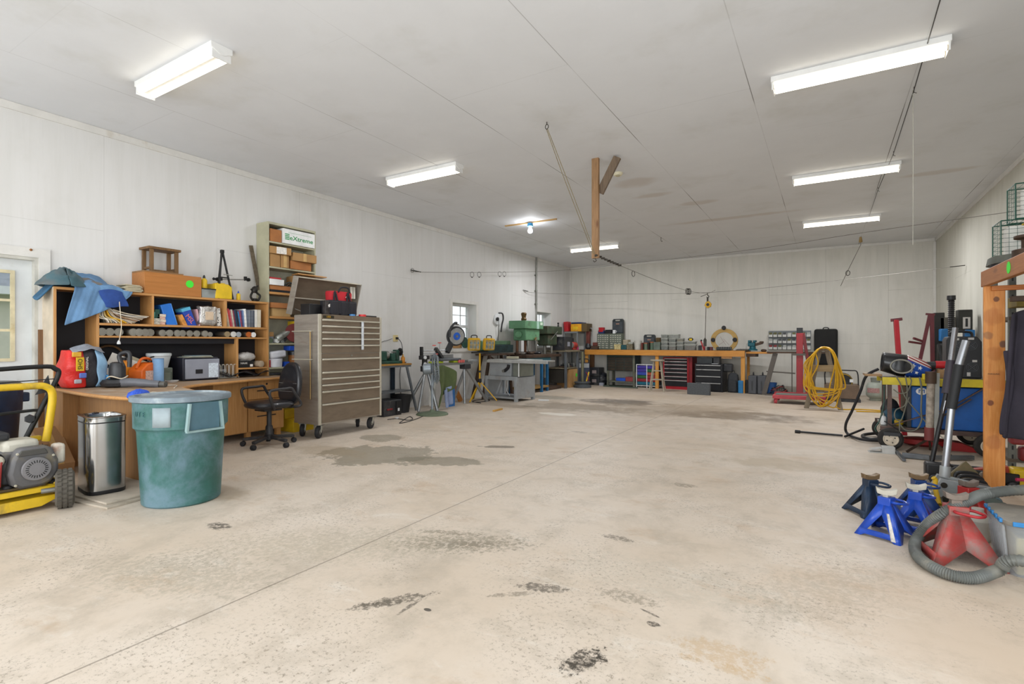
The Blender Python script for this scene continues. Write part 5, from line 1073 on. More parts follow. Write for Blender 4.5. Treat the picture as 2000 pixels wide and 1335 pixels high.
# ================================================================ lathe table by the chest
navy = mat('navy_steel', '22303d', .45, .4, var=.2); gsteel = mat('grey_steel', '6b7075', .4, .5, var=.15, dirt='5a5046', damt=.3)
LXF = -6.33
t = T('work_table', 'narrow wood-topped steel table behind the tool chest, under the outlet', 'table', (-6.5, 6.6, 0))
B().box((-6.66, 6.1, .825), (LXF, 7.03, .855)).out('tabletop', woodmat('yellow_top', 'b98a3f', '9c7034', axis=1), t, w=1, bev=.003)
B().box((-6.64, 6.12, .795), (LXF+.01, 7.0, .825)).out('top_frame', gsteel, t, w=1)
for y0, y1 in ((6.2, 6.08), (6.9, 7.13)): B().bar((LXF, y0, .8), (LXF+.02, y1, 0), .035, .035).out('leg', gsteel, t, w=1, bev=.003)
for y in (6.2, 6.86): B().box((-6.66, y-.03, 0), (-6.60, y+.03, .8)).out('leg', navy, t, w=1, bev=.003)
B().box((-6.62, 6.16, .36), (LXF, 7.0, .385)).out('lower_shelf', gsteel, t, w=1)
t = T('bench_lathe', 'small dark green lathe with a black handwheel on the table', 'lathe', (-6.48, 6.55, .857))
dg = mat('machine_dark_green', '20463a', .45, var=.3, dirt='2a2420', damt=.5)
B().box((-.09, -.30, 0), (.09, .3, .05)).out('bed', dg, t, bev=.006); B().box((-.08, -.25, .05), (.08, -.05, .22)).out('headstock', dg, t, bev=.02)
B().box((-.06, .06, .05), (.07, .16, .18)).out('carriage', dg, t, bev=.01); B().lathe([(.05, 0), (.07, .02), (.07, .06), (.03, .07), (0, .07)], (0, -.04, .15), (0, 1, 0), 18).out('chuck', galv, t)
B().lathe([(.06, -.01), (.07, 0), (.06, .012), (.02, .012)], (.03, .31, .2), (0, 1, 0), 20).out('handwheel', black, t); B().cyl((.03, .1, .2), (.03, .31, .2), .01, n=8).out('lead_screw', galv, t); B().box((-.05, .2, .05), (.05, .28, .24)).out('tailstock', dg, t, bev=.015)
bottle('amber_bottle', 'small amber spool on the table beside the lathe', (-6.42, 6.9, .857), .16, .035, mat('amber', 'b9781f', .3), mat('amber_cap', 'c99a4a', .4), 'bottle')
wone('brown_dish', 'brown round dish next to the lathe', 'dish', B().lathe([(.09, 0), (.12, .015), (.12, .02), (0, .012)], (-6.48, 6.93, .857) if 0 else (-6.5, 6.96, .857), n=20, sx=.8, sy=.5), mat('brown_dish', '7a4a2c', .6))
t = T('tool_box', 'black open toolbox under the small table right of the chest', 'tool box', (-6.35, 6.4, 0)); t.scale = (.85, .7, 1); B().box((-.2, -.3, 0), (.2, .3, .26)).out('box_body', charc, t, bev=.01); B().box((.2, .1, .02), (.22, .26, .24)).out('door_panel', black, t, bev=.004); B().box((.221, .14, .07), (.223, .2, .12)).out('white_label', vinyl, t); B().box((.2, -.2, .10), (.215, -.02, .13)).out('red_tool', mat('dark_red', '7a2527', .5), t, bev=.004)
t = T('dark_tote', 'black tapered bin beside the toolbox under the small table', 'bin', (-6.38, 6.82, 0)); B().lathe([(.13, 0), (.17, .3), (.18, .31)], n=28, sq=1.5, sx=.9, sy=.8).out('bin_body', blackrub, t)
# ---- pedestal fan
fang = mat('fan_grey', '8b949b', .4, .4, var=.12)
t = T('pedestal_fan', 'grey pedestal fan on a round green base beside the saw stand', 'fan', (-5.72, 6.86, 0), 28)
B().lathe([(.27, 0), (.272, .012), (.25, .03), (.05, .055), (.03, .09), (0, .09)], n=40).out('base', mat('green_grey_base', '5f6b55', .5, var=.2, dirt='4a4438', damt=.4), t)
B().cyl((0, 0, .05), (0, 0, .68), .02, n=14).out('pole', fang, t); B().bar((.0, -.02, .42), (.06, -.03, .66), .02, .02).out('tilt_arm', fang, t)
B().lathe([(.06, -.16), (.09, -.14), (.095, -.02), (.07, 0), (0, 0)], (-.0, 0, .78), (1, .15, .08), 24).out('motor', fang, t)
ax = Vector((1, .15, .08)).normalized(); q = Vector((0, 0, 1)).rotation_difference(ax); c0 = Vector((.06, .01, .785))
for k in range(34):
    a = 2*math.pi*k/34; d = Vector((math.cos(a), math.sin(a), 0))
    B().tube([c0+q @ (d*.04+Vector((0, 0, -.05))), c0+q @ (d*.2+Vector((0, 0, -.045))), c0+q @ (d*.27+Vector((0, 0, 0))), c0+q @ (d*.2+Vector((0, 0, .045))), c0+q @ (d*.04+Vector((0, 0, .05)))], .0032, 4).out('cage_wire', fang, t)
for rr, zz in ((.27, 0), (.2, .045), (.12, .05), (.05, .05), (.2, -.045)): B().tube([c0+q @ Vector((rr*math.cos(a), rr*math.sin(a), zz)) for a in [i*math.pi/18 for i in range(36)]], .004, 5, closed=True).out('cage_ring', fang, t)
for k in range(4):
    a = k*math.pi/2+.3; b = B(); b.X = Matrix.Translation(c0) @ q.to_matrix().to_4x4() @ Matrix.Rotation(a, 4, 'Z'); b.grid(lambda u, v: (.03+.2*u, (v-.5)*(.08+.12*u), (v-.5)*.04), 5, 5); b.out('fan_blade', mat('fan_blade', '7b858c', .4, .5), t, solid=.003)
# ---- mitre saw on its folding stand
lime = mat('lime_plastic', 'a9b92a', .45, var=.1); alu = mat('aluminium', '9a9d9f', .35, .8, var=.1); pinkk = mat('coral_knob', 'c9605a', .5)
DSX = -6.16
t = T('saw_stand', 'folding aluminium saw stand with lime green brackets under the window', 'stand', (DSX, 7.85, 0))
B().box((DSX-.05, 7.15, .79), (DSX+.03, 8.62, .84)).out('beam', alu, t, w=1, bev=.004)
for y, f1, f2 in ((7.25, (-5.95, 7.28), (-6.52, 7.05)), (8.42, (-6.02, 8.98), (-6.45, 8.35))):
    B().box((DSX-.08, y-.1, .70), (DSX+.06, y+.1, .80)).out('leg_bracket', charc, t, w=1, bev=.01)
    for fx_, fy_ in (f1, f2): B().cyl((DSX, y, .74), (fx_, fy_, .0), .03, n=12).out('leg', alu, t, w=1)
    B().cyl((DSX, y-.05, .74), (DSX+.1, y-.35, .02) if y < 8 else (DSX+.05, y-.1, .02), .024, n=12).out('leg', alu, t, w=1)
for y in (7.5, 8.1): B().box((DSX-.07, y-.14, .84), (DSX+.06, y+.14, .875)).out('saw_bracket', lime, t, w=1, bev=.008)
B().box((DSX-.0, 7.1, .80), (DSX+.05, 7.2, .98)).out('roller_bracket', black, t, w=1, bev=.006); B().box((DSX+.0, 7.02, .92), (DSX+.05, 7.26, .99)).out('roller_plate', black, t, w=1, bev=.004)
for z in (.84, .955): B().cyl((DSX+.05, 7.12, z), (DSX+.075, 7.12, z), .03, n=14).out('knob', vinyl, t, w=1)
B().box((DSX-.08, 8.4, .84), (DSX+.08, 8.72, .88)).out('end_support', alu, t, w=1, bev=.004)
for y in (8.1, 8.17, 8.24): B().lathe([(.015, 0), (.03, .01), (.03, .03), (0, .035)], (DSX+.06, y, .86), (1, 0, 0), 10).out('coral_knob', pinkk, t, w=1)
t = T('miter_saw', 'mitre saw with its head raised, silver blade with painted blue glare, dark guard', 'saw', (-6.2, 7.85, .877))
sawg = mat('saw_grey', '5c6166', .4, .4, var=.2)
B().box((-.15, -.3, 0), (.12, .32, .05)).out('saw_table', sawg, t, bev=.01); B().box((-.12, -.33, .05), (-.09, .34, .12)).out('fence', alu, t, bev=.004)
B().cyl((.0, -.7, .15), (0, .05, .15), .01, n=8).out('slide_rod', alu, t); B().cyl((0, -.7, .20), (0, .05, .20), .01, n=8).out('slide_rod', alu, t); B().box((-.03, -.73, .1), (.03, -.69, .27)).out('slide_end_stop', black, t, bev=.008)
B().bar((0, -.12, .05), (.0, -.32, .24), .07, .06).out('pivot_arm', charc, t, bev=.01); B().bar((.0, .02, .16), (-.0, .16, .34), .08, .10).out('head_arm', charc, t, bev=.015)
bc_ = Vector((.05, .26, .47)); bx = Vector((.9, -.43, -.1)).normalized()
B().lathe([(.19, -.03), (.195, 0), (.19, .03), (.05, .035), (.05, -.035)], bc_-bx*.04, bx, 36).out('blade_guard', charc, t)
B().lathe([(.16, -.002), (.16, .002)], bc_+bx*.005, bx, 40).out('blade', mat('blade_steel', 'b9bfc4', .25, .8), t); B().lathe([(.075, .0025), (.075, .004), (0, .004)], bc_+bx*.005, bx, 30).out('blade_glare', mat('glare_blue', '2a5fc0', .35), t); B().lathe([(.025, 0), (.025, .012), (0, .012)], bc_+bx*.008, bx, 12).out('arbor_nut', galv, t)  # blue reflection on the steel blade put in as a coloured disc
B().tube(cr([bc_+Vector((-.02, -.2, -.02)), bc_+Vector((-.02, -.17, .14)), bc_+Vector((-.02, -.04, .25)), bc_+Vector((-.02, .03, .26))], 5), .022, 10).out('carry_handle', charc, t)
for y, z in ((-.36, .28), (-.2, .33), (-.28, .2), (-.3, .12)): p_ = B(); p_.lathe([(.01, 0), (.035, .005), (.035, .02), (0, .025)], (0, y, z), n=12); p_.out('coral_knob', pinkk, t)
B().cyl((0, -.2, .15), (0, -.2, .33), .006, n=8).out('clamp_rod', alu, t)
wone('window_cardboard', 'piece of brown cardboard standing on the window ledge behind the saw', 'cardboard', B().box((-6.78, 8.75, 1.105), (-6.76, 9.1, 1.42)), card)
wone('spare_blade', 'dark green disc on the window ledge beside the cardboard', 'disc', B().lathe([(.12, -.01), (.12, .01)], (-6.74, 9.18, 1.225), (1, 0, .1), 24), dg)
# cloths hanging from the stand
olive = mat('olive_cloth', '55613c', .9, var=.2, scale=4, bump=.4); jean = mat('pale_blue_cloth', '8592b0', .9, var=.15, bump=.4)
b = B(); b.grid(lambda u, v: (-5.98+.05*math.sin(8*u+2*v)+.04*v, 7.22+.6*u+.12*math.sin(3*v)*(1-u), .82-.35*(u-.35)**2-v*(.74-.45*u)), 18, 16); wone('olive_coat', 'olive green coat draped from the saw stand behind the fan', 'coat', b, olive, solid=.025, sub=1, ang=80)
b = B(); b.grid(lambda u, v: (-5.94+.035*math.sin(12*u), 7.5+.26*u-.05*(1-v), .36+.1*u-.34*v), 12, 8); wone('blue_cloth', 'pale blue cloth hanging low under the olive coat', 'cloth', b, jean, solid=.03, sub=1, ang=80)
wone('blue_board', 'bright blue panel standing behind the pale blue cloth', 'panel', B().box((-6.18, 7.86, 0), (-6.14, 8.04, .42)), mat('mid_blue_panel', '2767a8', .5))
wone('brown_board', 'plain brown board leaning on the wall under the window', 'board', B().bar((-6.5, 8.72, 0), (-6.62, 8.5, .5), .02, .14, (0, 1, 0)), plyw)
b = B(); b.grid(lambda u, v: (-6.12+.03*math.sin(9*u), 7.25+.18*u, .5-.44*v), 6, 6); wone('white_sheet', 'white cloth hanging behind the fan pole', 'cloth', b, mat('offwhite_cloth', 'c9c6bf', .8), solid=.015, sub=1)
# ---- twin work light
wy = mat('worklight_yellow', 'd9a818', .4, var=.08)
t = T('work_light', 'yellow tripod work light with two caged halogen heads', 'work light', (-6.22, 9.0, 0), 0)
B().cyl((0, 0, .2), (0, 0, 1.02), .018, n=12).out('mast', wy, t); B().cyl((0, 0, .6), (0, 0, .64), .028, n=12).out('mast_collar', black, t); B().bar((-.0, -.28, 1.02), (.0, .3, 1.02), .035, .03).out('crossbar', black, t)
for a in (30, 150, 270): B().bar((0, 0, .42), (.36*math.cos(R(a)), .36*math.sin(R(a)), .01), .022, .022).out('leg', wy, t, bev=.003)
B().lathe([(.03, .38), (.04, .4), (.04, .45), (.03, .47)], n=12).out('leg_hub', black, t)
lens = mat('lamp_lens', '8f9a98', .15, .3, var=.4, scale=20)
for s, yaw_ in ((-.27, -38), (.27, -26)):
    H_ = bpy.data.objects.new('lamp_head', None)
    b = B(); b.box((-.06, -.13, 0), (.03, .13, .26)); h = b.out('lamp_head', wy, t, bev=.03, loc=(.04, s, 1.06), rot=(0, R(8), R(yaw_)))
    bpy.data.objects.remove(H_)
    B().box((.03, -.10, .03), (.036, .10, .22)).out('lens', lens, h)
    for k in range(4): B().tube([(.045, -.11+.073*k, .01), (.055, -.11+.073*k, .13), (.045, -.11+.073*k, .25)], .004, 5).out('guard_wire', wy, h)
    for k in range(3): B().tube([(.045, -.12, .05+.075*k), (.045, .12, .05+.075*k)], .004, 5).out('guard_wire', wy, h)
    B().tube(cr([(-.02, -.06, .26), (-.02, -.05, .31), (-.02, .05, .31), (-.02, .06, .26)], 4), .01, 8).out('handle', black, h)
b = B(); b.tube(cr([(-6.2, 8.7, .006), (-6.05, 8.9, .006), (-6.1, 9.2, .006), (-6.3, 9.3, .006), (-6.3, 8.85, .006), (-5.95, 8.65, .006)], 6), .008, 6); wone('extension_cable', 'dark cable looped on the floor under the yellow work light', 'cable', b, blackrub)
# ---- jointer
sage = mat('machine_sage', '4d6b50', .45, var=.2, dirt='3a352c', damt=.5, dscale=4); oldiron = mat('old_brown_iron', '4b3b30', .6, .4, var=.3); grn = mat('machine_green', '5b8765', .42, var=.12, dirt='3f4f38', damt=.5)
t = T('jointer', 'long dark green jointer on splayed brown legs behind the table saw', 'jointer', (-6.35, 9.95, 0))
B().box((-6.58, 9.45, 1.18), (-6.38, 10.52, 1.27)).out('fence', sage, t, w=1, bev=.01); B().box((-6.6, 9.45, 1.0), (-6.31, 10.52, 1.18)).out('bed', mat('dark_teal_iron', '24383a', .5, .4, var=.4, scale=10), t, w=1, bev=.008)
B().box((-6.58, 9.35, .94), (-6.3, 10.55, .98)).out('frame_rail', oldiron, t, w=1, bev=.004); B().box((-6.56, 9.32, 1.05), (-6.4, 9.45, 1.27)).out('end_casting', grn, t, w=1, bev=.02)
for y, d in ((9.55, -.28), (10.35, .12)):
    for x, xx in ((-6.54, -6.6), (-6.34, -6.32)): B().bar((x, y, .95), (xx, y+d, 0), .06, .05).out('leg', oldiron, t, w=1, bev=.004)
B().bar((-6.4, 9.6, .94), (-6.4, 10.0, .78), .03).out('brace', oldiron, t, w=1)
# ---- table saw
tsg = mat('saw_body_grey', '9b9fa2', .4, .2, var=.08, dirt='8b7f6c', damt=.25); ttop = mat('saw_top', 'b9bab8', .35, .4, var=.1)
t = T('table_saw', 'grey table saw with a long extension top and curved black crank slot', 'table saw', (-5.82, 9.55, 0), -5)
B().box((-.38, -.27, .835), (.40, .35, .87)).out('main_table', ttop, t, bev=.004); B().box((.41, -.27, .835), (.62, .35, .868)).out('extension_table', ttop, t, bev=.004); B().box((-.38, -.31, .80), (1.15, -.275, .86)).out('front_rail', ttop, t, bev=.004); B().box((.63, -.27, .84), (1.14, .0, .865)).out('extension_wing', ttop, t, bev=.003)
B().box((-.36, -.24, .52), (.22, .3, .835)).out('saw_body', tsg, t, bev=.004); B().box((.23, -.2, .52), (.42, .3, .82)).out('side_cover', mat('cover_grey_green', '74786f', .5), t, bev=.006)
B().tube(cr([(.05, -.255, .63), (.10, -.255, .66), (.145, -.255, .70), (.165, -.255, .76)], 5), .034, 10).out('crank_slot', black, t); B().cyl((.04, -.24, .63), (.04, -.29, .63), .03, n=16).out('crank', galv, t)
for x in (-.4, .38):
    for y in (-.29, .33): B().box((x-.035, y-.03, 0), (x+.035, y+.03, .5)).out('leg', tsg, t, bev=.004)
B().box((-.43, -.31, .44), (.42, -.29, .52)).out('stand_front', tsg, t, bev=.003); B().box((-.43, .34, .44), (.42, .36, .52)).out('stand_back', tsg, t, bev=.003); B().box((.39, -.26, .06), (.415, .3, .5)).out('stand_side', tsg, t, bev=.003); B().box((-.42, -.26, .06), (-.40, .3, .5)).out('stand_side', tsg, t, bev=.003)
B().box((-.38, -.28, .05), (.36, .33, .09)).out('bottom_shelf', tsg, t, bev=.003); B().tube(cr([(-.05, 0, .5), (-.02, -.05, .3), (.0, -.1, .2), (.08, -.1, .1)], 5), .008, 6).out('cable', vinyl, t)
B().box((-.05, -.2, .875), (.25, .1, .885)).out('throat_plate', galv, t); B().cyl((-.13, .0, .87), (-.13, 0, .95), .02, n=10).out('guard_post', charc, t); B().box((-.1, .02, .871), (.2, .06, .93)).out('rip_fence', mat('fence_cream', 'b5b09a', .5), t, bev=.003)
B().cyl((.44, -.28, .82), (.44, -.28, .52), .012, n=8).out('rail_support', vinyl, t)
wone('white_offcut', 'white offcut lying on the floor beside the table saw', 'scrap', B().bc((-5.1, 9.75, .012), (.22, .07, .02), rz=.3), vinyl)
wone('wood_stick', 'short yellow wood stick lying alone on the floor', 'stick', B().bar(at(964, 802, z=.015), at(980, 798, z=.015), .04, .025), woodmat('yellow_stick', 'd0a04a', 'b9893c', axis=0))
# ---- multi-spindle drill press on its blue bench
t = T('drill_press', 'large light green multi-spindle drill press on a blue bench', 'drill press', (-6.2, 11.3, 0))
L = Vector((-6.35, 10.6, 0))
B().box((-6.5, 10.62, 1.56), (-6.05, 11.55, 1.75)).out('belt_cover', grn, t, w=1, bev=.012); B().box((-6.45, 10.75, 1.28), (-6.1, 11.45, 1.56)).out('head_casting', grn, t, w=1, bev=.02)
B().box((-6.05, 11.38, 1.66), (-6.047, 11.5, 1.73)).out('pale_label', mat('label_green_white', 'b5c7b5', .5), t, w=1); B().box((-6.052, 11.2, 1.565), (-6.046, 11.32, 1.745)).out('cover_band', mat('pale_mint', '9fc0b0', .5), t, w=1)
B().lathe([(.055, 1.75), (.07, 1.8), (.05, 1.84), (.07, 1.93), (.05, 1.96), (0, 1.96)], (-6.3, 11.0, 0), n=16).out('motor_pulley', mat('brass_brown', '5e4a2c', .5, .5), t, w=1)
for y in (10.85, 11.25): B().cyl((-6.4, y, .95), (-6.4, y, 1.3), .035, n=14).out('column', mat('rusty_column', '6b4a35', .5, .5), t, w=1)
for y in (10.95, 11.35): B().lathe([(.02, 1.02), (.03, 1.06), (.03, 1.12), (.04, 1.2), (.04, 1.28)], (-6.15, y, 0), n=14).out('spindle', galv, t, w=1)
B().lathe([(.07, -.03), (.09, 0), (.07, .03)], (-6.25, 10.65, 1.42), (0, 1, 0), 18).out('side_knob', grn, t, w=1)
for k in range(4):
    a = k*math.pi/2+.5; B().cyl((-6.05, 11.18, 1.32), (-6.03, 11.18+.12*math.cos(a), 1.32+.12*math.sin(a)), .007, n=6).out('feed_handle', galv, t, w=1)
B().lathe([(.04, 0), (.04, .03), (0, .03)], (-6.08, 11.18, 1.32), (1, 0, 0), 14).out('feed_hub', mat('brass', 'a58a52', .4, .6), t, w=1)
B().box((-6.55, 10.6, .86), (-6.0, 11.9, .94)).out('drill_table', oldiron, t, w=1, bev=.008)
bl = mat('bench_blue', '1f5f8c', .45, var=.15, dirt='3a352c', damt=.35)
for x, y in ((-6.05, 10.7), (-6.05, 11.45), (-6.5, 10.7), (-6.5, 11.85), (-6.1, 11.85)): B().box((x-.03, y-.03, 0), (x+.03, y+.03, .8)).out('bench_leg', bl, t, w=1, bev=.004)
B().box((-6.53, 10.66, .76), (-6.02, 11.9, .86)).out('bench_rail', mat('bench_teal', '2a5560', .5), t, w=1, bev=.004); B().box((-6.5, 10.7, .1), (-6.06, 11.86, .15)).out('bench_shelf', woodmat('shelf_yellow', '9a7a44', '7c6238', axis=1), t, w=1)
for k in range(7): B().ball((-6.3+.15*math.sin(k*3), 10.7+.17*k, .97), (.09, .07+.02*(k % 2), .04), 10).out('swarf', [oldiron, junk, charc][k % 3], t, w=1, disp=.05, dscale=.04)
t = T('drill_press', 'older dark olive drill press behind the light green one, near the far window', 'drill press', (-6.35, 12.35, 0)); od = mat('dark_olive_iron', '3d4a38', .55, .2, var=.3, dirt='4a382a', damt=.6)
B().box((-6.55, 11.9, 1.45), (-6.1, 12.75, 1.66)).out('belt_cover', od, t, w=1, bev=.02); B().box((-6.5, 12.05, 1.15), (-6.15, 12.55, 1.45)).out('head_casting', od, t, w=1, bev=.04); B().cyl((-6.4, 12.3, .3), (-6.4, 12.3, 1.2), .045, n=14).out('column', galv, t, w=1)
B().lathe([(.02, .95), (.03, 1.0), (.03, 1.15)], (-6.2, 12.3, 0), n=12).out('spindle', galv, t, w=1); B().bar((-6.1, 12.05, 1.3), (-6.05, 12.35, 1.52), .015).out('feed_handle', galv, t, w=1); B().box((-6.6, 12.0, .86), (-6.1, 12.7, .93)).out('drill_table', oldiron, t, w=1, bev=.01)
B().box((-6.6, 11.95, 0), (-6.1, 12.7, .08)).out('base_casting', oldiron, t, w=1, bev=.01); B().lathe([(.03, 1.66), (.015, 1.72), (.03, 1.76), (0, 1.78)], (-6.2, 12.7, 0), n=10).out('knob', black, t, w=1)
# ---- grinder bench
t = T('metal_bench', 'steel bench with a grey-brown top holding a black box and red grinder', 'bench', (-6.35, 13.1, 0)); db = mat('dirty_bench_top', '837a66', .6, .2, var=.25)
B().box((-6.66, 12.7, .98), (-5.95, 13.58, 1.03)).out('top', db, t, w=1, bev=.004)
for x in (-6.0, -6.62):
    for y in (12.75, 13.53): B().box((x-.03, y-.03, 0), (x+.03, y+.03, .98)).out('leg', gsteel, t, w=1, bev=.003)
B().box((-6.62, 12.75, .52), (-6.0, 13.53, .55)).out('shelf', db, t, w=1); pass
for k in range(6): wone('shelf_clutter', 'dark metal tool part lying on the steel bench lower shelf, %s from the left' % ['first', 'second', 'third', 'fourth', 'fifth', 'sixth'][k], 'tool part', B().box((-6.25, 12.82+.115*k, .552), (-6.05, 12.9+.115*k, .60+.03*(k % 3))), [oldiron, charc, galv][k % 3], bev=.01)
t = T('black_box', 'square black case on the steel bench beside the drill presses', 'case', (-6.2, 12.98, 1.031)); B().box((-.2, -.3, 0), (.2, .18, .36)).out('case_body', charc, t, bev=.006); B().box((.2, -.12, .1), (.203, .04, .22)).out('grey_label', pg, t)
t = T('tool_tray', 'dark open tray with tools right of the square black case', 'tray', (-6.3, 13.4, 1.031)); B().box((-.2, -.2, .2), (.15, .22, .33)).out('tray', charc, t, bev=.01); B().box((-.2, -.2, 0), (.1, -.15, .2)).out('side', charc, t); B().box((-.2, .17, 0), (.1, .22, .2)).out('side', charc, t)
t = T('bench_grinder', 'red bench grinder on the steel bench', 'grinder', (-6.05, 13.35, 1.031)); rg_ = mat('grinder_red', 'a2332c', .5, var=.15, dirt='5a3a30', damt=.4)
B().lathe([(.06, -.12), (.09, -.1), (.09, .1), (.06, .12)], (0, 0, .13), (0, 1, 0), 20).out('motor', rg_, t); B().box((-.06, -.1, 0), (.06, .1, .06)).out('base', rg_, t, bev=.01)
for s in (-1, 1): B().lathe([(.085, -.02), (.09, 0), (.085, .02)], (0, s*.16, .13), (0, 1, 0), 20).out('wheel_guard', galv, t)
bottle('pink_bottle', 'small magenta bottle standing next to the red grinder', (-6.0, 13.53, 1.031), .16, .03, mat('magenta', '9c2a5c', .4), black)
t = T('bench_tool', 'small dark box-shaped tool on the bench right of the magenta bottle', 'tool', (-6.2, 13.7, 1.035)); B().box((-.1, -.1, 0), (.1, .1, .16)).out('body', charc, t, bev=.01); B().box((.1, -.06, .04), (.103, .06, .12)).out('face', dg, t)
wone('low_board', 'narrow dark board on the bench right end toward the corner', 'board', B().box((-6.6, 13.6, 1.0), (-5.95, 13.88, 1.034)), oldiron)
carton('tall brown carton with a green sticker under the steel bench', 12.98, 13.22, 0, .5, card, .4, -5.98, 0, 0); t = carton('tall tan carton beside the one nearest the blue bench', 13.235, 13.48, 0, .5, cardp, .4, -5.98, 0, 1); B().lathe([(.05, 0), (.05, .003)], (.202, .04, .33), (1, 0, 0), 20).out('green_sticker', MATS['green_sticker'], t)
wone('dark_cabinet', 'dark cabinet behind the blue bench legs', 'cabinet', B().box((-6.6, 12.72, 0) if 0 else (-6.62, 12.76, .14), (-6.05, 12.95, .5)), mat('dark_brown_box', '2e2a24', .6))
t = T('grinder_pedestal', 'round steel pedestal post standing before the corner shelf', 'pedestal', (-5.73, 13.25, 0)); B().lathe([(.24, 0), (.24, .06), (.2, .08), (.2, .12), (.23, .14), (.22, .16), (.05, .16)], n=36).out('base', mat('tire_grey', '43474a', .7, var=.2), t); B().cyl((0, 0, .15), (0, 0, .98), .04, n=18).out('post', mat('olive_post', '6a6852', .5, .3), t)
# ---- corner shelf
sg = mat('shelf_grey', '8a8d8e', .45, .3, var=.1)
t = T('corner_shelf', 'grey steel shelf in the far left corner with a yellow box on top', 'shelf', (-6.4, 14.1, 0))
YS0, YS1, XS0, XS1 = 13.98, 14.5, -6.62, -6.2
for x in (XS0, XS1):
    for y in (YS0, YS1): B().box((x-.02, y-.02, 0), (x+.02, y+.02, 1.56)).out('post', sg, t, w=1)
for z in (1.56, 1.02, .55, .1): B().box((XS0-.02, YS0-.02, z-.05), (XS1+.02, YS1+.02, z)).out('shelf', sg, t, w=1, bev=.004)
wone('red_case', 'red case standing at the left end of the corner shelf top', 'case', B().box((-6.63, 13.95, 1.561), (-6.5, 14.2, 1.85), ry=-.08), mat('bright_red_plastic', 'b02028', .45), bev=.01)
t = T('yellow_box', 'yellow case with black patches on the corner shelf top', 'case', (-6.25, 14.2, 1.561)); B().box((-.18, -.2, 0), (.16, .25, .22)).out('case_body', mat('case_amber', 'd99a1c', .45, var=.15, dirt='3a3a2a', damt=.3), t, bev=.01); B().box((-.1, -.203, .06), (.05, -.2, .14)).out('pale_patch', yel, t)
wone('blue_case', 'flat dark blue case lying on the yellow case', 'case', B().box((-6.42, 14.0, 1.782), (-6.1, 14.4, 1.83)), mat('deep_blue', '1a2f5c', .4), bev=.012)
wone('brown_box', 'brown box at the right end of the corner shelf top', 'box', B().box((-6.08, 14.0, 1.561), (-5.92, 14.4, 1.79)), mat('olive_brown', '5a4a2c', .6))
t = T('arbor_press', 'reddish brown upright press beside the left end of the long workbench', 'press', (-5.98, 14.25, 1.04)); rb = mat('maroon_iron', '6b3830', .5, .2, var=.2)
B().box((-.05, -.05, .15), (.06, .05, .62)).out('column', rb, t, bev=.01); B().lathe([(.05, 0), (.09, .05), (.07, .15), (.04, .2)], n=14).out('head', charc, t); B().tube(cr([(.1, 0, .1), (.13, 0, .5), (.1, 0, .62), (.05, 0, .6)], 4), .012, 8).out('lever', sg, t); B().box((.1, -.05, 0), (.32, .1, .1)).out('anvil_block', oldiron, t, bev=.01); B().box((.15, -.03, .1), (.28, .06, .2)).out('upper_block', rb, t, bev=.01)
t = T('battery_charger', 'dark blue wheeled battery charger standing under the shelf by the workbench', 'charger', (-5.95, 13.84, 0), -60); B().box((-.14, -.16, .03), (.12, .16, .66)).out('body', mat('charger_blue', '232d42', .45), t, bev=.01); B().box((.12, -.14, .66-.14), (.124, .14, .64)).out('face_panel', sg, t); B().tube(cr([(.0, -.14, .66), (.0, -.12, .76), (0, .12, .76), (0, .14, .66)], 4), .014, 8).out('handle', black, t)
B().tube(cr([(.13, .05, .4), (.15, .1, .3), (.14, .12, .1)], 4), .008, 6).out('red_clamp_lead', mat('bright_red_plastic', 'b02028', .45), t)
for k in range(3): wone('yellow_tool', ['yellow tool on the floor under the corner shelf, lowest', 'yellow angled tool piece behind the pedestal', 'yellow strap piece leaning on the shelf post'][k], 'tool', B().bar((-6.1+.12*k, 13.78, .02+.02*k), (-5.9+.06*k, 13.82, .1+.15*k), .05, .04), yel)
# ================================================================ long workbench on the back wall
SL = -.101
def bl_(px, py, off):
    """point on the vertical plane parallel to the bench front, off metres behind it"""
    d = FW+RT*((px-1000)/1016)+Vector((0, 0, -(py-671)/1016)); t = (14.15+off+SL*6.1)/(d.y-SL*d.x); return Vector((0, 0, 1.2))+d*t
BR = math.degrees(math.atan(SL)); BT = 1.035
def spot(pl, pr, pt, z0=BT, off=.12, d=.2, pb=None):
    """base centre, width, height of a thing seen between pixels, standing at height z0"""
    a, q = bl_(pl, pt, off), bl_(pr, pt, off); w = (q-a).length; c = (a+q)/2; n = Vector((-SL, 1, 0)).normalized()*(d/2)
    z0 = z0 if pb is None else bl_((pl+pr)/2, pb, off).z
    return (c.x+n.x, c.y+n.y, z0), w, c.z-z0
org = woodmat('bench_orange_pine', 'b3762c', 'c88a3c', axis=0, rough=.5); orgv = woodmat('bench_orange_leg', 'b87a2e', 'c99244', axis=2)
a = bl_(1143, 681, 0); e = bl_(1455, 687, 0); Lb = (e-a).length
t = T('workbench', 'long orange pine workbench along the back wall', 'workbench', ((a.x+e.x)/2, (a.y+e.y)/2, 0), BR); h = Lb/2
B().box((-h, 0, BT-.03), (h, .62, BT)).out('bench_top', mat('bench_top_worn', '7c5c38', .6, var=.2, dirt='3c332a', damt=.5), t, bev=.003)
B().box((-h, -.04, BT-.15), (h, 0, BT-.005)).out('front_beam', org, t, bev=.004)
for x in (-h+.04, 0.02-.04, h-.05): B().box((x-.045, .0, 0), (x+.045, .045, BT-.03)).out('leg', orgv, t, bev=.003)
for x in (-h+.04, h-.05): B().box((x-.03, .55, 0), (x+.03, .6, BT-.03)).out('leg', orgv, t, bev=.003)
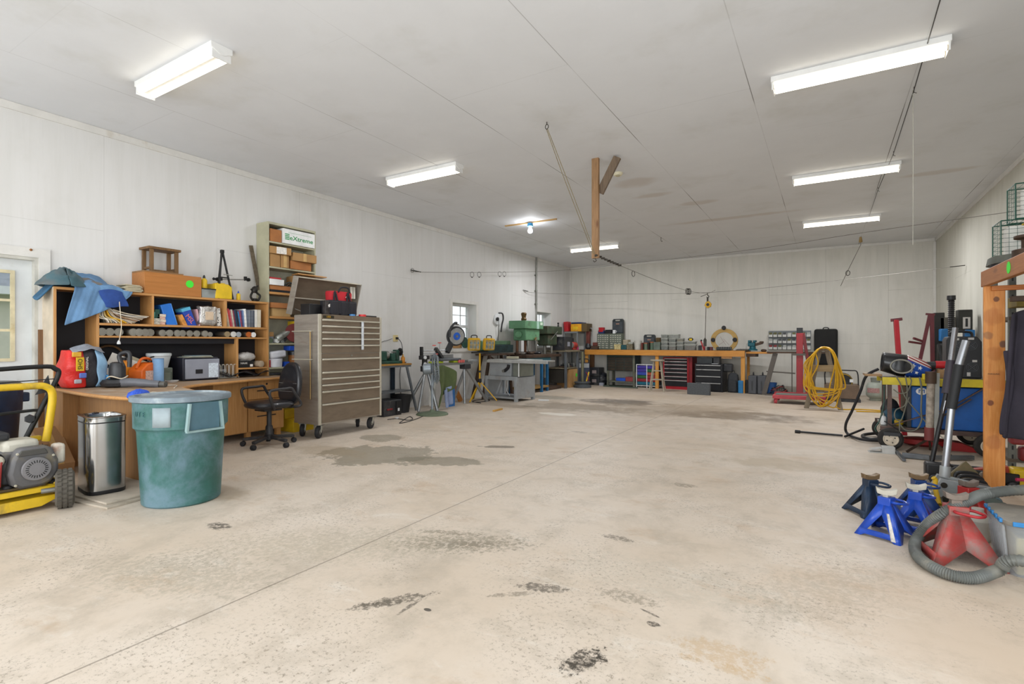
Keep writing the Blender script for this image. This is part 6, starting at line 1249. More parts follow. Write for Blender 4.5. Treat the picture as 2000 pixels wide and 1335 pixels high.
B().box((h, .1, BT-.075), (h+.55, .5, BT-.03)).out('vise_shelf', org, t, bev=.003); B().box((h-.55, .0, BT-.2), (h-.3, .04, BT-.151)).out('lower_cleat', oakh, t); B().box((h+.0, .1, BT-.15), (h+.22, .4, BT-.076)).out('bracket', oldiron, t)
def sbox(name, label, cat, px, mt, d=.2, z0=BT, off=.12, bev=.006, group=None, pb=None, **k):
    c, w, h_ = spot(*px, z0=z0, off=off, d=d, pb=pb); b = B(); b.box((-w/2, -d/2, 0), (w/2, d/2, h_)); return one(name, label, cat, b, mt, c, BR, bev=bev, group=group, **k)
# small-drawer cabinets
c, w, hh = spot(1166, 1214.5, 651, d=.16, off=.2)
t = T('parts_cabinet', 'grey-green cabinet of many tiny drawers on the left part of the workbench', 'cabinet', c, BR); gg = mat('cabinet_sage_grey', '5f6658', .5, .2, var=.1)
B().box((-w/2, -.08, 0), (w/2, .08, hh)).out('cabinet_body', gg, t, bev=.003)
dw = mat('drawer_smoke', '7a8078', .3, var=.15); dl = mat('drawer_label', 'c8c6ae', .6)
for half in (-1, 1):
    for r in range(7):
        nc = 5 if r < 4 else 3; cw = w/2*.92/nc
        for q in range(nc):
            x = (half-1)*w/4*1+ -0+ (0 if half < 0 else w/4*0)+(-w/2 if half < 0 else 0)+(.02)+cw*(q+.5); x = (-w/2 if half < 0 else 0)+w*.02+cw*(q+.5); z = hh-.035-(hh-.05)/7*(r+.5)+.01
            d_ = B().bc((x, -.082, z), (cw*.88, .008, (hh-.05)/7*.82)).out('drawer', dw, t); B().bc((x, -.089, z), (cw*.5, .003, .014)).out('label_tab', dl, d_)
ct = BT+hh
sbox('red_bin', 'small red bin tilted on top of the tiny-drawer cabinet', 'bin', (1169, 1178, 639), mat('bright_red_plastic', 'b02028', .45), z0=ct+.045, off=.25, d=.12)
sbox('navy_box', 'navy box under the small red bin', 'box', (1168, 1179, 645), mat('deep_blue', '1a2f5c', .4), z0=ct, off=.25, d=.12); sbox('black_tray', 'flat black tray on the tiny-drawer cabinet', 'tray', (1182, 1194, 643.5), black, z0=ct, off=.25, d=.12)
c, w, hh = spot(1194, 1202, 643, z0=ct, off=.22, d=.1); t = T('mug', 'white mug with a black mark on the tiny-drawer cabinet', 'mug', c, BR); B().lathe([(.04, 0), (.045, .02), (.045, .1), (.04, .1), (.036, .02), (0, .02)], n=20).out('cup', vinyl, t); B().tube(cr([(.04, 0, .08), (.07, 0, .07), (.07, 0, .04), (.04, 0, .03)], 4), .006, 6).out('handle', vinyl, t)
def handcase(label, px, z0, off, mt, tilt=0):
    c, w, hh = spot(*px, z0=z0, off=off, d=.08); t = T('drill_case', label, 'case', c, BR); k = w/2
    o = [(-k, 0), (k, 0), (k, hh*.9), (k*.8, hh), (-k*.8, hh), (-k, hh*.9)]; B().prism(o, -.04, .04, 'xz').out('case_body', mt, t, bev=.006)
    B().box((-k*.4, -.045, hh*.86), (k*.4, .045, hh*.93)).out('handle_slot', mat('slot_grey', 'a9a69c', .6), t); B().box((-k*.85, -.045, hh*.08), (k*.85, -.038, hh*.78)).out('recess_panel', mat('case_panel', '41464a', .4, var=.2), t, bev=.003); B().box((-k*.3, -.047, hh*.62), (k*.3, -.044, hh*.7)).out('label', mat('label_warm', '9c7a68', .6), t)
slate = mat('case_slate', '2b3033', .45, var=.15)
handcase('tall dark case with a carry slot standing on the tiny-drawer cabinet', (1196, 1217, 622.5), ct, .32, slate)
handcase('dark case with a carry slot standing among tins on the workbench', (1257, 1279, 653), BT, .3, slate)
sbox('cream_box', 'cream box standing right of the tiny-drawer cabinet', 'box', (1216.5, 1226, 663), mat('cream_card', 'a59a84', .7, var=.2), off=.25)
for k, (l, r, p, cc) in enumerate(((1199, 1212, 672, 'b5a878'), (1213, 1223, 673, '1f4b50'), (1223.5, 1235, 671, '6c6450'), (1226, 1236, 668, 'a3a59a'))): sbox('small_box', ['pale tan', 'dark teal', 'brown', 'light grey'][k]+' small box in the clutter left of the white bucket', 'box', (l, r, p), mat('cl_'+cc, cc, .6, var=.4, scale=30), off=.1 if k < 3 else .3, d=.12)
c, w, hh = spot(1236.5, 1251, 665, off=.12, d=.16); t = T('bucket', 'chipped white bucket standing on the workbench', 'bucket', c, BR); B().lathe([(w*.4, 0), (w/2, hh), (w*.46, hh), (w*.4, hh*.2), (0, hh*.2)], n=28).out('bucket_body', mat('bucket_dirty_white', 'bdbcb4', .5, dirt='7a7d74', damt=.5, dscale=8), t); B().tube([(w/2*math.cos(a_), 0, hh-.02-.07*math.sin(a_)) for a_ in [i*math.pi/10 for i in range(11)]], .003, 5).out('bail', galv, t)
for k, (l, r, p, cc) in enumerate(((1252, 1255, 669, '6b2f22'), (1256, 1264.5, 669, '5b6a58'), (1265, 1267, 668, '3b2c28'), (1268, 1276, 667, '4e6050'), (1276, 1289, 667.5, '5f6a60'))):
    if k in (1, 3):
        c, w, hh = spot(l, r, p, off=.08, d=.1); t = T('tin', ['', 'round tin with an orange rim', '', 'dull green round jar'][k]+' on the workbench before the dark case', 'tin', c, BR); B().lathe([(w/2, 0), (w/2, hh*.9)], n=20).out('tin_body', mat('cl_'+cc, cc, .4, .3), t); B().lathe([(w*.52, hh*.88), (w*.52, hh), (0, hh)], n=20).out('rim', mat('orange_rim', 'a0522c' if k == 1 else '4a4d42', .5), t)
    else: sbox('small_box', ['dark red', '', 'dark brown', '', 'grey-green'][k]+' narrow box among the tins on the workbench', 'box', (l, r, p), mat('cl_'+cc, cc, .5, var=.3), off=.08, d=.1)
sbox('brass_block', 'brown brass-coloured part behind the grey-green box', 'part', (1281, 1289, 659), mat('brass_brown', '5e4a2c', .5, .5), off=.3, d=.1)
# clear boxes in stacks
cb = mat('clear_box_grey', '8d918b', .25, var=.1, alpha=.55); fl = [mat('fill_%d' % k, c_, .6, var=.5, scale=35, bump=.5) for k, c_ in enumerate(('6d6f6a', '5c5348', '8a6f3c', '4d5254', '6e4a44'))]
def cstack(l, r, pts, name_, fills, off=.1):
    z = BT; lids = ['lowest', 'second', 'third', 'topmost']
    for k in range(len(pts)):
        c, w, hh = spot(l, r, pts[k], z0=z, off=off, d=.16); hh = max(hh, .03)
        t = T('clear_bin', 'clear plastic box, %s of the %s stack on the workbench' % (lids[k] if k < len(pts)-1 or len(pts) == 1 else 'topmost', name_), 'storage box', c, BR, 'clear boxes on the workbench')
        B().lathe([(w*.44, .003), (w*.49, hh*.86)], n=20, sq=5, sy=.16/w).out('tub', cb, t); B().lathe([(w*.5, hh*.86), (w*.5, hh*.97), (0, hh*.97)], n=20, sq=5, sy=.16/w).out('lid', mat('box_lid_grey', '9fa198', .4), t)
        B().box((-w*.38, -.055, .006), (w*.38, .055, hh*.7)).out('contents', fl[fills[k]], t); z += hh
cstack(1290, 1304.5, (674, 667, 660, 652.5), 'leftmost', (3, 3, 0, 0)); cstack(1305, 1320, (674.5, 668, 660.5), 'second from the left', (4, 0, 3)); cstack(1304.5, 1325, (652.5,), 'wide box topping the second', (0,), .24) if 0 else None
cstack(1320.5, 1334.5, (673, 667, 660), 'middle', (3, 0, 2)); cstack(1335, 1359, (672, 666), 'widest, rightmost', (4, 0))
c, w, hh = spot(1305, 1325, 652.5, z0=bl_(1315, 660.3, .12).z, off=.12, d=.16); t = T('clear_bin', 'wide clear box on top of the second stack from the left', 'storage box', c, BR, 'clear boxes on the workbench'); B().box((-w/2, -.08, 0), (w/2, .08, hh*.8)).out('tub', cb, t, bev=.006); B().box((-w*.51, -.085, hh*.8), (w*.51, .085, hh)).out('lid', mat('box_lid_grey', '9fa198', .4), t, bev=.003)
c, w, hh = spot(1343, 1357, 660, z0=bl_(1350, 666, .12).z+.01, off=.12, d=.1); t = T('tape_measure', 'yellow and black tape tool on the widest clear box', 'tool', c, BR); B().ball((-.03, 0, .04), (.07, .05, .045), 14).out('body', black, t); B().box((-.05, -.055, .01), (.02, -.03, .06)).out('yellow_patch', yel, t, bev=.005)
for k, (l, r, p, m_) in enumerate(((1360, 1364, 675, galv), (1364, 1369, 674, charc), (1377, 1381, 678, galv), (1381, 1385, 677, black), (1386, 1391, 677, mat('maroon_small', '5c2c30', .5)))): sbox('hand_tool', ['silver', 'black', 'small silver', 'small black', 'maroon'][k]+' hand tool piece near the red clamp on the workbench', 'tool', (l, r, p), m_, off=.05, d=.08)
p = bl_(1372, 681, .1); t = T('red_clamp', 'pair of red angled clamp handles standing on the workbench', 'clamp', (p.x, p.y, BT), BR); rr_ = mat('clamp_red', 'a3242a', .45)
B().bar((.04, 0, 0), (-.04, 0, .24), .035, .03).out('handle', rr_, t, bev=.006); B().bar((.06, .03, 0), (.02, .03, .19), .03, .03).out('handle', rr_, t, bev=.006); B().ball((-.03, 0, .25), .025, 10).out('knob', charc, t)
# ring with three knobs
c, w, hh = spot(1388, 1441, 646, off=.15, d=.04); t = T('ring_fixture', 'tan ring-shaped wooden fixture with three black knobs on the workbench', 'fixture', c, BR); rw = woodmat('tan_plywood', '9c7c44', 'b2914f', axis=0); R1, R2, zc_ = w/2, w/2*.68, .255
b = B(); A0 = R(-62); n_ = 40; rings = []
for i in range(n_+1):
    a_ = R(-52)+(R(284))*i/n_; rings.append([b.v((r_*math.cos(a_), y_, zc_+r_*.9*math.sin(a_))) for r_, y_ in ((R2, -.02), (R1, -.02), (R1, .02), (R2, .02))])
for q, s_ in zip(rings, rings[1:]):
    for j in range(4): b.f([q[j], q[(j+1) % 4], s_[(j+1) % 4], s_[j]])
b.f(rings[0][::-1]); b.f(rings[-1]); b.out('ring', rw, t, bev=.003)
for a_ in (90, 2, 178):
    x, z = (R1*.8)*math.cos(R(a_)), zc_+(R1*.78 if a_ != 90 else R1*.95)*math.sin(R(a_)); B().lathe([(.05, 0), (.055, .02), (.05, .045), (.02, .05), (0, .05)], (x, -.02, z), (0, -1, 0), 20).out('knob', blackrub, t)
b = B(); b.box((-.2, -.05, 0), (.2, .05, .03)); b.out('base_rail', rw, t)
for k in range(9): sbox('socket', 'small black socket, %s from the left under the ring fixture' % ['first', 'second', 'third', 'fourth', 'fifth', 'sixth', 'seventh', 'eighth', 'ninth'][k], 'socket', (1399+3.4*k, 1401.4+3.4*k, 677), slate, off=.06, d=.04, group='sockets under the ring fixture')
for k, (x0, x1) in enumerate(((-.1, .04), (-.02, .12), (.0, -.13))): B().cyl((x0, .0, .35-.06*k), (x1, .0, .13), .003, n=5).out('spoke_wire', mat('pinkish_wire', '8d6a6e', .5), t)
# vise
p = bl_(1470, 690, .2); t = T('vise', 'teal bench vise on the right end of the workbench', 'vise', (p.x, p.y, BT-.0), BR); tv = mat('vise_teal', '1f5a66', .45, .3, var=.2, dirt='2a2a28', damt=.4)
B().lathe([(.11, 0), (.11, .03), (.07, .05), (.07, .1)], n=24).out('swivel_base', tv, t); B().box((-.1, -.07, .1), (.06, .07, .2)).out('body', tv, t, bev=.015); B().box((-.09, -.08, .2), (-.03, .08, .25)).out('jaw', tv, t, bev=.005); B().box((.02, -.08, .2), (.08, .08, .25)).out('jaw', tv, t, bev=.005)
B().bar((.06, 0, .14), (.22, 0, .19), .07, .06).out('slide', oldiron, t, bev=.006); B().bar((-.11, -.1, .17), (-.14, -.12, -.06), .012).out('handle', galv, t); B().bc((.2, 0, .2), (.09, .05, .05)).out('anvil', oldiron, t, bev=.008)
c, w, hh = spot(1485, 1495, 686, z0=BT-.03, off=.15, d=.2); wone('drill_bits', 'small brown coil of tool bits at the far end of the vise shelf', 'tool', B().ball((c[0], c[1], c[2]+.03), (.07, .05, .035), 12), oldiron, disp=.03, dscale=.03)
wone('bench_clutter', 'low pile of small silver parts left of the vise', 'parts', B().ball((bl_(1450, 680, .1).x, bl_(1450, 680, .1).y, BT+.015), (.16, .06, .025), 14), junk, disp=.03, dscale=.03)
# under the bench
p = bl_(1150, 700, .2); sbox('brown_board', 'brown board standing behind the left leg of the workbench', 'board', (1152, 1160, 692), woodmat('aged_brown', '85603c', '6c4c30', axis=2), z0=0, off=.35, d=.04)
for k, pt_ in enumerate((735, 720)):
    c, w, hh = spot(1151, 1169, pt_, z0=0 if k == 0 else .26, off=.05, d=.35); t = T('black_crate', ['lower', 'upper'][k]+' of two stacked black crates at the left leg of the workbench', 'crate', c, BR); B().box((-w/2, -.17, 0), (w/2, .17, .25)).out('crate_body', charc, t, bev=.01); B().box((-w*.2, -.175, .08), (w*.25, -.17, .17)).out('label', mat('label_grey_pink', '8c7f7c', .6, var=.3, scale=40), t)
wone('black_tarp', 'black shiny tarp heaped beside the black crates', 'tarp', B().ball((bl_(1176, 740, .3).x, bl_(1176, 740, .3).y, .16), (.2, .2, .22), 16), film, disp=.12, dscale=.12); wone('grey_block', 'little grey block on the floor before the black tarp', 'block', B().box((bl_(1174, 748, .02).x-.06, bl_(1174, 748, .02).y, 0), (bl_(1174, 748, .02).x+.06, bl_(1174, 748, .02).y+.1, .08)), pg)
c, w, hh = spot(1185, 1240, 693, z0=0, off=.05, d=.4); t = T('drawer_stand', 'dark brown bank of drawers on grey-green legs under the workbench', 'drawer stand', c, BR); ol = mat('olive_grey_frame', '66675a', .5, .2, var=.15); bd = mat('dark_bronze_drawer', '3c342c', .5, .3, var=.2)
B().box((-w/2, -.2, hh-.45), (w/2, .2, hh)).out('cabinet_body', mat('dark_teal_top', '2c3b38', .5), t, bev=.004)
for q in range(3):
    for r in range(5): B().bc(((q-1)*w*.3-.02, -.203, hh-.09-.078*r), (w*.28, .012, .066)).out('drawer', bd, t, bev=.003)
for x in (-w/2+.03, w/2-.03):
    for y in (-.18, .18): B().box((x-.03, y-.02, 0), (x+.03, y+.02, hh-.45)).out('leg', ol, t)
B().box((-w/2, -.2, .12), (w/2, .2, .15)).out('lower_shelf', ol, t); B().box((w/2-.06, -.205, .0), (w/2, -.2, hh)).out('side_trim', ol, t)
sbox('blue_tray', 'bright blue tray on the shelf below the dark drawers', 'tray', (1203, 1221, 738), blue_p, z0=.151+0, off=.1, d=.2); sbox('red_tray', 'dull red tray right of the blue tray below the dark drawers', 'tray', (1221.5, 1236, 736), mat('dull_red', '8d3a3c', .5), z0=.151, off=.1, d=.2)
struct('floor_mat', B().m and B().prism([(bl_(x_, 750, o_).x, bl_(x_, 750, o_).y) for x_, o_ in ((1178, -.3), (1245, -.35), (1245, .3), (1178, .3))], .0, .006, 'xy'), mat('dark_green_mat', '4a5448', .8)) if 0 else wone('floor_mat', 'thin green-grey mat on the floor before the drawer stand', 'mat', B().prism([(bl_(x_, 750, o_).x, bl_(x_, 750, o_).y) for x_, o_ in ((1178, -.25), (1246, -.3), (1246, .4), (1178, .4))], .001, .007, 'xy'), mat('dark_green_mat', '4a5448', .8))
c, w, hh = spot(1243, 1284, 712, z0=0, off=.08, d=.35); t = T('drawer_cart', 'white-framed cart of coloured plastic drawers in two columns', 'drawer cart', c, BR)
cc_ = {'p': '3f358c', 'g': '2c5c38', 'r': '8c2c34', 't': '1f5f74', 'o': 'a04e34', 'b': '3448a0'}
for q, seq in enumerate(('ppbgrt', 'pgorrt')):
    for r, ch in enumerate(seq): d_ = B().bc(((q-.5)*w*.48, -.01, hh-.07-r*(hh-.1)/6), (w*.44, .33, (hh-.1)/6*.9)).out('drawer', mat('dr_'+ch, cc_[ch], .35), t, bev=.008)
for x in (-w/2, 0, w/2):
    for y in (-.17, .17): B().cyl((x, y, 0), (x, y, hh), .012, n=8).out('post', vinyl, t)
for z in (hh, .05): B().tube([(-w/2, -.17, z), (w/2, -.17, z), (w/2, .17, z), (-w/2, .17, z)], .01, 6, closed=True).out('frame_ring', vinyl, t)
# stool
p = at(1284, 764, z=0); t = T('bar_stool', 'tall pale wooden stool standing before the workbench', 'stool', (p.x, p.y+.0, 0), 8); stl = mat('pale_stool', '9c9484', .5, var=.15); B().lathe([(.16, .76), (.175, .775), (.175, .79), (.16, .8), (0, .8)], n=32).out('seat', stl, t)
LG = {}
for k in range(4):
    a_ = R(45+90*k); B().cyl((.11*math.cos(a_), .11*math.sin(a_), .77), (.25*math.cos(a_), .25*math.sin(a_), 0), .016, n=10).out('leg', stl, t)
for z in (.3, .52):
    r_ = .11+.14*(1-z/.77)
    for k in range(4):
        a_, e_ = R(45+90*k), R(135+90*k); zz = z-.04*(k % 2); B().cyl((r_*math.cos(a_), r_*math.sin(a_), zz), (r_*math.cos(e_), r_*math.sin(e_), zz), .01, n=8).out('rung', stl, t)
# tool chests
blp = mat('chest_black', '1c1d21', .35, .2, var=.15); redc = mat('chest_red', '9c1c26', .4)
def chest(label, px, heights, off, sidem, base=None):
    c, w, hh = spot(*px, z0=0, off=off, d=.45); t = T('tool_chest', label, 'tool chest', c, BR); k = w/2
    B().box((-k, -.22, .04), (k, .22, hh)).out('cabinet', sidem, t, bev=.004); z = hh-.03; B().box((-k, -.22, 0), (k, .22, .04)).out('base', base or sidem, t)
    for f_ in heights:
        d_ = B().box((-k+.04, -.235, z-f_*hh+.01), (k-.04, -.22, z)).out('drawer', blp, t, bev=.002); B().box((-k+.04, -.255, z-.02), (k-.04, -.235, z)).out('drawer_pull', mat('chrome_pull', 'b4b5b4', .3, .5), d_, bev=.003); z -= f_*hh
    return t, k, hh
chest('red and black tool chest between the stool and the black chest', (1295, 1345, 697.5), (.09, .10, .12, .12, .13, .12, .2), .1, redc, redc)
B().m.free()
c, w, hh = spot(1346, 1352, 697, z0=0, off=.12, d=.4); one('red_board', 'narrow dark red panel beside the red and black chest', 'panel', B().box((-w/2, -.2, 0), (w/2, .2, hh)), mat('deep_red', '7c1820', .45), c, BR)
t_, k_, hh_ = chest('low all-black tool chest with cases on its top', (1357, 1411, 710), (.16, .24, .24, .28), -.08, blp)
sbox('black_case', 'dark grey case lying on the low black chest', 'case', (1361, 1391, 698.5), slate, z0=hh_, off=0, d=.3); sbox('black_drill', 'dark tool with a hose at the right of the case on the black chest', 'tool', (1393, 1405, 697), charc, z0=hh_, off=0, d=.2); c, w, hh = spot(1390, 1402, 708.5, z0=hh_, off=-.06, d=.06); one('paper_slip', 'white paper slip on the front edge of the black chest', 'paper', B().box((-w/2, -.04, 0), (w/2, .04, .006)), vinyl, c, BR)
c, w, hh = spot(1342, 1386, 748, z0=0, off=-1.05, d=.09); t = T('grey_case', 'plain dark grey case standing upright on the floor before the black chest', 'case', c, BR); B().box((-w/2, -.05, .0), (w/2, .05, hh)).out('case_body', mat('speckled_grey', '4c4f52', .6, var=.2, scale=40), t, bev=.008); B().box((-w*.1, -.02, hh), (w*.1, .02, hh+.012)).out('handle', charc, t)
sbox('hanging_toolbox', 'black power tool box hanging out beside the black chest', 'tool', (1411, 1430, 710), charc, z0=.5, off=.05, d=.15, bev=.03); 
c, w, hh = spot(1419, 1441, 728, z0=0, off=0, d=.22); t = T('backpack', 'dark grey backpack standing under the workbench end', 'backpack', c, BR); bp_ = mat('backpack_grey', '2f3134', .8, var=.2, bump=.3)
B().lathe([(w*.45, 0), (w*.52, .05), (w*.5, hh*.6), (w*.42, hh*.9), (w*.2, hh), (0, hh)], n=28, sy=.6, sq=1).out('bag_body', bp_, t); B().lathe([(w*.35, .03), (w*.4, .08), (w*.38, .26), (w*.3, .3), (0, .3)], (0, -.08, 0), n=24, sy=.5, sq=1).out('front_pocket', bp_, t); B().tube(cr([(-.03, 0, hh), (-.02, 0, hh+.05), (.02, 0, hh+.05), (.03, 0, hh)], 4), .008, 6).out('top_loop', black, t)
sbox('cyan_box', 'bright blue box beside the right leg of the workbench', 'box', (1441.5, 1451, 743), mat('cyan_plastic', '1a6a9c', .45), z0=0, off=-.04, d=.2, bev=.01); sbox('dark_box', 'dark box behind the right leg of the workbench', 'box', (1455, 1460, 742), slate, z0=0, off=.1, d=.2)
for k, (l, r) in enumerate(((1460.5, 1477.5), (1478.5, 1496))):
    c, w, hh = spot(l, r, 733, z0=0, off=-.1, d=.28); t = T('upright_case', ['left', 'right'][k]+' one of two dark grey upright cases on the floor right of the workbench', 'case', c, BR, 'pair of dark grey upright cases'); B().box((-w/2, -.14, 0), (w/2, .14, hh)).out('case_body', mat('case_mid_grey', '45474c', .5, var=.1), t, bev=.025); B().tube(cr([(0, -.03, hh-.01), (0, -.02, hh+.06), (0, .02, hh+.06), (0, .03, hh-.01)], 3), .012, 8).out('handle', black, t); B().box((-.015, -.145, hh*.2), (.015, -.14, hh*.7)).out('front_rib', charc, t)
b = B(); p = bl_(1505, 755, .1); b.lathe([(.09, 0), (.14, .28), (.13, .28), (.09, .02), (0, .02)], (p.x, p.y, 0), n=20, sq=1); wone('blue_bin', 'small blue bin on the floor by the wire coil', 'bin', b, mat('mid_navy_blue', '1f4a80', .5))
p = bl_(1523, 765, .1); t = T('wire_coil', 'heap of coiled dark cables on the floor at the back wall', 'cables', (p.x-.02, p.y-.05, 0))
for k in range(7): B().tube([((.2-.015*k)*math.cos(a_), (.14-.01*k)*math.sin(a_), .03+.025*k+.03*math.sin(3*a_+k)+.02) for a_ in [i*math.pi/10 for i in range(20)]], .011, 6, closed=True).out('cable', [charc, mat('mixed_cable', '2f3532', .6), mat('red_wire', '7a2a2a', .5)][k % 3], t)
# wall bin rack
wb0, wb1 = at(1501, 646, y=14.5), at(1584, 683, y=14.5); W_, H_ = wb1.x-wb0.x, wb0.z-wb1.z
t = T('bin_rack', 'grey wall rack with three rows of little white bins behind the red hoist', 'wall rack', ((wb0.x+wb1.x)/2, 14.56, wb1.z)); B().box((-W_/2, -.02, 0), (W_/2, 0, H_)).out('back_panel', mat('louvre_grey', '6d7274', .5), t); wbin = mat('white_bin', 'c9cac6', .45); rng = random.Random(3)
for r in range(3):
    for q in range(9):
        if (r, q) in ((1, 7), (2, 6)): continue
        x = -W_/2+W_*(q+.5)/9; z = H_-.15-r*.155; k = W_/9*.42; d_ = B().prism([(-.02, .0), (-.12, .0), (-.13, .05), (-.02, .1)], x-k, x+k, 'yz').out('small_bin', wbin, t)
        if rng.random() < .75: B().bc((x, -.08, z*0+.085), (k*1.5, .07, .05)).out('bin_contents', [charc, galv, vinyl, mat('dark_red', '7a2527', .5), mat('olive_bits', '5f5d3a', .6)][rng.randrange(5)], d_, disp=.02, dscale=.02)
        d_.location.z = z-.0
# black bag
c = at(1613, 694, y=14.3); t = T('garment_bag', 'tall black padded bag standing against the back wall behind the yellow hose', 'bag', (c.x, 14.42, .62)); w = .24
B().box((-w, -.12, 0), (w, .1, .93)).out('bag_body', mat('bag_black', '191918', .8, var=.3, bump=.3), t, bev=.05); B().tube(cr([(-.06, -.02, .92), (-.04, -.02, .96), (.04, -.02, .96), (.06, -.02, .92)], 4), .012, 6).out('handle', black, t); B().box((-w*.8, -.135, .1), (w*.8, -.12, .5)).out('front_pocket', mat('bag_black', '191918', .8), t, bev=.01)
# dark steel trestle behind the hoist
t = T('steel_trestle', 'dark steel trestle stand behind the red hoist', 'trestle', (-.6, 13.6, 0)); B().box((-.58, -.12, .98), (.62, .12, 1.02)).out('top_plate', oldiron, t); gl = mat('grey_brown_steel', '56504a', .5, .4)
for s in (-1, 1): B().bar((s*.36-.05, 0, .98), (s*.5-.15, 0, 0), .12, .1).out('leg', gl, t)
B().bar((-.6, -.02, .55), (.0, -.02, .52), .03).out('cross_rod', gl, t); B().box((-.6, -.05, 1.02), (.7, .05, 1.03)).out('top_bar', galv, t); B().box((-.62, -.15, 0), (-.3, .15, .03)).out('foot_plate', gl, t)
# engine hoist
hr = mat('hoist_red', '8e1f26', .45, var=.12, dirt='5a2a26', damt=.3); hr2 = mat('hoist_pink_red', 'b04048', .5, var=.12, dirt='8a5a58', damt=.4)
t = T('engine_hoist', 'folded red engine hoist with upright mast and low base legs', 'hoist', (-.45, 12.2, 0))
B().box((-.07, .0, .12), (.05, .1, 1.42)).out('mast', hr, t, bev=.006); B().box((-.065, .005, 1.42), (.045, .095, 1.53)).out('mast_cap', black, t, bev=.004); B().bar((.05, .05, 1.42), (.14, .05, .82), .06, .08).out('boom', mat('hoist_dark_red', '6a1c20', .5), t, bev=.006)
B().box((-.47, -.52, .10), (.45, -.42, .17)).out('base_leg', hr2, t, bev=.006); B().box((-.47, -.1, .14), (.45, .02, .2)).out('cross_leg', hr, t, bev=.006); B().box((-.47, -.42, .10), (-.37, .3, .17)).out('side_leg', hr2, t, bev=.006); B().box((-.42, -.42, .172), (.4, .1, .185)).out('grey_plate', mat('grey_green_plate', '6f7a72', .5, .3), t)
B().cyl((.12, .0, .15), (.12, .0, .72), .024, n=12).out('ram', hr, t); B().cyl((-.15, .02, .2), (-.15, .02, .98), .009, n=8).out('handle_rod', gl, t); B().box((-.16, -.02, .96), (.1, .1, 1.0)).out('collar', gl, t)
for x, y in ((-.42, -.47), (.4, -.47), (-.42, .25)): B().lathe([(.03, -.02), (.05, -.018), (.05, .018), (.03, .02)], (x, y, .05), (1, .4, 0), 18).out('caster', hr2, t); B().bc((x, y, .09), (.05, .05, .03)).out('caster_plate', hr, t)
# yellow hose over a saw-horse
t = T('sawhorse', 'weathered wooden sawhorse draped with yellow hose', 'sawhorse', (-.04, 11.35, 0)); gw = woodmat('grey_sawhorse_wood', '8a7c66', '6b5f4e', axis=2)
for s in (-1, 1):
    for y in (-.22, .22): B().bar((s*.06, y*.6, 1.08), (s*.27, y, 0), .08, .04, (0, 1, 0)).out('leg', gw, t, bev=.004)
B().box((-.08, -.22, 1.06), (.08, .22, 1.12)).out('top_beam', gw, t, bev=.004); B().bar((-.18, -.2, .75), (.18, -.2, .75), .03, .12).out('crosspiece', woodmat('tan_cross', 'a08a64', '8a7450', axis=0), t, bev=.003); B().bar((-.23, -.23, .35), (.23, -.23, .35), .02, .08).out('crosspiece', gw, t); B().bar((-.1, -.2, .95), (-.1, -.2, .7), .05, .02).out('grey_bracket', pg, t); 
yh = mat('yellow_hose', 'c99a1a', .45, var=.1)
t = T('air_hose', 'long yellow air hose looped in a tangle over the sawhorse', 'hose', (-.04, 11.05, 0)); rng = random.Random(5); pts = []
for k in range(11):
    w0 = .17+.13*rng.random(); bot = .04+.34*rng.random()*(k % 3 > 0); off = (rng.random()-.5)*.16; tw_ = (rng.random()-.5)*.24; y_ = -.06*rng.random()-.008*k
    for px_, z_, yo in ((0+off*.3, 1.13, .1), (.12+off*.2, 1.08, .03), (.20+off*.4, .85, 0), (w0+off, .48, 0), (w0*.75+off, .2+bot*.5, 0), (off+tw_, bot+.02, 0), (-w0*.8+off, .22+bot*.5, 0), (-w0+off*.6, .48, 0), (-.20+off*.4+tw_, .82, 0), (-.11, 1.06, .03)): pts.append((px_+.02*(rng.random()-.5), y_+yo*1.0, max(.02, z_+.02*(rng.random()-.5))))
cvp = cr(pts, 5); B().tube(cvp, .012, 6).out('hose', yh, t)
b = B(); b.tube(cr([(.2, 0, .06), (.3, .1, .014), (.6, .3, .012), (1.0, .2, .012), (.9, .05, .012), (.5, -.05, .012)], 6), .011, 6); b.out('trailing_hose', yh, t)
# compressor crate, propane tank, red posts
t = T('reel_box', 'brown box with a black tube frame and coiled hose behind the yellow hose', 'hose reel', (.33, 12.95, 0)); bx_ = mat('taupe_box', '6c5a4a', .6, var=.15); B().box((-.36, -.2, .06), (.26, .2, .36)).out('box_body', bx_, t, bev=.01); B().box((-.38, -.22, .0), (.28, .22, .06)).out('skid', charc, t)
B().tube(cr([(-.34, -.2, .36), (-.34, -.2, .62), (-.2, -.2, .65), (.1, -.2, .65), (.22, -.2, .62), (.24, -.2, .36)], 4), .012, 8).out('tube_frame', black, t); B().lathe([(.1, -.1), (.17, -.1), (.17, .1), (.1, .1)], (-.02, 0, .42), (0, 1, 0), 24).out('reel', charc, t); B().tube([(-.02+.16*math.cos(a_), -.12, .42+.15*math.sin(a_)) for a_ in [i*math.pi/10 for i in range(20)]], .014, 6, closed=True).out('tan_hose', mat('tan_hose', '8c7434', .5), t); B().bc((.12, -.2, .44), (.06, .03, .06)).out('white_knob', vinyl, t)
t = T('propane_tank', 'white propane tank standing on the floor behind the welding cart', 'gas tank', (.9, 13.4, 0)); pw = mat('tank_white', '9fa59a', .4, var=.08, dirt='7c7a6c', damt=.2)
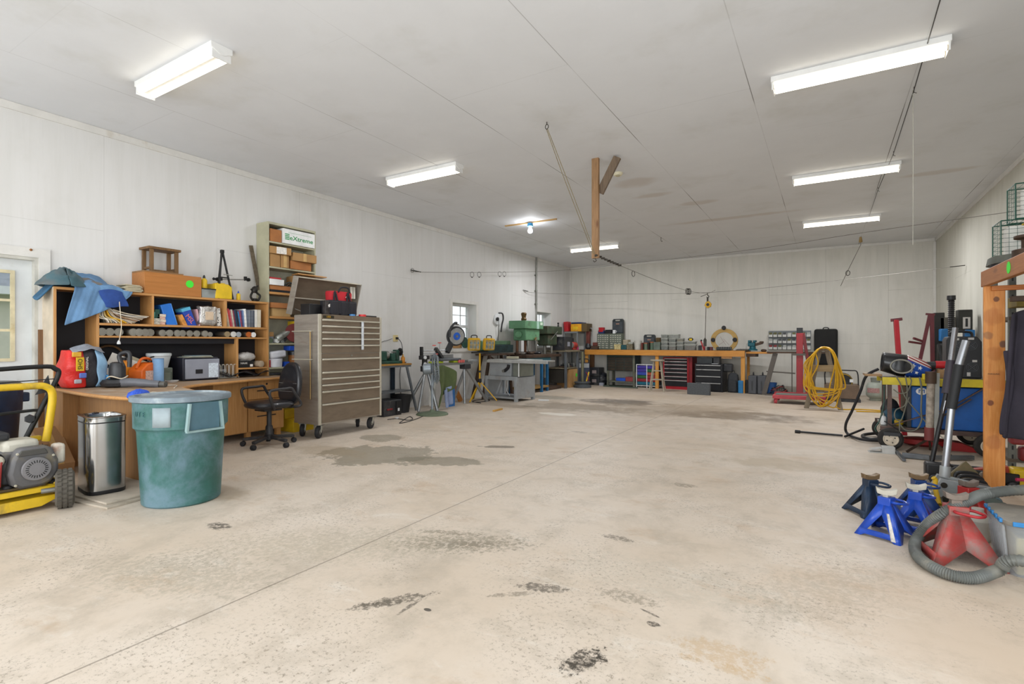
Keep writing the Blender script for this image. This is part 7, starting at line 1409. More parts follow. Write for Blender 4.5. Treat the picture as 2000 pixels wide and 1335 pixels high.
B().lathe([(.1, 0), (.11, .04), (.1, .05)], n=24).out('foot_ring', pw, t); B().lathe([(.09, .04), (.15, .08), (.17, .13), (.17, .3), (.14, .36), (.07, .39), (0, .395)], n=32).out('tank', pw, t); B().lathe([(.08, .38), (.09, .48), (.085, .48), (.075, .38)], n=20).out('collar', mat('collar_grey', '7c8078', .4), t); B().cyl((0, 0, .38), (0, 0, .45), .025, n=10).out('valve', galv, t)
b = B(); b.grid(lambda u, v: (.173*math.cos(R(-150)+u*1.4), .173*math.sin(R(-150)+u*1.4), .17+.1*v), 8, 2); b.out('warning_label', mat('pink_label', 'a8807c', .6, var=.3, scale=60), t)
# ================================================================ welding cart
cy = mat('cart_yellow', 'c9b52a', .5, var=.15, dirt='8f8350', damt=.4); ang = mat('brown_steel_angle', '5c4a44', .55, .4, var=.3)
CXa, CXb, CYf, CYb, CZt = .56, 1.62, 7.35, 8.15, .815
t = T('welding_cart', 'wheeled welding cart with a yellow edge rail and blue box below', 'cart', (1.1, 7.75, 0))
B().box((CXa, CYf, CZt-.085), (CXb, CYf+.03, CZt)).out('yellow_rail', cy, t, w=1, bev=.003); B().box((CXa, CYb-.03, CZt-.085), (CXb, CYb, CZt)).out('yellow_rail', cy, t, w=1, bev=.003)
B().box((CXa-.0, CYf+.03, CZt-.02), (CXb, CYb-.03, CZt+.005)).out('tabletop', mat('worn_steel_top', '6e675c', .5, .4, var=.3), t, w=1)
for x in (CXa+.07, CXb-.12):
    for y in (CYf+.04, CYb-.08): B().box((x-.02, y-.02, .2), (x+.02, y+.02, CZt-.02)).out('leg', ang, t, w=1)
B().box((CXa-.02, CYf, .20), (CXb, CYf+.04, .25)).out('lower_rail', ang, t, w=1, bev=.003); B().box((CXa-.02, CYb-.04, .20), (CXb, CYb, .25)).out('lower_rail', ang, t, w=1, bev=.003); B().box((CXa, CYf+.04, .22), (CXb, CYb-.04, .24)).out('lower_deck', galv, t, w=1)
B().bar((CXa+.08, CYf+.06, .26), (1.2, CYf+.06, .5), .03, .012).out('brace', ang, t, w=1); B().bar((1.18, CYf+.06, .5), (1.5, CYf+.06, .76), .03, .012).out('brace', ang, t, w=1); B().bar((.95, CYf+.05, .27), (1.35, CYf+.05, .6), .02, .012).out('brace', ang, t, w=1)
tire = mat('cart_tire', '2c2a28', .8, var=.2, dirt='5c564c', damt=.4); hubw = mat('cream_hub', 'cfc2ae', .45, dirt='8d7a60', damt=.2)
for x, y in ((.63, CYf-.06), (1.47, CYf-.06), (.63, CYb), (1.47, CYb)):
    w_ = B().lathe([(.06, -.04), (.10, -.045), (.122, -.025), (.122, .025), (.10, .045), (.06, .04)], (x, y, .122), (0, 1, 0), 32).out('wheel', tire, t, w=1)
    B().lathe([(0, -.06), (.02, -.06), (.022, -.048), (.06, -.046), (.066, -.054), (.074, -.052), (.076, .03), (0, .03)], (x, y, .122), (0, 1, 0), 24).shift(t.location).out('hub', hubw, w_)
    for k in range(4): B().lathe([(.007, 0), (.007, .004), (0, .004)], (x+.04*math.cos(k*1.57+.4), y-.048, .122+.04*math.sin(k*1.57+.4)), (0, -1, 0), 8).shift(t.location).out('hub_bolt', iron, w_)
B().box((.56, CYf-.12, .16), (.72, CYf+.0, .20)).out('fender', charc, t, w=1, bev=.004)
wb_ = mat('welder_blue', '1b5aa6', .4, var=.08, dirt='1a3a5c', damt=.2)
t = T('welding_machine', 'large blue welding machine with a white oval logo on the cart lower deck', 'welder', (1.13, 7.7, .242))
B().box((.84, CYf+.1, .245), (1.50, CYb-.06, .715)).out('cabinet', wb_, t, w=1, bev=.01); B().box((.80, CYf+.11, .245), (.838, CYb-.08, .70)).out('front_edge', charc, t, w=1)
B().lathe([(.052, 0), (.052, .002)], (.93, CYf+.099, .66), (0, -1, 0), 28, sx=1.0, sy=.75).out('oval_logo', mat('white_ink', 'e8e4de', .5), t, w=1); o = txt('M', .06, wb_, t, (.93-1.13, CYf+.095-7.7, .66-.242), (90, 0, 0), sx=1.4)
t = T('control_box', 'yellow outlet box with a cord plugged in on the cart edge', 'outlet box', (.965, CYf-.02, .80)); B().box((-.045, -.02, 0), (.05, .03, .065)).out('box_body', mat('bright_yellow', 'd8be1c', .45), t, bev=.006); B().cyl((-.01, -.02, .035), (-.01, -.045, .035), .012, n=10).out('plug', black, t)
# cords and leads hanging at the cart front
gc_ = mat('grey_green_cord', '6c6c60', .6, var=.15)
def P7(px, py, y=7.3): return at(px, py, y=y)
for k, (lb, pp) in enumerate((('grey cord running diagonally down from the cart top to the pipe foot', ((1748, 732), (1758, 748), (1768, 775), (1795, 808), (1822, 840))), ('grey cord hanging in a double loop at the left part of the cart', ((1768, 733), (1772, 760), (1768, 790), (1750, 800), (1748, 815), (1760, 820), (1770, 790), (1776, 775))), ('grey cord hanging in a short arc under the yellow rail', ((1745, 760), (1758, 768), (1772, 764), (1780, 745), (1776, 735))), ('grey cord dropping from the yellow outlet box to the lower deck', ((1796, 736), (1800, 760), (1799, 800), (1800, 820), (1790, 838), (1770, 840), (1757, 828))), ('dark green cord hanging down the left leg of the cart', ((1727, 752), (1726, 790), (1718, 820), (1709, 835), (1712, 842))), ('grey lead drooping along the cart lower rail', ((1727, 822), (1760, 840), (1790, 838), (1820, 828), (1860, 800))), ('pale cord hanging straight beside the cart left wheel', ((1757, 820), (1757, 850), (1758, 872))))):
    wire('lead', lb, 'cord', [P7(x, y_) if y_ < 868 else at(x, y_, z=.01) for x, y_ in pp], .0065 if k != 3 else .009, [gc_, gc_, gc_, gc_, dg, charc, gc_][k], 6)
wire('lead', 'pale cord curving over the floor from the cart toward the orange post', 'cord', [at(1836, 850, z=.05), at(1860, 868, z=.01), at(1885, 875, z=.01), at(1925, 862, z=.08)], .008, mat('pale_cord', '9a9788', .5), 6)
# things on the cart
t = T('pipe_stand', 'rusty whitish pipe stand with a red foot standing before the cart', 'pipe stand', (1.0, 7.25, 0)); 
q = at(1818, 745, y=7.22); e = at(1815, 852, y=7.22); B().cyl(q, e, .036, n=18).out('pipe', mat('scaly_pipe', 'a2978a', .7, .2, var=.35, scale=14), t, w=1); B().cyl(q+Vector((0, 0, .11)), q-Vector((0, 0, .02)), .05, n=18).out('top_sleeve', oldiron, t, w=1); B().cyl(e+Vector((0, 0, .1)), e-Vector((0, 0, .04)), .045, n=16).out('foot_sleeve', mat('faded_red_foot', '7c3a38', .6), t, w=1)
for a_ in (200, 320, 80): B().bar(e-Vector((0, 0, .02)), (e.x+.22*math.cos(R(a_)), e.y+.22*math.sin(R(a_)), .012), .02).out('foot_leg', oldiron, t, w=1)
wone('white_bar', 'flat light grey bar standing just right of the rusty pipe', 'bar', B().bar(at(1831, 728, y=7.26), at(1828, 860, y=7.2), .04, .012), galv)
t = T('side_board', 'wooden board extending left from the cart top', 'board', (.5, 7.7, .83)); B().box((.40, 7.5, .815), (.57, 7.95, .84)).out('board', woodmat('tan_board', 'a5835a', '8d6c46', axis=0), t, w=1, bev=.002); B().box((.36, 7.6, .843), (.5, 7.63, .849)).out('file_tool', galv, t, w=1)
# welding helmet: black shell lying open to the left, flag-painted front to the right
t = T('welding_helmet', 'welding helmet with blue star pattern and red stripes lying on the cart', 'helmet', at(1760, 727, y=7.5), 0)
t.location.z = CZt+.01; helm = mat('helmet_black', '161618', .35, coat=.3); flagb, n = newmat('flag_print'); tc = n.new('ShaderNodeTexCoord').outputs['Object']; sp = n.new('ShaderNodeSeparateXYZ'); n.l(tc, sp.inputs[0])
wv = n.math('SINE', n.math('MULTIPLY', n.math('ADD', sp.outputs[2], n.math('MULTIPLY', sp.outputs[0], .45)), 210)); stripes = n.mix(n.ramp(wv, -.2, .2), 'd8d0c8', '8f1f28')
col = n.mix(n.ramp(n.math('ADD', sp.outputs[2], n.math('MULTIPLY', sp.outputs[0], .35)), .205, .215), '1f4aa0', stripes); n.l(col, n.b.inputs['Base Color']); n.b.inputs['Roughness'].default_value = .3; MATS['flag'] = flagb
def hs(u, v):  # open shell, narrow nose toward +x
    a_ = 2*math.pi*u; x = -.20+.46*v; r_ = .13*(1-.12*abs(v-.3))*(1-max(0, v-.62)**1.6*4.0*.55) if v < 1 else 0
    r_ = .125*math.sqrt(max(0, 1-((v-.35)/.68)**2))**.8 if v > .35 else .125*(.86+.4*v)
    return (x, r_*.95*math.cos(a_), .125+r_*math.sin(a_)*1.0-.05*max(0, v-.5)+.03*(.35-v)*(v < .35)*2)
B().grid(lambda u, v: hs(u, v*.5), 32, 10, True).out('shell', helm, t, solid=.006); B().grid(lambda u, v: hs(u, .5+v*.5), 32, 12, True).out('painted_front', flagb, t, solid=.006)
B().tube([(-.20+.002, .10*math.cos(a_), .14+.10*math.sin(a_)) for a_ in [i*math.pi/12 for i in range(24)]], .007, 6, closed=True).out('headband', charc, t)
B().tube([(-.02+.10*math.cos(a_), -.118-.01*math.cos(a_), .115+.075*math.sin(a_)) for a_ in [i*math.pi/12 for i in range(24)]], .010, 8, closed=True).out('visor_frame', mat('visor_grey', '8c8a80', .4), t); B().lathe([(.095, 0), (.09, .012), (0, .014)], (-.02, -.112, .115), (0, -1, 0), 24, sy=.75).out('visor', mat('visor_dark', '0b0b0e', .1), t)
stw_ = mat('star_white', 'dcdcda', .4)
for x, z, s_ in ((.085, .135, .030), (.15, .118, .026), (.07, .075, .026), (.125, .062, .022)):
    v_ = (x+.20)/.46; rr0 = .125*math.sqrt(max(0, 1-((v_-.35)/.68)**2))**.8; dz = z-.125+.05*max(0, v_-.5); yy = -.95*math.sqrt(max(.0001, rr0**2-dz**2))-.007
    pts = [(x+s_*(1 if i % 2 == 0 else .4)*math.sin(i*math.pi/5+.2), z+s_*(1 if i % 2 == 0 else .4)*math.cos(i*math.pi/5+.2)) for i in range(10)]; b = B(); b.X = Matrix.Translation((x, yy, z)) @ Matrix.Rotation(R(18), 4, 'Z') @ Matrix.Translation((-x, 0, -z)); b.prism(pts, -.002, .002, 'xz'); b.out('star', stw_, t)
t.rotation_euler = (0, R(6), 0)
t = T('power_welder', 'tall black portable welder with round vents standing on the cart', 'welder', (1.31, 7.7, CZt+.006), -4)
pwm = mat('welder_black', '232427', .5, var=.15); B().prism([(-.14, 0), (.16, 0), (.16, .40), (.12, .46), (-.12, .46), (-.14, .42)], -.2, .25, 'xz').out('cabinet', pwm, t, bev=.01)
for x, z in ((-.06, .36), (.07, .36), (-.06, .12), (.08, .12)):
    for r_ in (.02, .035, .05): B().tube([(x+r_*math.cos(a_), -.203, z+r_*math.sin(a_)) for a_ in [i*math.pi/9 for i in range(18)]], .0025, 5, closed=True).out('vent_ring', mat('vent_grey', '4c4f54', .5), t)
    for s_ in (-1, 1): B().bar((x-.04, -.203, z-.04*s_), (x+.04, -.203, z+.04*s_), .004).out('vent_bar', MATS['vent_grey'], t)
B().tube(cr([(-.09, 0, .45), (-.08, 0, .51), (.08, 0, .51), (.1, 0, .45)], 5), .014, 8).out('handle', black, t)
for x, z, w_ in ((-.05, .43, .04), (.07, .435, .05), (-.09, .04, .03), (.05, .035, .03), (.1, .19, .04)): B().box((x-w_/2, -.206, z-.012), (x+w_/2, -.203, z+.012 if z > .1 else z+.03)).out('decal', mat('decal_white', 'b9b6b2', .5), t)
t = T('angle_grinder', 'red and black angle grinder lying on the cart behind the jack handles', 'grinder', (1.04, 7.5, CZt+.14)); B().cyl((-.16, 0, 0), (.02, 0, .01), .035, n=16).out('motor_body', charc, t); B().cyl((.02, 0, .01), (.12, 0, .01), .042, n=16).out('red_body', mat('bright_red_plastic', 'b02028', .45), t); B().lathe([(.045, 0), (.05, .01), (0, .02)], (-.17, 0, -.03), (0, 0, 1), 16).out('disc', galv, t)
wone('white_roll', 'small white and black roll beside the grinder on the cart', 'roll', B().lathe([(.03, 0), (.032, .05), (.015, .05), (.015, .0)], (1.0, 7.42, CZt+.035), (0, -1, .1), n=18), vinyl)
wone('wood_block', 'tan wooden block under the red grinder', 'block', B().box((1.07, 7.38, CZt+.006), (1.17, 7.5, CZt+.10)), woodmat('tan_board', 'a5835a', '8d6c46', axis=0), bev=.003)
for k, (x, z, l_) in enumerate(((1.02, .07, .12), (1.1, .16, .14), (.98, .12, .1))): wone('white_fitting', ['black handled tool', 'white tool tip', 'dark clamp'][k]+' in the clutter beside the helmet on the cart', 'tool', B().bar((x, 7.66, CZt+.02), (x+l_, 7.62, CZt+z), .03), [charc, vinyl, iron][k], bev=.004)
# under and around the cart
for k, (x, y, s_, m_, lb) in enumerate(((.70, 7.75, (.12, .14, .1), mat('teal_bag', '1d4c63', .6), 'teal fabric bundle on the cart lower deck'), (.68, 7.9, (.1, .1, .16), charc, 'black tool case shape on the cart lower deck'), (.74, 7.6, (.05, .06, .04), yel, 'small yellow item on the cart lower deck'))): wone('bundle', lb, 'bundle', B().ball((x, y, .245+s_[2]*.8), s_, 14), m_, disp=.03, dscale=.06)
bottle('small_bottle', 'white bottle with a cap at the left end of the cart lower deck', (.585, 7.55, .245), .14, .03, vinyl, galv)
wone('red_jack', 'low red jack body lying on the floor under the cart', 'jack', B().lathe([(.12, 0), (.2, .03), (.2, .08), (.1, .1), (0, .1)], (1.0, 7.75, .0), n=24, sx=1.3, sy=.7), mat('jack_red', '9c1f1f', .45), bev=.002); wone('red_ramp', 'thin red ramp piece on the floor under the blue machine', 'ramp', B().prism([(1.15, 0), (1.5, 0), (1.3, .09), (1.15, .1)], 7.55, 7.75, 'xz'), mat('jack_red', '9c1f1f', .45))
b = B(); hp = [at(1716, 720, y=7.6), at(1692, 734, y=7.6), at(1680, 765, y=7.75), at(1665, 800, y=7.9), at(1652, 828, y=8.0), at(1655, 846, z=.035), at(1680, 857, z=.03), at(1712, 860, z=.03), at(1760, 862, z=.03), at(1800, 860, z=.03)]
b.tube(cr(hp, 8), [.016+.0*i for i in range(len(cr(hp, 8)))], 10); wone('vacuum_hose', 'black ribbed hose arching from the cart down over the floor', 'hose', b, blackrub)
b = B(); b.tube([at(1553, 842, z=.02), at(1646, 850, z=.02)], .014, 8); b.tube([at(1553, 842, z=.02), at(1563, 843, z=.02)], .022, 8); t = T('hose_rod', 'straight black rod lying on the floor left of the cart', 'rod', at(1600, 846, z=0)); b.out('rod', black, t, w=1, each=1)
wone('rod_elbow', 'short black rod crossing behind the hose on the floor', 'rod', B().tube([at(1650, 852, z=.02), at(1687, 837, z=.1)], .014, 8), black)
b = B(); b.tube(cr([at(1715, 845, z=.04), at(1690, 848, z=.03), at(1685, 852, z=.03), at(1700, 857, z=.03), at(1740, 858, z=.03)], 5), .02, 8); wone('cable_loop', 'thick black cable loop on the floor left of the cart wheel', 'cable', b, black)
t = T('foot_pedal', 'white metal foot pedal on the floor by the cart wheel', 'pedal', at(1728, 884, z=0), 4); B().box((-.03, -.05, 0), (.09, .06, .075)).out('pedal_body', mat('pedal_white', 'b5b5b2', .4), t, bev=.008); B().prism([(-.14, .035), (-.03, .06), (-.03, .045), (-.1, .028)], -.045, .05, 'xz').out('treadle', MATS['pedal_white'], t, bev=.002); B().box((-.15, -.05, 0), (.09, .06, .01)).out('base_plate', MATS['pedal_white'], t)
t = T('grey_bar_frame', 'grey steel bar frame lying on the floor between pedal and jack', 'frame', at(1790, 892, z=0)); q, e = at(1762, 888, z=.03), at(1815, 893, z=.03); B().bar(q, e, .05, .05).out('bar', gsteel, t, w=1, bev=.004); B().bar(at(1750, 880, z=.02), at(1766, 898, z=.02), .03, .02).out('cross_foot', gsteel, t, w=1); B().bar(e, at(1900, 893, z=.03), .04, .04).out('bar', gsteel, t, w=1)
# ================================================================ tall things behind the cart
rd = mat('post_red', 'a3202a', .45, var=.1); md = mat('maroon_steel', '5c242a', .5, var=.15)
q, e = at(1750, 625, y=8.9), at(1759, 700, y=8.6); t = T('red_post', 'bright red post with a T top rising behind the helmet', 'post', (e.x+.03, e.y, 0)); B().bar((e.x+.03, 8.5, 0), q, .055, .055).out('post', rd, t, w=1, bev=.004); B().bar(q-Vector((.06, 0, 0)), q+Vector((.07, 0, .015)), .05, .04).out('top_cap', md, t, w=1, bev=.004)
t = T('maroon_stand', 'maroon steel stand with slanted leg and side prongs near the right corner', 'stand', (1.35, 10, 0)); q, e = at(1816, 615, y=10), at(1797, 702, y=10)
B().bar(q, e+(e-q)*.9, .045, .045).out('slanted_leg', md, t, w=1, bev=.003); B().bar(at(1820, 615, y=10), Vector((1.39, 10, 0)), .05, .05).out('post', md, t, w=1, bev=.003); B().bar(at(1808, 613, y=10), at(1826, 614, y=10), .04, .03).out('top_plate', md, t, w=1)
for a_, c_ in (((1775, 667), (1802, 671)), ((1784, 660), (1804, 667))): B().bar(at(*a_, y=9.9), at(*c_, y=10), .025, .03).out('prong', md, t, w=1)
mk = mat('mill_black', '2b2b28', .5, .3, var=.2); t = T('milling_machine', 'black and blue upright machine with motor box near the right wall', 'machine', (1.7, 11.0, 0)); 
B().box((1.52, 10.9, 0), (1.66, 11.1, 1.71)).out('column', mk, t, w=1, bev=.01); B().box((1.6, 10.9, 1.42), (1.9, 11.1, 1.63)).out('ram_arm', mat('taupe_metal', '5f5a50', .5, .3), t, w=1, bev=.01); B().box((1.8, 10.75, 1.4), (1.98, 10.95, 1.74)).out('motor_box', mk, t, w=1, bev=.01); B().box((1.86, 10.745, 1.44), (1.95, 10.75, 1.62)).out('rating_label', mat('decal_white', 'b9b6b2', .5), t, w=1); B().box((1.89, 10.742, 1.47), (1.92, 10.746, 1.6)).out('label_strip', black, t, w=1)
mb = mat('mill_blue', '1f66a0', .45, dirt='1a3a50', damt=.3); B().box((1.58, 10.7, 1.24), (1.76, 10.9, 1.44)).out('blue_box', mb, t, w=1, bev=.012); B().box((1.88, 10.7, 1.28), (2.0, 10.9, 1.42)).out('blue_box', mb, t, w=1, bev=.012); B().box((1.55, 10.75, .8), (1.75, 11.0, 1.2)).out('knee_casting', mk, t, w=1, bev=.03)
for k in range(4): B().bar((1.6+.06*k, 10.7, .85), (1.56+.09*k, 10.75, 1.2-.04*k), .03).out('lever', charc, t, w=1)
B().box((1.55, 10.6, .78), (1.98, 11.1, .84)).out('work_table', oldiron, t, w=1, bev=.006); B().box((1.5, 10.7, 0), (1.98, 11.2, .12)).out('base', mk, t, w=1, bev=.01)
q = at(1858, 577, y=9.6); b = B(); zz = q.z; prof = [(.05, zz), (.052, zz-.06)]
for k in range(26): prof += [(.033, zz-.07-.028*k), (.041, zz-.084-.028*k)]
prof += [(.036, .9), (.036, .0)]; b.lathe(list(reversed(prof)), (q.x, q.y, 0), n=18); wone('dust_hose', 'black corrugated pipe standing upright before the black machine', 'pipe', b, black)
# ================================================================ floor jacks with long handles
chrome = mat('satin_chrome', '9a9ca1', .32, .85, var=.06)
t = T('floor_jack', 'black floor jack with a dark two-piece handle leaning right', 'floor jack', (.9, 5.95, 0)); a_, m1, m2, e = Vector((.80, 5.85, .15)), at(1824, 880, y=5.82), at(1848, 768, y=5.9), at(1866, 640, y=6.0); m3 = m2.lerp(e, .50)
B().cyl(a_, m2, .018, n=14).out('lower_handle', black, t, w=1); B().cyl(m2, m3, .034, n=16).out('foam_grip', mat('dark_violet_grip', '35303a', .5), t, w=1); B().cyl(m3, e, .022, n=14).out('upper_handle', chrome, t, w=1); B().cyl(a_.lerp(m2, .2), a_.lerp(m2, .9)+Vector((.004, -.016, 0)), .006, n=8).out('handle_stripe', chrome, t, w=1)
B().box((.74, 5.72, .02), (.93, 5.84, .17)).out('rear_block', black, t, w=1, bev=.02); B().box((.9, 5.74, .05), (1.35, 5.78, .14)).out('side_plate', black, t, w=1, bev=.01); B().box((.9, 5.9, .05), (1.35, 5.94, .14)).out('side_plate', black, t, w=1, bev=.01); B().bar((.95, 5.84, .08), (1.3, 5.84, .16), .06, .05).out('lift_arm', mat('jack_orange_red', 'a83c22', .45), t, w=1); 
for x in (.8, 1.3):
    for y in (5.7, 5.96): B().lathe([(.03, -.015), (.04, -.012), (.04, .012), (.03, .015)], (x, y, .04), (0, 1, 0), 18).out('wheel', black, t, w=1)
B().lathe([(.025, 0), (.025, .015), (0, .018)], (1.12, 5.74, .11), (0, -1, 0), 14).out('pivot_bolt', galv, t, w=1)
t = T('floor_jack', 'silver floor jack with a long bright handle and yellow lever', 'floor jack', (.85, 5.1, 0)); a_, m2, m3, e = at(1845, 925, y=5.05), at(1858, 798, y=5.08), at(1873, 712, y=5.1), at(1887, 665, y=5.12)
B().cyl(a_, m2, .024, n=16).out('lower_handle', chrome, t, w=1); B().cyl(m2, m3, .033, n=16).out('foam_grip', mat('black_foam', '1d1e20', .6), t, w=1); B().cyl(m3, e, .025, n=16).out('upper_handle', chrome, t, w=1); sv = mat('jack_silver', '9fa3a4', .4, .4, var=.15)
B().cyl(a_-Vector((.0, 0, .02)), a_+(m2-a_)*.12, .034, n=16).out('handle_socket', sv, t, w=1); B().prism([(.68, .06), (.86, .02), (1.1, .05), (1.0, .15), (.74, .19)], 5.02, 5.05, 'xz').out('side_plate', sv, t, w=1, bev=.004); B().prism([(.68, .06), (.86, .02), (1.1, .05), (1.0, .15), (.74, .19)], 5.16, 5.19, 'xz').out('side_plate', sv, t, w=1, bev=.004)
for x in (.76, .86): B().lathe([(.02, 0), (.02, .012), (0, .012)], (x, 5.02, .14), (0, -1, 0), 14).out('pivot_bolt', iron, t, w=1)
B().tube(cr([at(1823, 932, y=4.85), at(1827, 938, y=4.85), at(1826, 950, y=4.8), at(1832, 975, y=4.75), at(1835, 985, y=4.72)], 5), .016, 10).out('yellow_lever', mat('lever_yellow', 'c9a422', .45), t, w=1)
for x in (.78, 1.05): B().lathe([(.03, -.1), (.035, -.09), (.035, .09), (.03, .1)], (x, 5.1, .036), (0, 1, 0), 18).out('roller', iron, t, w=1)
wone('wood_plank', 'mossy grey-brown plank leaning up behind the silver jack', 'plank', B().bar(at(1848, 952, y=5.35), at(1897, 912, y=5.5), .12, .025, (0, 1, 0)), woodmat('mossy_plank', '5f5a40', '6f6046', axis=0), bev=.003)
wone('green_plate', 'flat olive green board on the floor behind the dark blue stands', 'board', B().bc((.75, 4.85, .012), (.28, .2, .02), rz=.5), mat('olive_green_board', '59603f', .7, var=.25)); wone('grey_cloth', 'crumpled dark grey-green cloth behind the red jack stand', 'cloth', B().ball((.92, 4.7, .10), (.14, .09, .05), 14), mat('slate_cloth', '49544f', .85), disp=.06, dscale=.06)
wone('dark_bin_low', 'low dark brown tray on the floor between blue and red stands', 'tray', B().bc((.68, 4.55, .03), (.22, .22, .06), rz=.3), mat('dark_brown_tray', '3a2e22', .7, var=.3), bev=.004)
# row of C-shaped handles (stacked clamps)
hm = [mat('handle_silver', 'a3a9ac', .3, .7), mat('handle_blue_grey', '5f7278', .4, .4), black, black, mat('handle_grey_dark', '55585a', .4, .5), black, black]
for k, (y_, z_) in enumerate(((4.96, .17), (4.80, .14), (5.18, .17), (5.28, .18), (5.08, .16), (5.40, .18), (5.52, .19))):
    b = B(); b.tube(cr([(-.06, 0, -.10), (-.07, 0, -.01), (-.045, .01, .03), (.05, .02, .03), (.08, .02, 0), (.085, .02, -.1)], 5), .014, 8); wone('clamp_handle', ['silver bent handle, second from the front of the row by the orange post', 'blue-grey bent handle at the very front of the row', 'black bent handle in the middle of the row by the orange post', 'black bent handle fourth from the back of the row', 'dark grey bent handle between silver and black ones', 'black bent handle next to last of the row', 'black bent handle at the back of the row'][k], 'handle', b.shift((-.955, -y_, -z_+.04)), hm[k], group='row of bent handles by the orange post')
wone('white_jug', 'white plastic jug behind the red jack stand beside the tote', 'jug', B().lathe([(.06, 0), (.07, .02), (.07, .12), (.03, .17), (.03, .19)], (.80, 4.22, 0), n=20), mat('jug_white', 'b9b5ac', .4)); 
# ================================================================ jack stands
def jack_stand(label, loc, rz, mt, headm, w=.125, H=.20, top=.30, barm=None, group=None, hz=0):
    t = T('jack_stand', label, 'jack stand', (loc[0], loc[1], 0), rz, group); tp = .032*w/.125
    def face(k, polys, name):
        b = B(); b.X = Matrix.Rotation(k*math.pi/2, 4, 'Z')
        for pl_ in polys: b.f([b.v((u, -(w-(w-tp)*v/H), v)) for u, v in pl_])
        b.out(name, mt, t, solid=.005, ang=20)
    sw = lambda v: w-(w-tp)*v/H
    for k in (0, 2): face(k, [[(-w, 0), (-w*.72, 0), (0, H*.34), (0, H), (-tp, H)], [(0, H), (0, H*.34), (w*.72, 0), (w, 0), (tp, H)]], 'leg_plate')
    a, c = H*.22, H*.70
    for k in (1, 3):
        face(k, [[(-w, 0), (-w*.75, 0), (-w*.55, H*.07), (w*.55, H*.07), (w*.75, 0), (w, 0), (sw(a), a), (-sw(a), a)], [(-sw(a), a), (-w*.5, a), (0, c), (0, H), (-tp, H)], [(sw(a), a), (tp, H), (0, H), (0, c), (w*.5, a)]], 'window_plate')
    B().box((-tp-.004, -tp-.004, H-.01), (tp+.004, tp+.004, H+.045)).out('collar', mt, t, bev=.004)
    B().box((-tp*.6, -tp*.45, H-.05), (tp*.6, tp*.45, top-.03)).out('ratchet_post', headm, t, bev=.003)
    b = B(); b.X = Matrix.Rotation(R(hz), 4, 'Z'); b.prism([(-.055, top), (-.05, top-.035), (-.02, top-.045), (.02, top-.045), (.05, top-.035), (.055, top), (.02, top-.015), (-.02, top-.015)], -.022, .022, 'xz').out('saddle', headm, t, bev=.003)
    B().tube(cr([(tp, 0, H+.02), (tp+.04, -.01, H+.02), (tp+.07, -.05, H+.01), (tp+.02, -.09, H+.01), (-.02, -tp-.03, H+.02), (-tp*.5, -tp, H+.02)], 5), .008, 8).out('release_handle', barm or mt, t)
    return t
bs = mat('stand_blue', '1e49b0', .35, var=.1, coat=.2); hd = mat('saddle_white', 'b9b4a6', .45, dirt='7a6c55', damt=.4); ds = mat('stand_dark_navy', '20344c', .45, var=.3, dirt='2c2a26', damt=.5); hd2 = mat('saddle_brass', '7a6448', .5, .4)
s1 = jack_stand('blue jack stand nearest the camera, with a white label strip', (.325, 4.0), 62, bs, hd, hz=-60, group='set of four jack stands')
b = B(); pl_ = [(.078, .012), (.104, .012), (.040, .155), (.026, .155)]; b.X = Matrix.Rotation(1.5*math.pi, 4, 'Z'); b.f([b.v((u, -(.125-.093*v/.2)-.006, v)) for u, v in pl_]); b.out('label_strip', mat('label_white', 'd5d0c8', .6, var=.2), s1, solid=.001)
jack_stand('second blue jack stand, just behind and right of the front one', (.50, 4.24), 75, bs, hd, hz=-70, group='set of four jack stands')
jack_stand('dark jack stand at the back left behind the front blue one', (.27, 4.46), 30, ds, hd2, top=.285, group='set of four jack stands'); jack_stand('dark blue jack stand at the back right behind the second blue one', (.56, 4.62), 15, mat('stand_dull_blue', '1c3f78', .45, var=.2), hd2, top=.29, group='set of four jack stands')
rs = mat('stand_worn_red', 'a8423e', .5, var=.15, dirt='7d6f68', damt=.85, dscale=9); rsh = mat('rusty_saddle', '7a6f66', .6, .4, var=.3)
jack_stand('large worn red jack stand inside the loop of grey hose', (.625, 3.79), 12, rs, rsh, .165, .25, .37, mat('clamp_red', 'a3242a', .45)); jack_stand('red jack stand behind the large worn one, beside the tote', (.80, 4.46), 35, mat('stand_red', 'a32a28', .45, var=.15), rsh, .14, .22, .31); jack_stand('pinkish red jack stand at the right edge behind the orange post', (1.34, 4.55), 20, mat('stand_pink_red', 'b0444c', .5, dirt='7c5a58', damt=.5), rsh, .17, .30, .42)
# grey corrugated hose
hp = [Vector((1.5, 4.15, .12)), Vector((1.25, 4.10, .28)), Vector((1.05, 4.14, .35)), at(1930, 963, z=.345), at(1885, 980, z=.31), at(1845, 1000, z=.25), at(1808, 1028, z=.13), at(1787, 1062, z=.035), at(1797, 1090, z=.032), at(1845, 1118, z=.032), at(1900, 1128, z=.032), at(1950, 1113, y=3.52), at(2000, 1095, y=3.50), Vector((1.35, 3.55, .08))]
cv = cr(hp, 26); rad = [.0275+(.0028 if i % 2 else -.0028) for i in range(len(cv))]
one('corrugated_hose', 'thick grey corrugated hose looping around the red jack stand', 'hose', B().tube([p-cv[0] for p in cv], rad, 14), mat('grey_hose', '5f625f', .5, var=.2, dirt='8a8577', damt=.4), cv[0], ang=60)
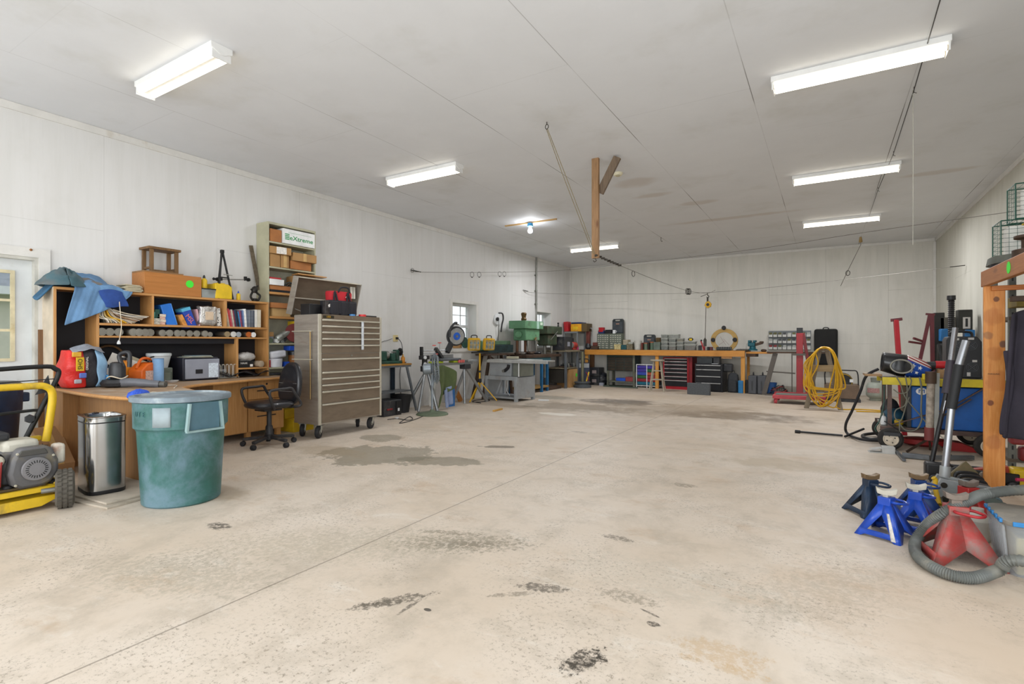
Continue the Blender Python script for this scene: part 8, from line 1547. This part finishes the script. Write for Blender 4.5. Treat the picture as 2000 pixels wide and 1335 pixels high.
# tote
t = T('storage_tote', 'translucent storage tote with a blue-edged lid and yellow contents', 'storage tote', (1.03, 3.80, 0), 0)
tp_ = mat('cloudy_plastic', 'b4b8bb', .35, var=.08, alpha=.34); w_, l_ = .235, .19
B().lathe([(.9, 0), (1.0, .27)], n=40, sx=w_, sy=l_, sq=5).out('tub', tp_, t, solid=.003)
for k in range(9):
    y = -l_*.78+l_*1.56*k/8; B().bar((-w_*.91, y*.92, .012), (-w_*1.01, y, .255), .010, .012, (0, 1, 0)).out('side_rib', tp_, t)
B().lathe([(1.03, .262), (1.05, .27), (1.05, .285), (1.0, .29), (0, .292)], n=40, sx=w_, sy=l_, sq=5).out('lid', mat('dusty_lid', '807b72', .55, var=.15, dirt='a39a8a', damt=.5), t)
for k in range(5): B().bc((-w_*1.04, -l_*.7+k*l_*.36, .277), (.018, .04, .02)).out('blue_lid_edge', mat('lid_blue', '2a78b4', .45), t, bev=.004)
B().box((-w_*.9, -l_*1.07, .266), (w_*.95, -l_*1.03, .29)).out('blue_lid_edge', MATS['lid_blue'], t, bev=.003); B().box((-w_*.3, -l_*1.12, .19), (w_*.0, -l_*1.04, .275)).out('latch', mat('latch_clear', 'b4b9bd', .3), t, bev=.004)
B().box((-w_*.80, -l_*.84, .008), (w_*.85, l_*.84, .2)).out('contents', mat('pale_yellow_bags', 'd2bf7c', .7, var=.2, scale=8), t, bev=.01)
# ================================================================ orange timber rack
orp2 = woodmat('knotty_orange_pine', 'c97a30', 'dd9850', axis=2, rough=.45)
n = N(orp2); cc0 = n.b.inputs['Base Color'].links[0].from_socket; tc = n.new('ShaderNodeTexCoord').outputs['Object']; sp = n.new('ShaderNodeSeparateXYZ'); n.l(tc, sp.inputs[0]); nz = n.noise(tc, 14, 4, .6)
for kx, kz, kr, kc in ((.02, 1.56, .018, '5a2c18'), (-.015, .72, .02, '6b3020'), (.0, .40, .05, 'a8602a'), (-.03, 1.27, .03, '6b4a38'), (.06, 1.2, .025, '5a4038'), (.0, 1.42, .06, 'b06428'), (.03, .9, .07, 'b8692c'), (.01, 1.12, .05, 'b06428')):
    d = n.math('ADD', n.math('ADD', n.math('POWER', n.math('DIVIDE', n.math('SUBTRACT', sp.outputs[0], kx), kr), 2), n.math('POWER', n.math('DIVIDE', n.math('SUBTRACT', sp.outputs[2], kz), kr*1.15), 2)), n.math('MULTIPLY', n.math('SUBTRACT', nz, .5), 2.2))
    cc0 = n.mix(n.math('MULTIPLY', n.math('SUBTRACT', 1, n.ramp(d, .5, 1.4)), .85 if kr < .03 else .5), cc0, kc)
n.l(cc0, n.b.inputs['Base Color']); orb = woodmat('dark_orange_beam', '94592c', 'a86c3a', axis=1, rough=.5, knots=.5)
t = T('timber_rack', 'tall orange timber rack with a long top beam and green round sticker', 'rack', (1.16, 5.62, 0)); X0 = 1.105
B().box((X0, 5.62, 0), (X0+.13, 5.66, 1.67)).out('post', orp2, t, w=1, bev=.004); B().box((X0-.005, 3.2, 1.668), (X0+.035, 5.70, 1.795)).out('top_beam', orb, t, w=1, bev=.004); B().box((X0+.04, 5.58, 1.628), (2.04, 5.62, 1.667)).out('cross_beam', woodmat('orange_cross', 'b8662a', 'cc7f3c', axis=0, rough=.5), t, w=1, bev=.004)
B().box((X0+.04, 3.2, 1.795), (2.04, 5.70, 1.81)).out('deck', mat('ply_deck', '7a6040', .7), t, w=1); B().box((1.95, 5.62, 0), (2.03, 5.66, 1.67)).out('post', orp2, t, w=1, bev=.004)
B().lathe([(.042, 0), (.042, .002)], (X0-.0055, 4.93, 1.735), (-1, 0, 0), 28).out('green_sticker', MATS['green_sticker'], t, w=1)
txt('FARGUNC', .016, oldiron, t, (X0+.06-1.16, -.001, .955), (90, 0, 0)); 
gm = mat('galv_perforated', '6d706a', .5, .5, var=.2); t = T('slotted_upright', 'grey perforated steel shelf frame behind the orange post', 'shelf frame', (1.42, 6.0, 0))
for x, y in ((1.33, 5.95), (1.95, 5.95), (1.33, 6.5), (1.95, 6.5)):
    f_ = B(); f_.box((x, y, 0), (x+.045, y+.004, 1.9)); f_.box((x, y+.004, 0), (x+.004, y+.045, 1.9)); u_ = f_.out('upright', gm, t, w=1)
    if y < 6:
        for k in range(24): B().box((x+.016, y-.001, .08+.075*k), (x+.028, y-.0003, .115+.075*k)).shift(t.location).out('slot', black, u_)
for z in (.2, .8, 1.4): B().box((1.33, 5.95, z), (2.0, 6.55, z+.03)).out('shelf_board', mat('grey_brown_shelf', '5d5348', .6), t, w=1)
coat = mat('dark_violet_coat', '34303a', .9, var=.25, scale=3, bump=.4)
b = B(); b.grid(lambda u, v: (1.21+.34*u-.05*v*(1-u), 5.32+.04*math.sin(9*u+v)+.02*math.sin(17*u), 1.51-.02*(1-u)**2*4-v*(1.06-.10*(1-u))), 20, 16); wone('hanging_coat', 'dark grey-violet coat hanging from the timber rack', 'coat', b, coat, solid=.03, sub=1, ang=80)
b = B(); b.grid(lambda u, v: (1.16+.05*u+.02*math.sin(5*v), 5.36, 1.15-.65*v), 4, 10); wone('coat_sleeve', 'narrow dark strap of cloth hanging left of the coat', 'cloth', b, coat, solid=.02, sub=1)
wone('brown_rail', 'short brown rail poking out above the hanging coat', 'rail', B().box((1.20, 5.30, 1.52), (1.8, 5.36, 1.56)), oldiron, bev=.003); wone('olive_box', 'olive and yellow box on the rack just under the top beam', 'box', B().box((1.36, 5.66, 1.56) if 0 else (1.32, 5.7, 1.50), (1.6, 5.95, 1.585)), mat('olive_yellow', '7a6a2c', .6, var=.3), bev=.004)
for k, (x, y, z, s_, m_, lb) in enumerate(((1.36, 5.75, 0, (.16, .14, .18), yel, 'yellow plastic tub low behind the orange post'), (1.45, 5.3, 0, (.22, .1, .14), mat('case_amber', 'd99a1c', .45), 'amber tub in front of the yellow one at the right edge'), (1.45, 5.9, .22, (.3, .1, .12), mat('dark_red', '7a2527', .5), 'dark red tool case on the lowest shelf at the right edge'), (1.38, 5.86, .36, (.1, .1, .1), mat('dull_red', '8d3a3c', .5), 'dull red can on the shelf over the dark red case'))): wone('plastic_tub', lb, 'tub', B().box((x-.06, y, z), (x-.06+s_[0], y+s_[1], z+s_[2])), m_, bev=.02)
wone('pink_rod', 'thin pink-red rod crossing before the yellow tubs', 'rod', B().cyl((1.2, 5.2, .2), (1.7, 5.3, .22), .012, n=8), mat('hot_red_rod', 'b02c50', .4)); 
# on top of the rack: cages
gwire = mat('green_cage_wire', '1c4a3c', .45, .2); paper_y = mat('white_paper_stack', 'd9d8d2', .7)
def cage(label, x0, y0, z0, dx, dy, dz):
    t = T('wire_cage', label, 'cage', (x0+dx/2, y0+dy/2, z0)); e_ = [(x0, y0), (x0+dx, y0), (x0+dx, y0+dy), (x0, y0+dy)]
    for z in (z0+.004, z0+dz): B().tube([(x, y, z) for x, y in e_], .005, 6, closed=True).out('frame_wire', gwire, t, w=1)
    for x, y in e_: B().cyl((x, y, z0), (x, y, z0+dz), .005, n=6).out('frame_wire', gwire, t, w=1)
    n1 = int(dz/.035)
    for k in range(1, n1): B().tube([(x, y, z0+dz*k/n1) for x, y in e_], .0018, 4, closed=True).out('horizontal_wire', gwire, t, w=1)
    nx, ny = int(dx/.05), int(dy/.05)
    for k in range(1, nx):
        for y in (y0, y0+dy): B().cyl((x0+dx*k/nx, y, z0), (x0+dx*k/nx, y, z0+dz), .0018, n=4).out('vertical_wire', gwire, t, w=1)
    for k in range(1, ny):
        for x in (x0, x0+dx): B().cyl((x, y0+dy*k/ny, z0), (x, y0+dy*k/ny, z0+dz), .0018, n=4).out('vertical_wire', gwire, t, w=1)
    for k in range(1, nx): B().tube([(x0+dx*k/nx, y0, z0+dz), (x0+dx*k/nx, y0+dy, z0+dz)], .0018, 4).out('roof_wire', gwire, t, w=1)
    return t
cage('lower green wire cage holding white paper on the rack top', 1.24, 5.72-.05+.1, 1.925, .4, .25, .29); cage('upper green wire cage stacked at the right edge of the frame', 1.33, 5.78, 2.22, .35, .22, .29)
wone('white_sheets', 'stack of white sheets standing inside the lower green cage', 'paper', B().box((1.30, 5.82, 1.945), (1.6, 5.98, 2.17)), paper_y, bev=.003); wone('yellow_tray', 'yellow tray lying between the two green cages', 'tray', B().box((1.38, 5.80, 2.219) if 0 else (1.42, 5.8, 2.2), (1.64, 6.0, 2.214)), yel)
wone('white_sheets', 'white paper roll standing inside the upper green cage', 'paper', B().lathe([(.05, 0), (.05, .24)], (1.44, 5.9, 2.235), n=20), paper_y)
wone('grey_bundle', 'grey folded bundle lying under the lower green cage on the rack', 'bundle', B().lathe([(.5, 0), (1, .03), (.95, .09), (.4, .11), (0, .11)], (1.36, 5.55 if 0 else 5.68, 1.812), n=28, sx=.22, sy=.2, sq=1.5), mat('grey_bundle', '5d5f58', .8, var=.2, bump=.4)); wone('black_disc', 'black wheel edge lying at the end of the rack top', 'wheel', B().lathe([(.05, 0), (.065, .01), (.065, .03), (.05, .04)], (1.2, 5.62, 1.812), n=24, sx=.9), blackrub)
wone('iron_gear', 'rusty dark iron fitting on the rack at the right edge', 'fitting', B().lathe([(.09, 0), (.09, .05), (.04, .06), (.04, .12), (.08, .13), (.08, .15), (0, .15)], (1.22, 5.0, 1.812), n=14), oldiron, bev=.004)
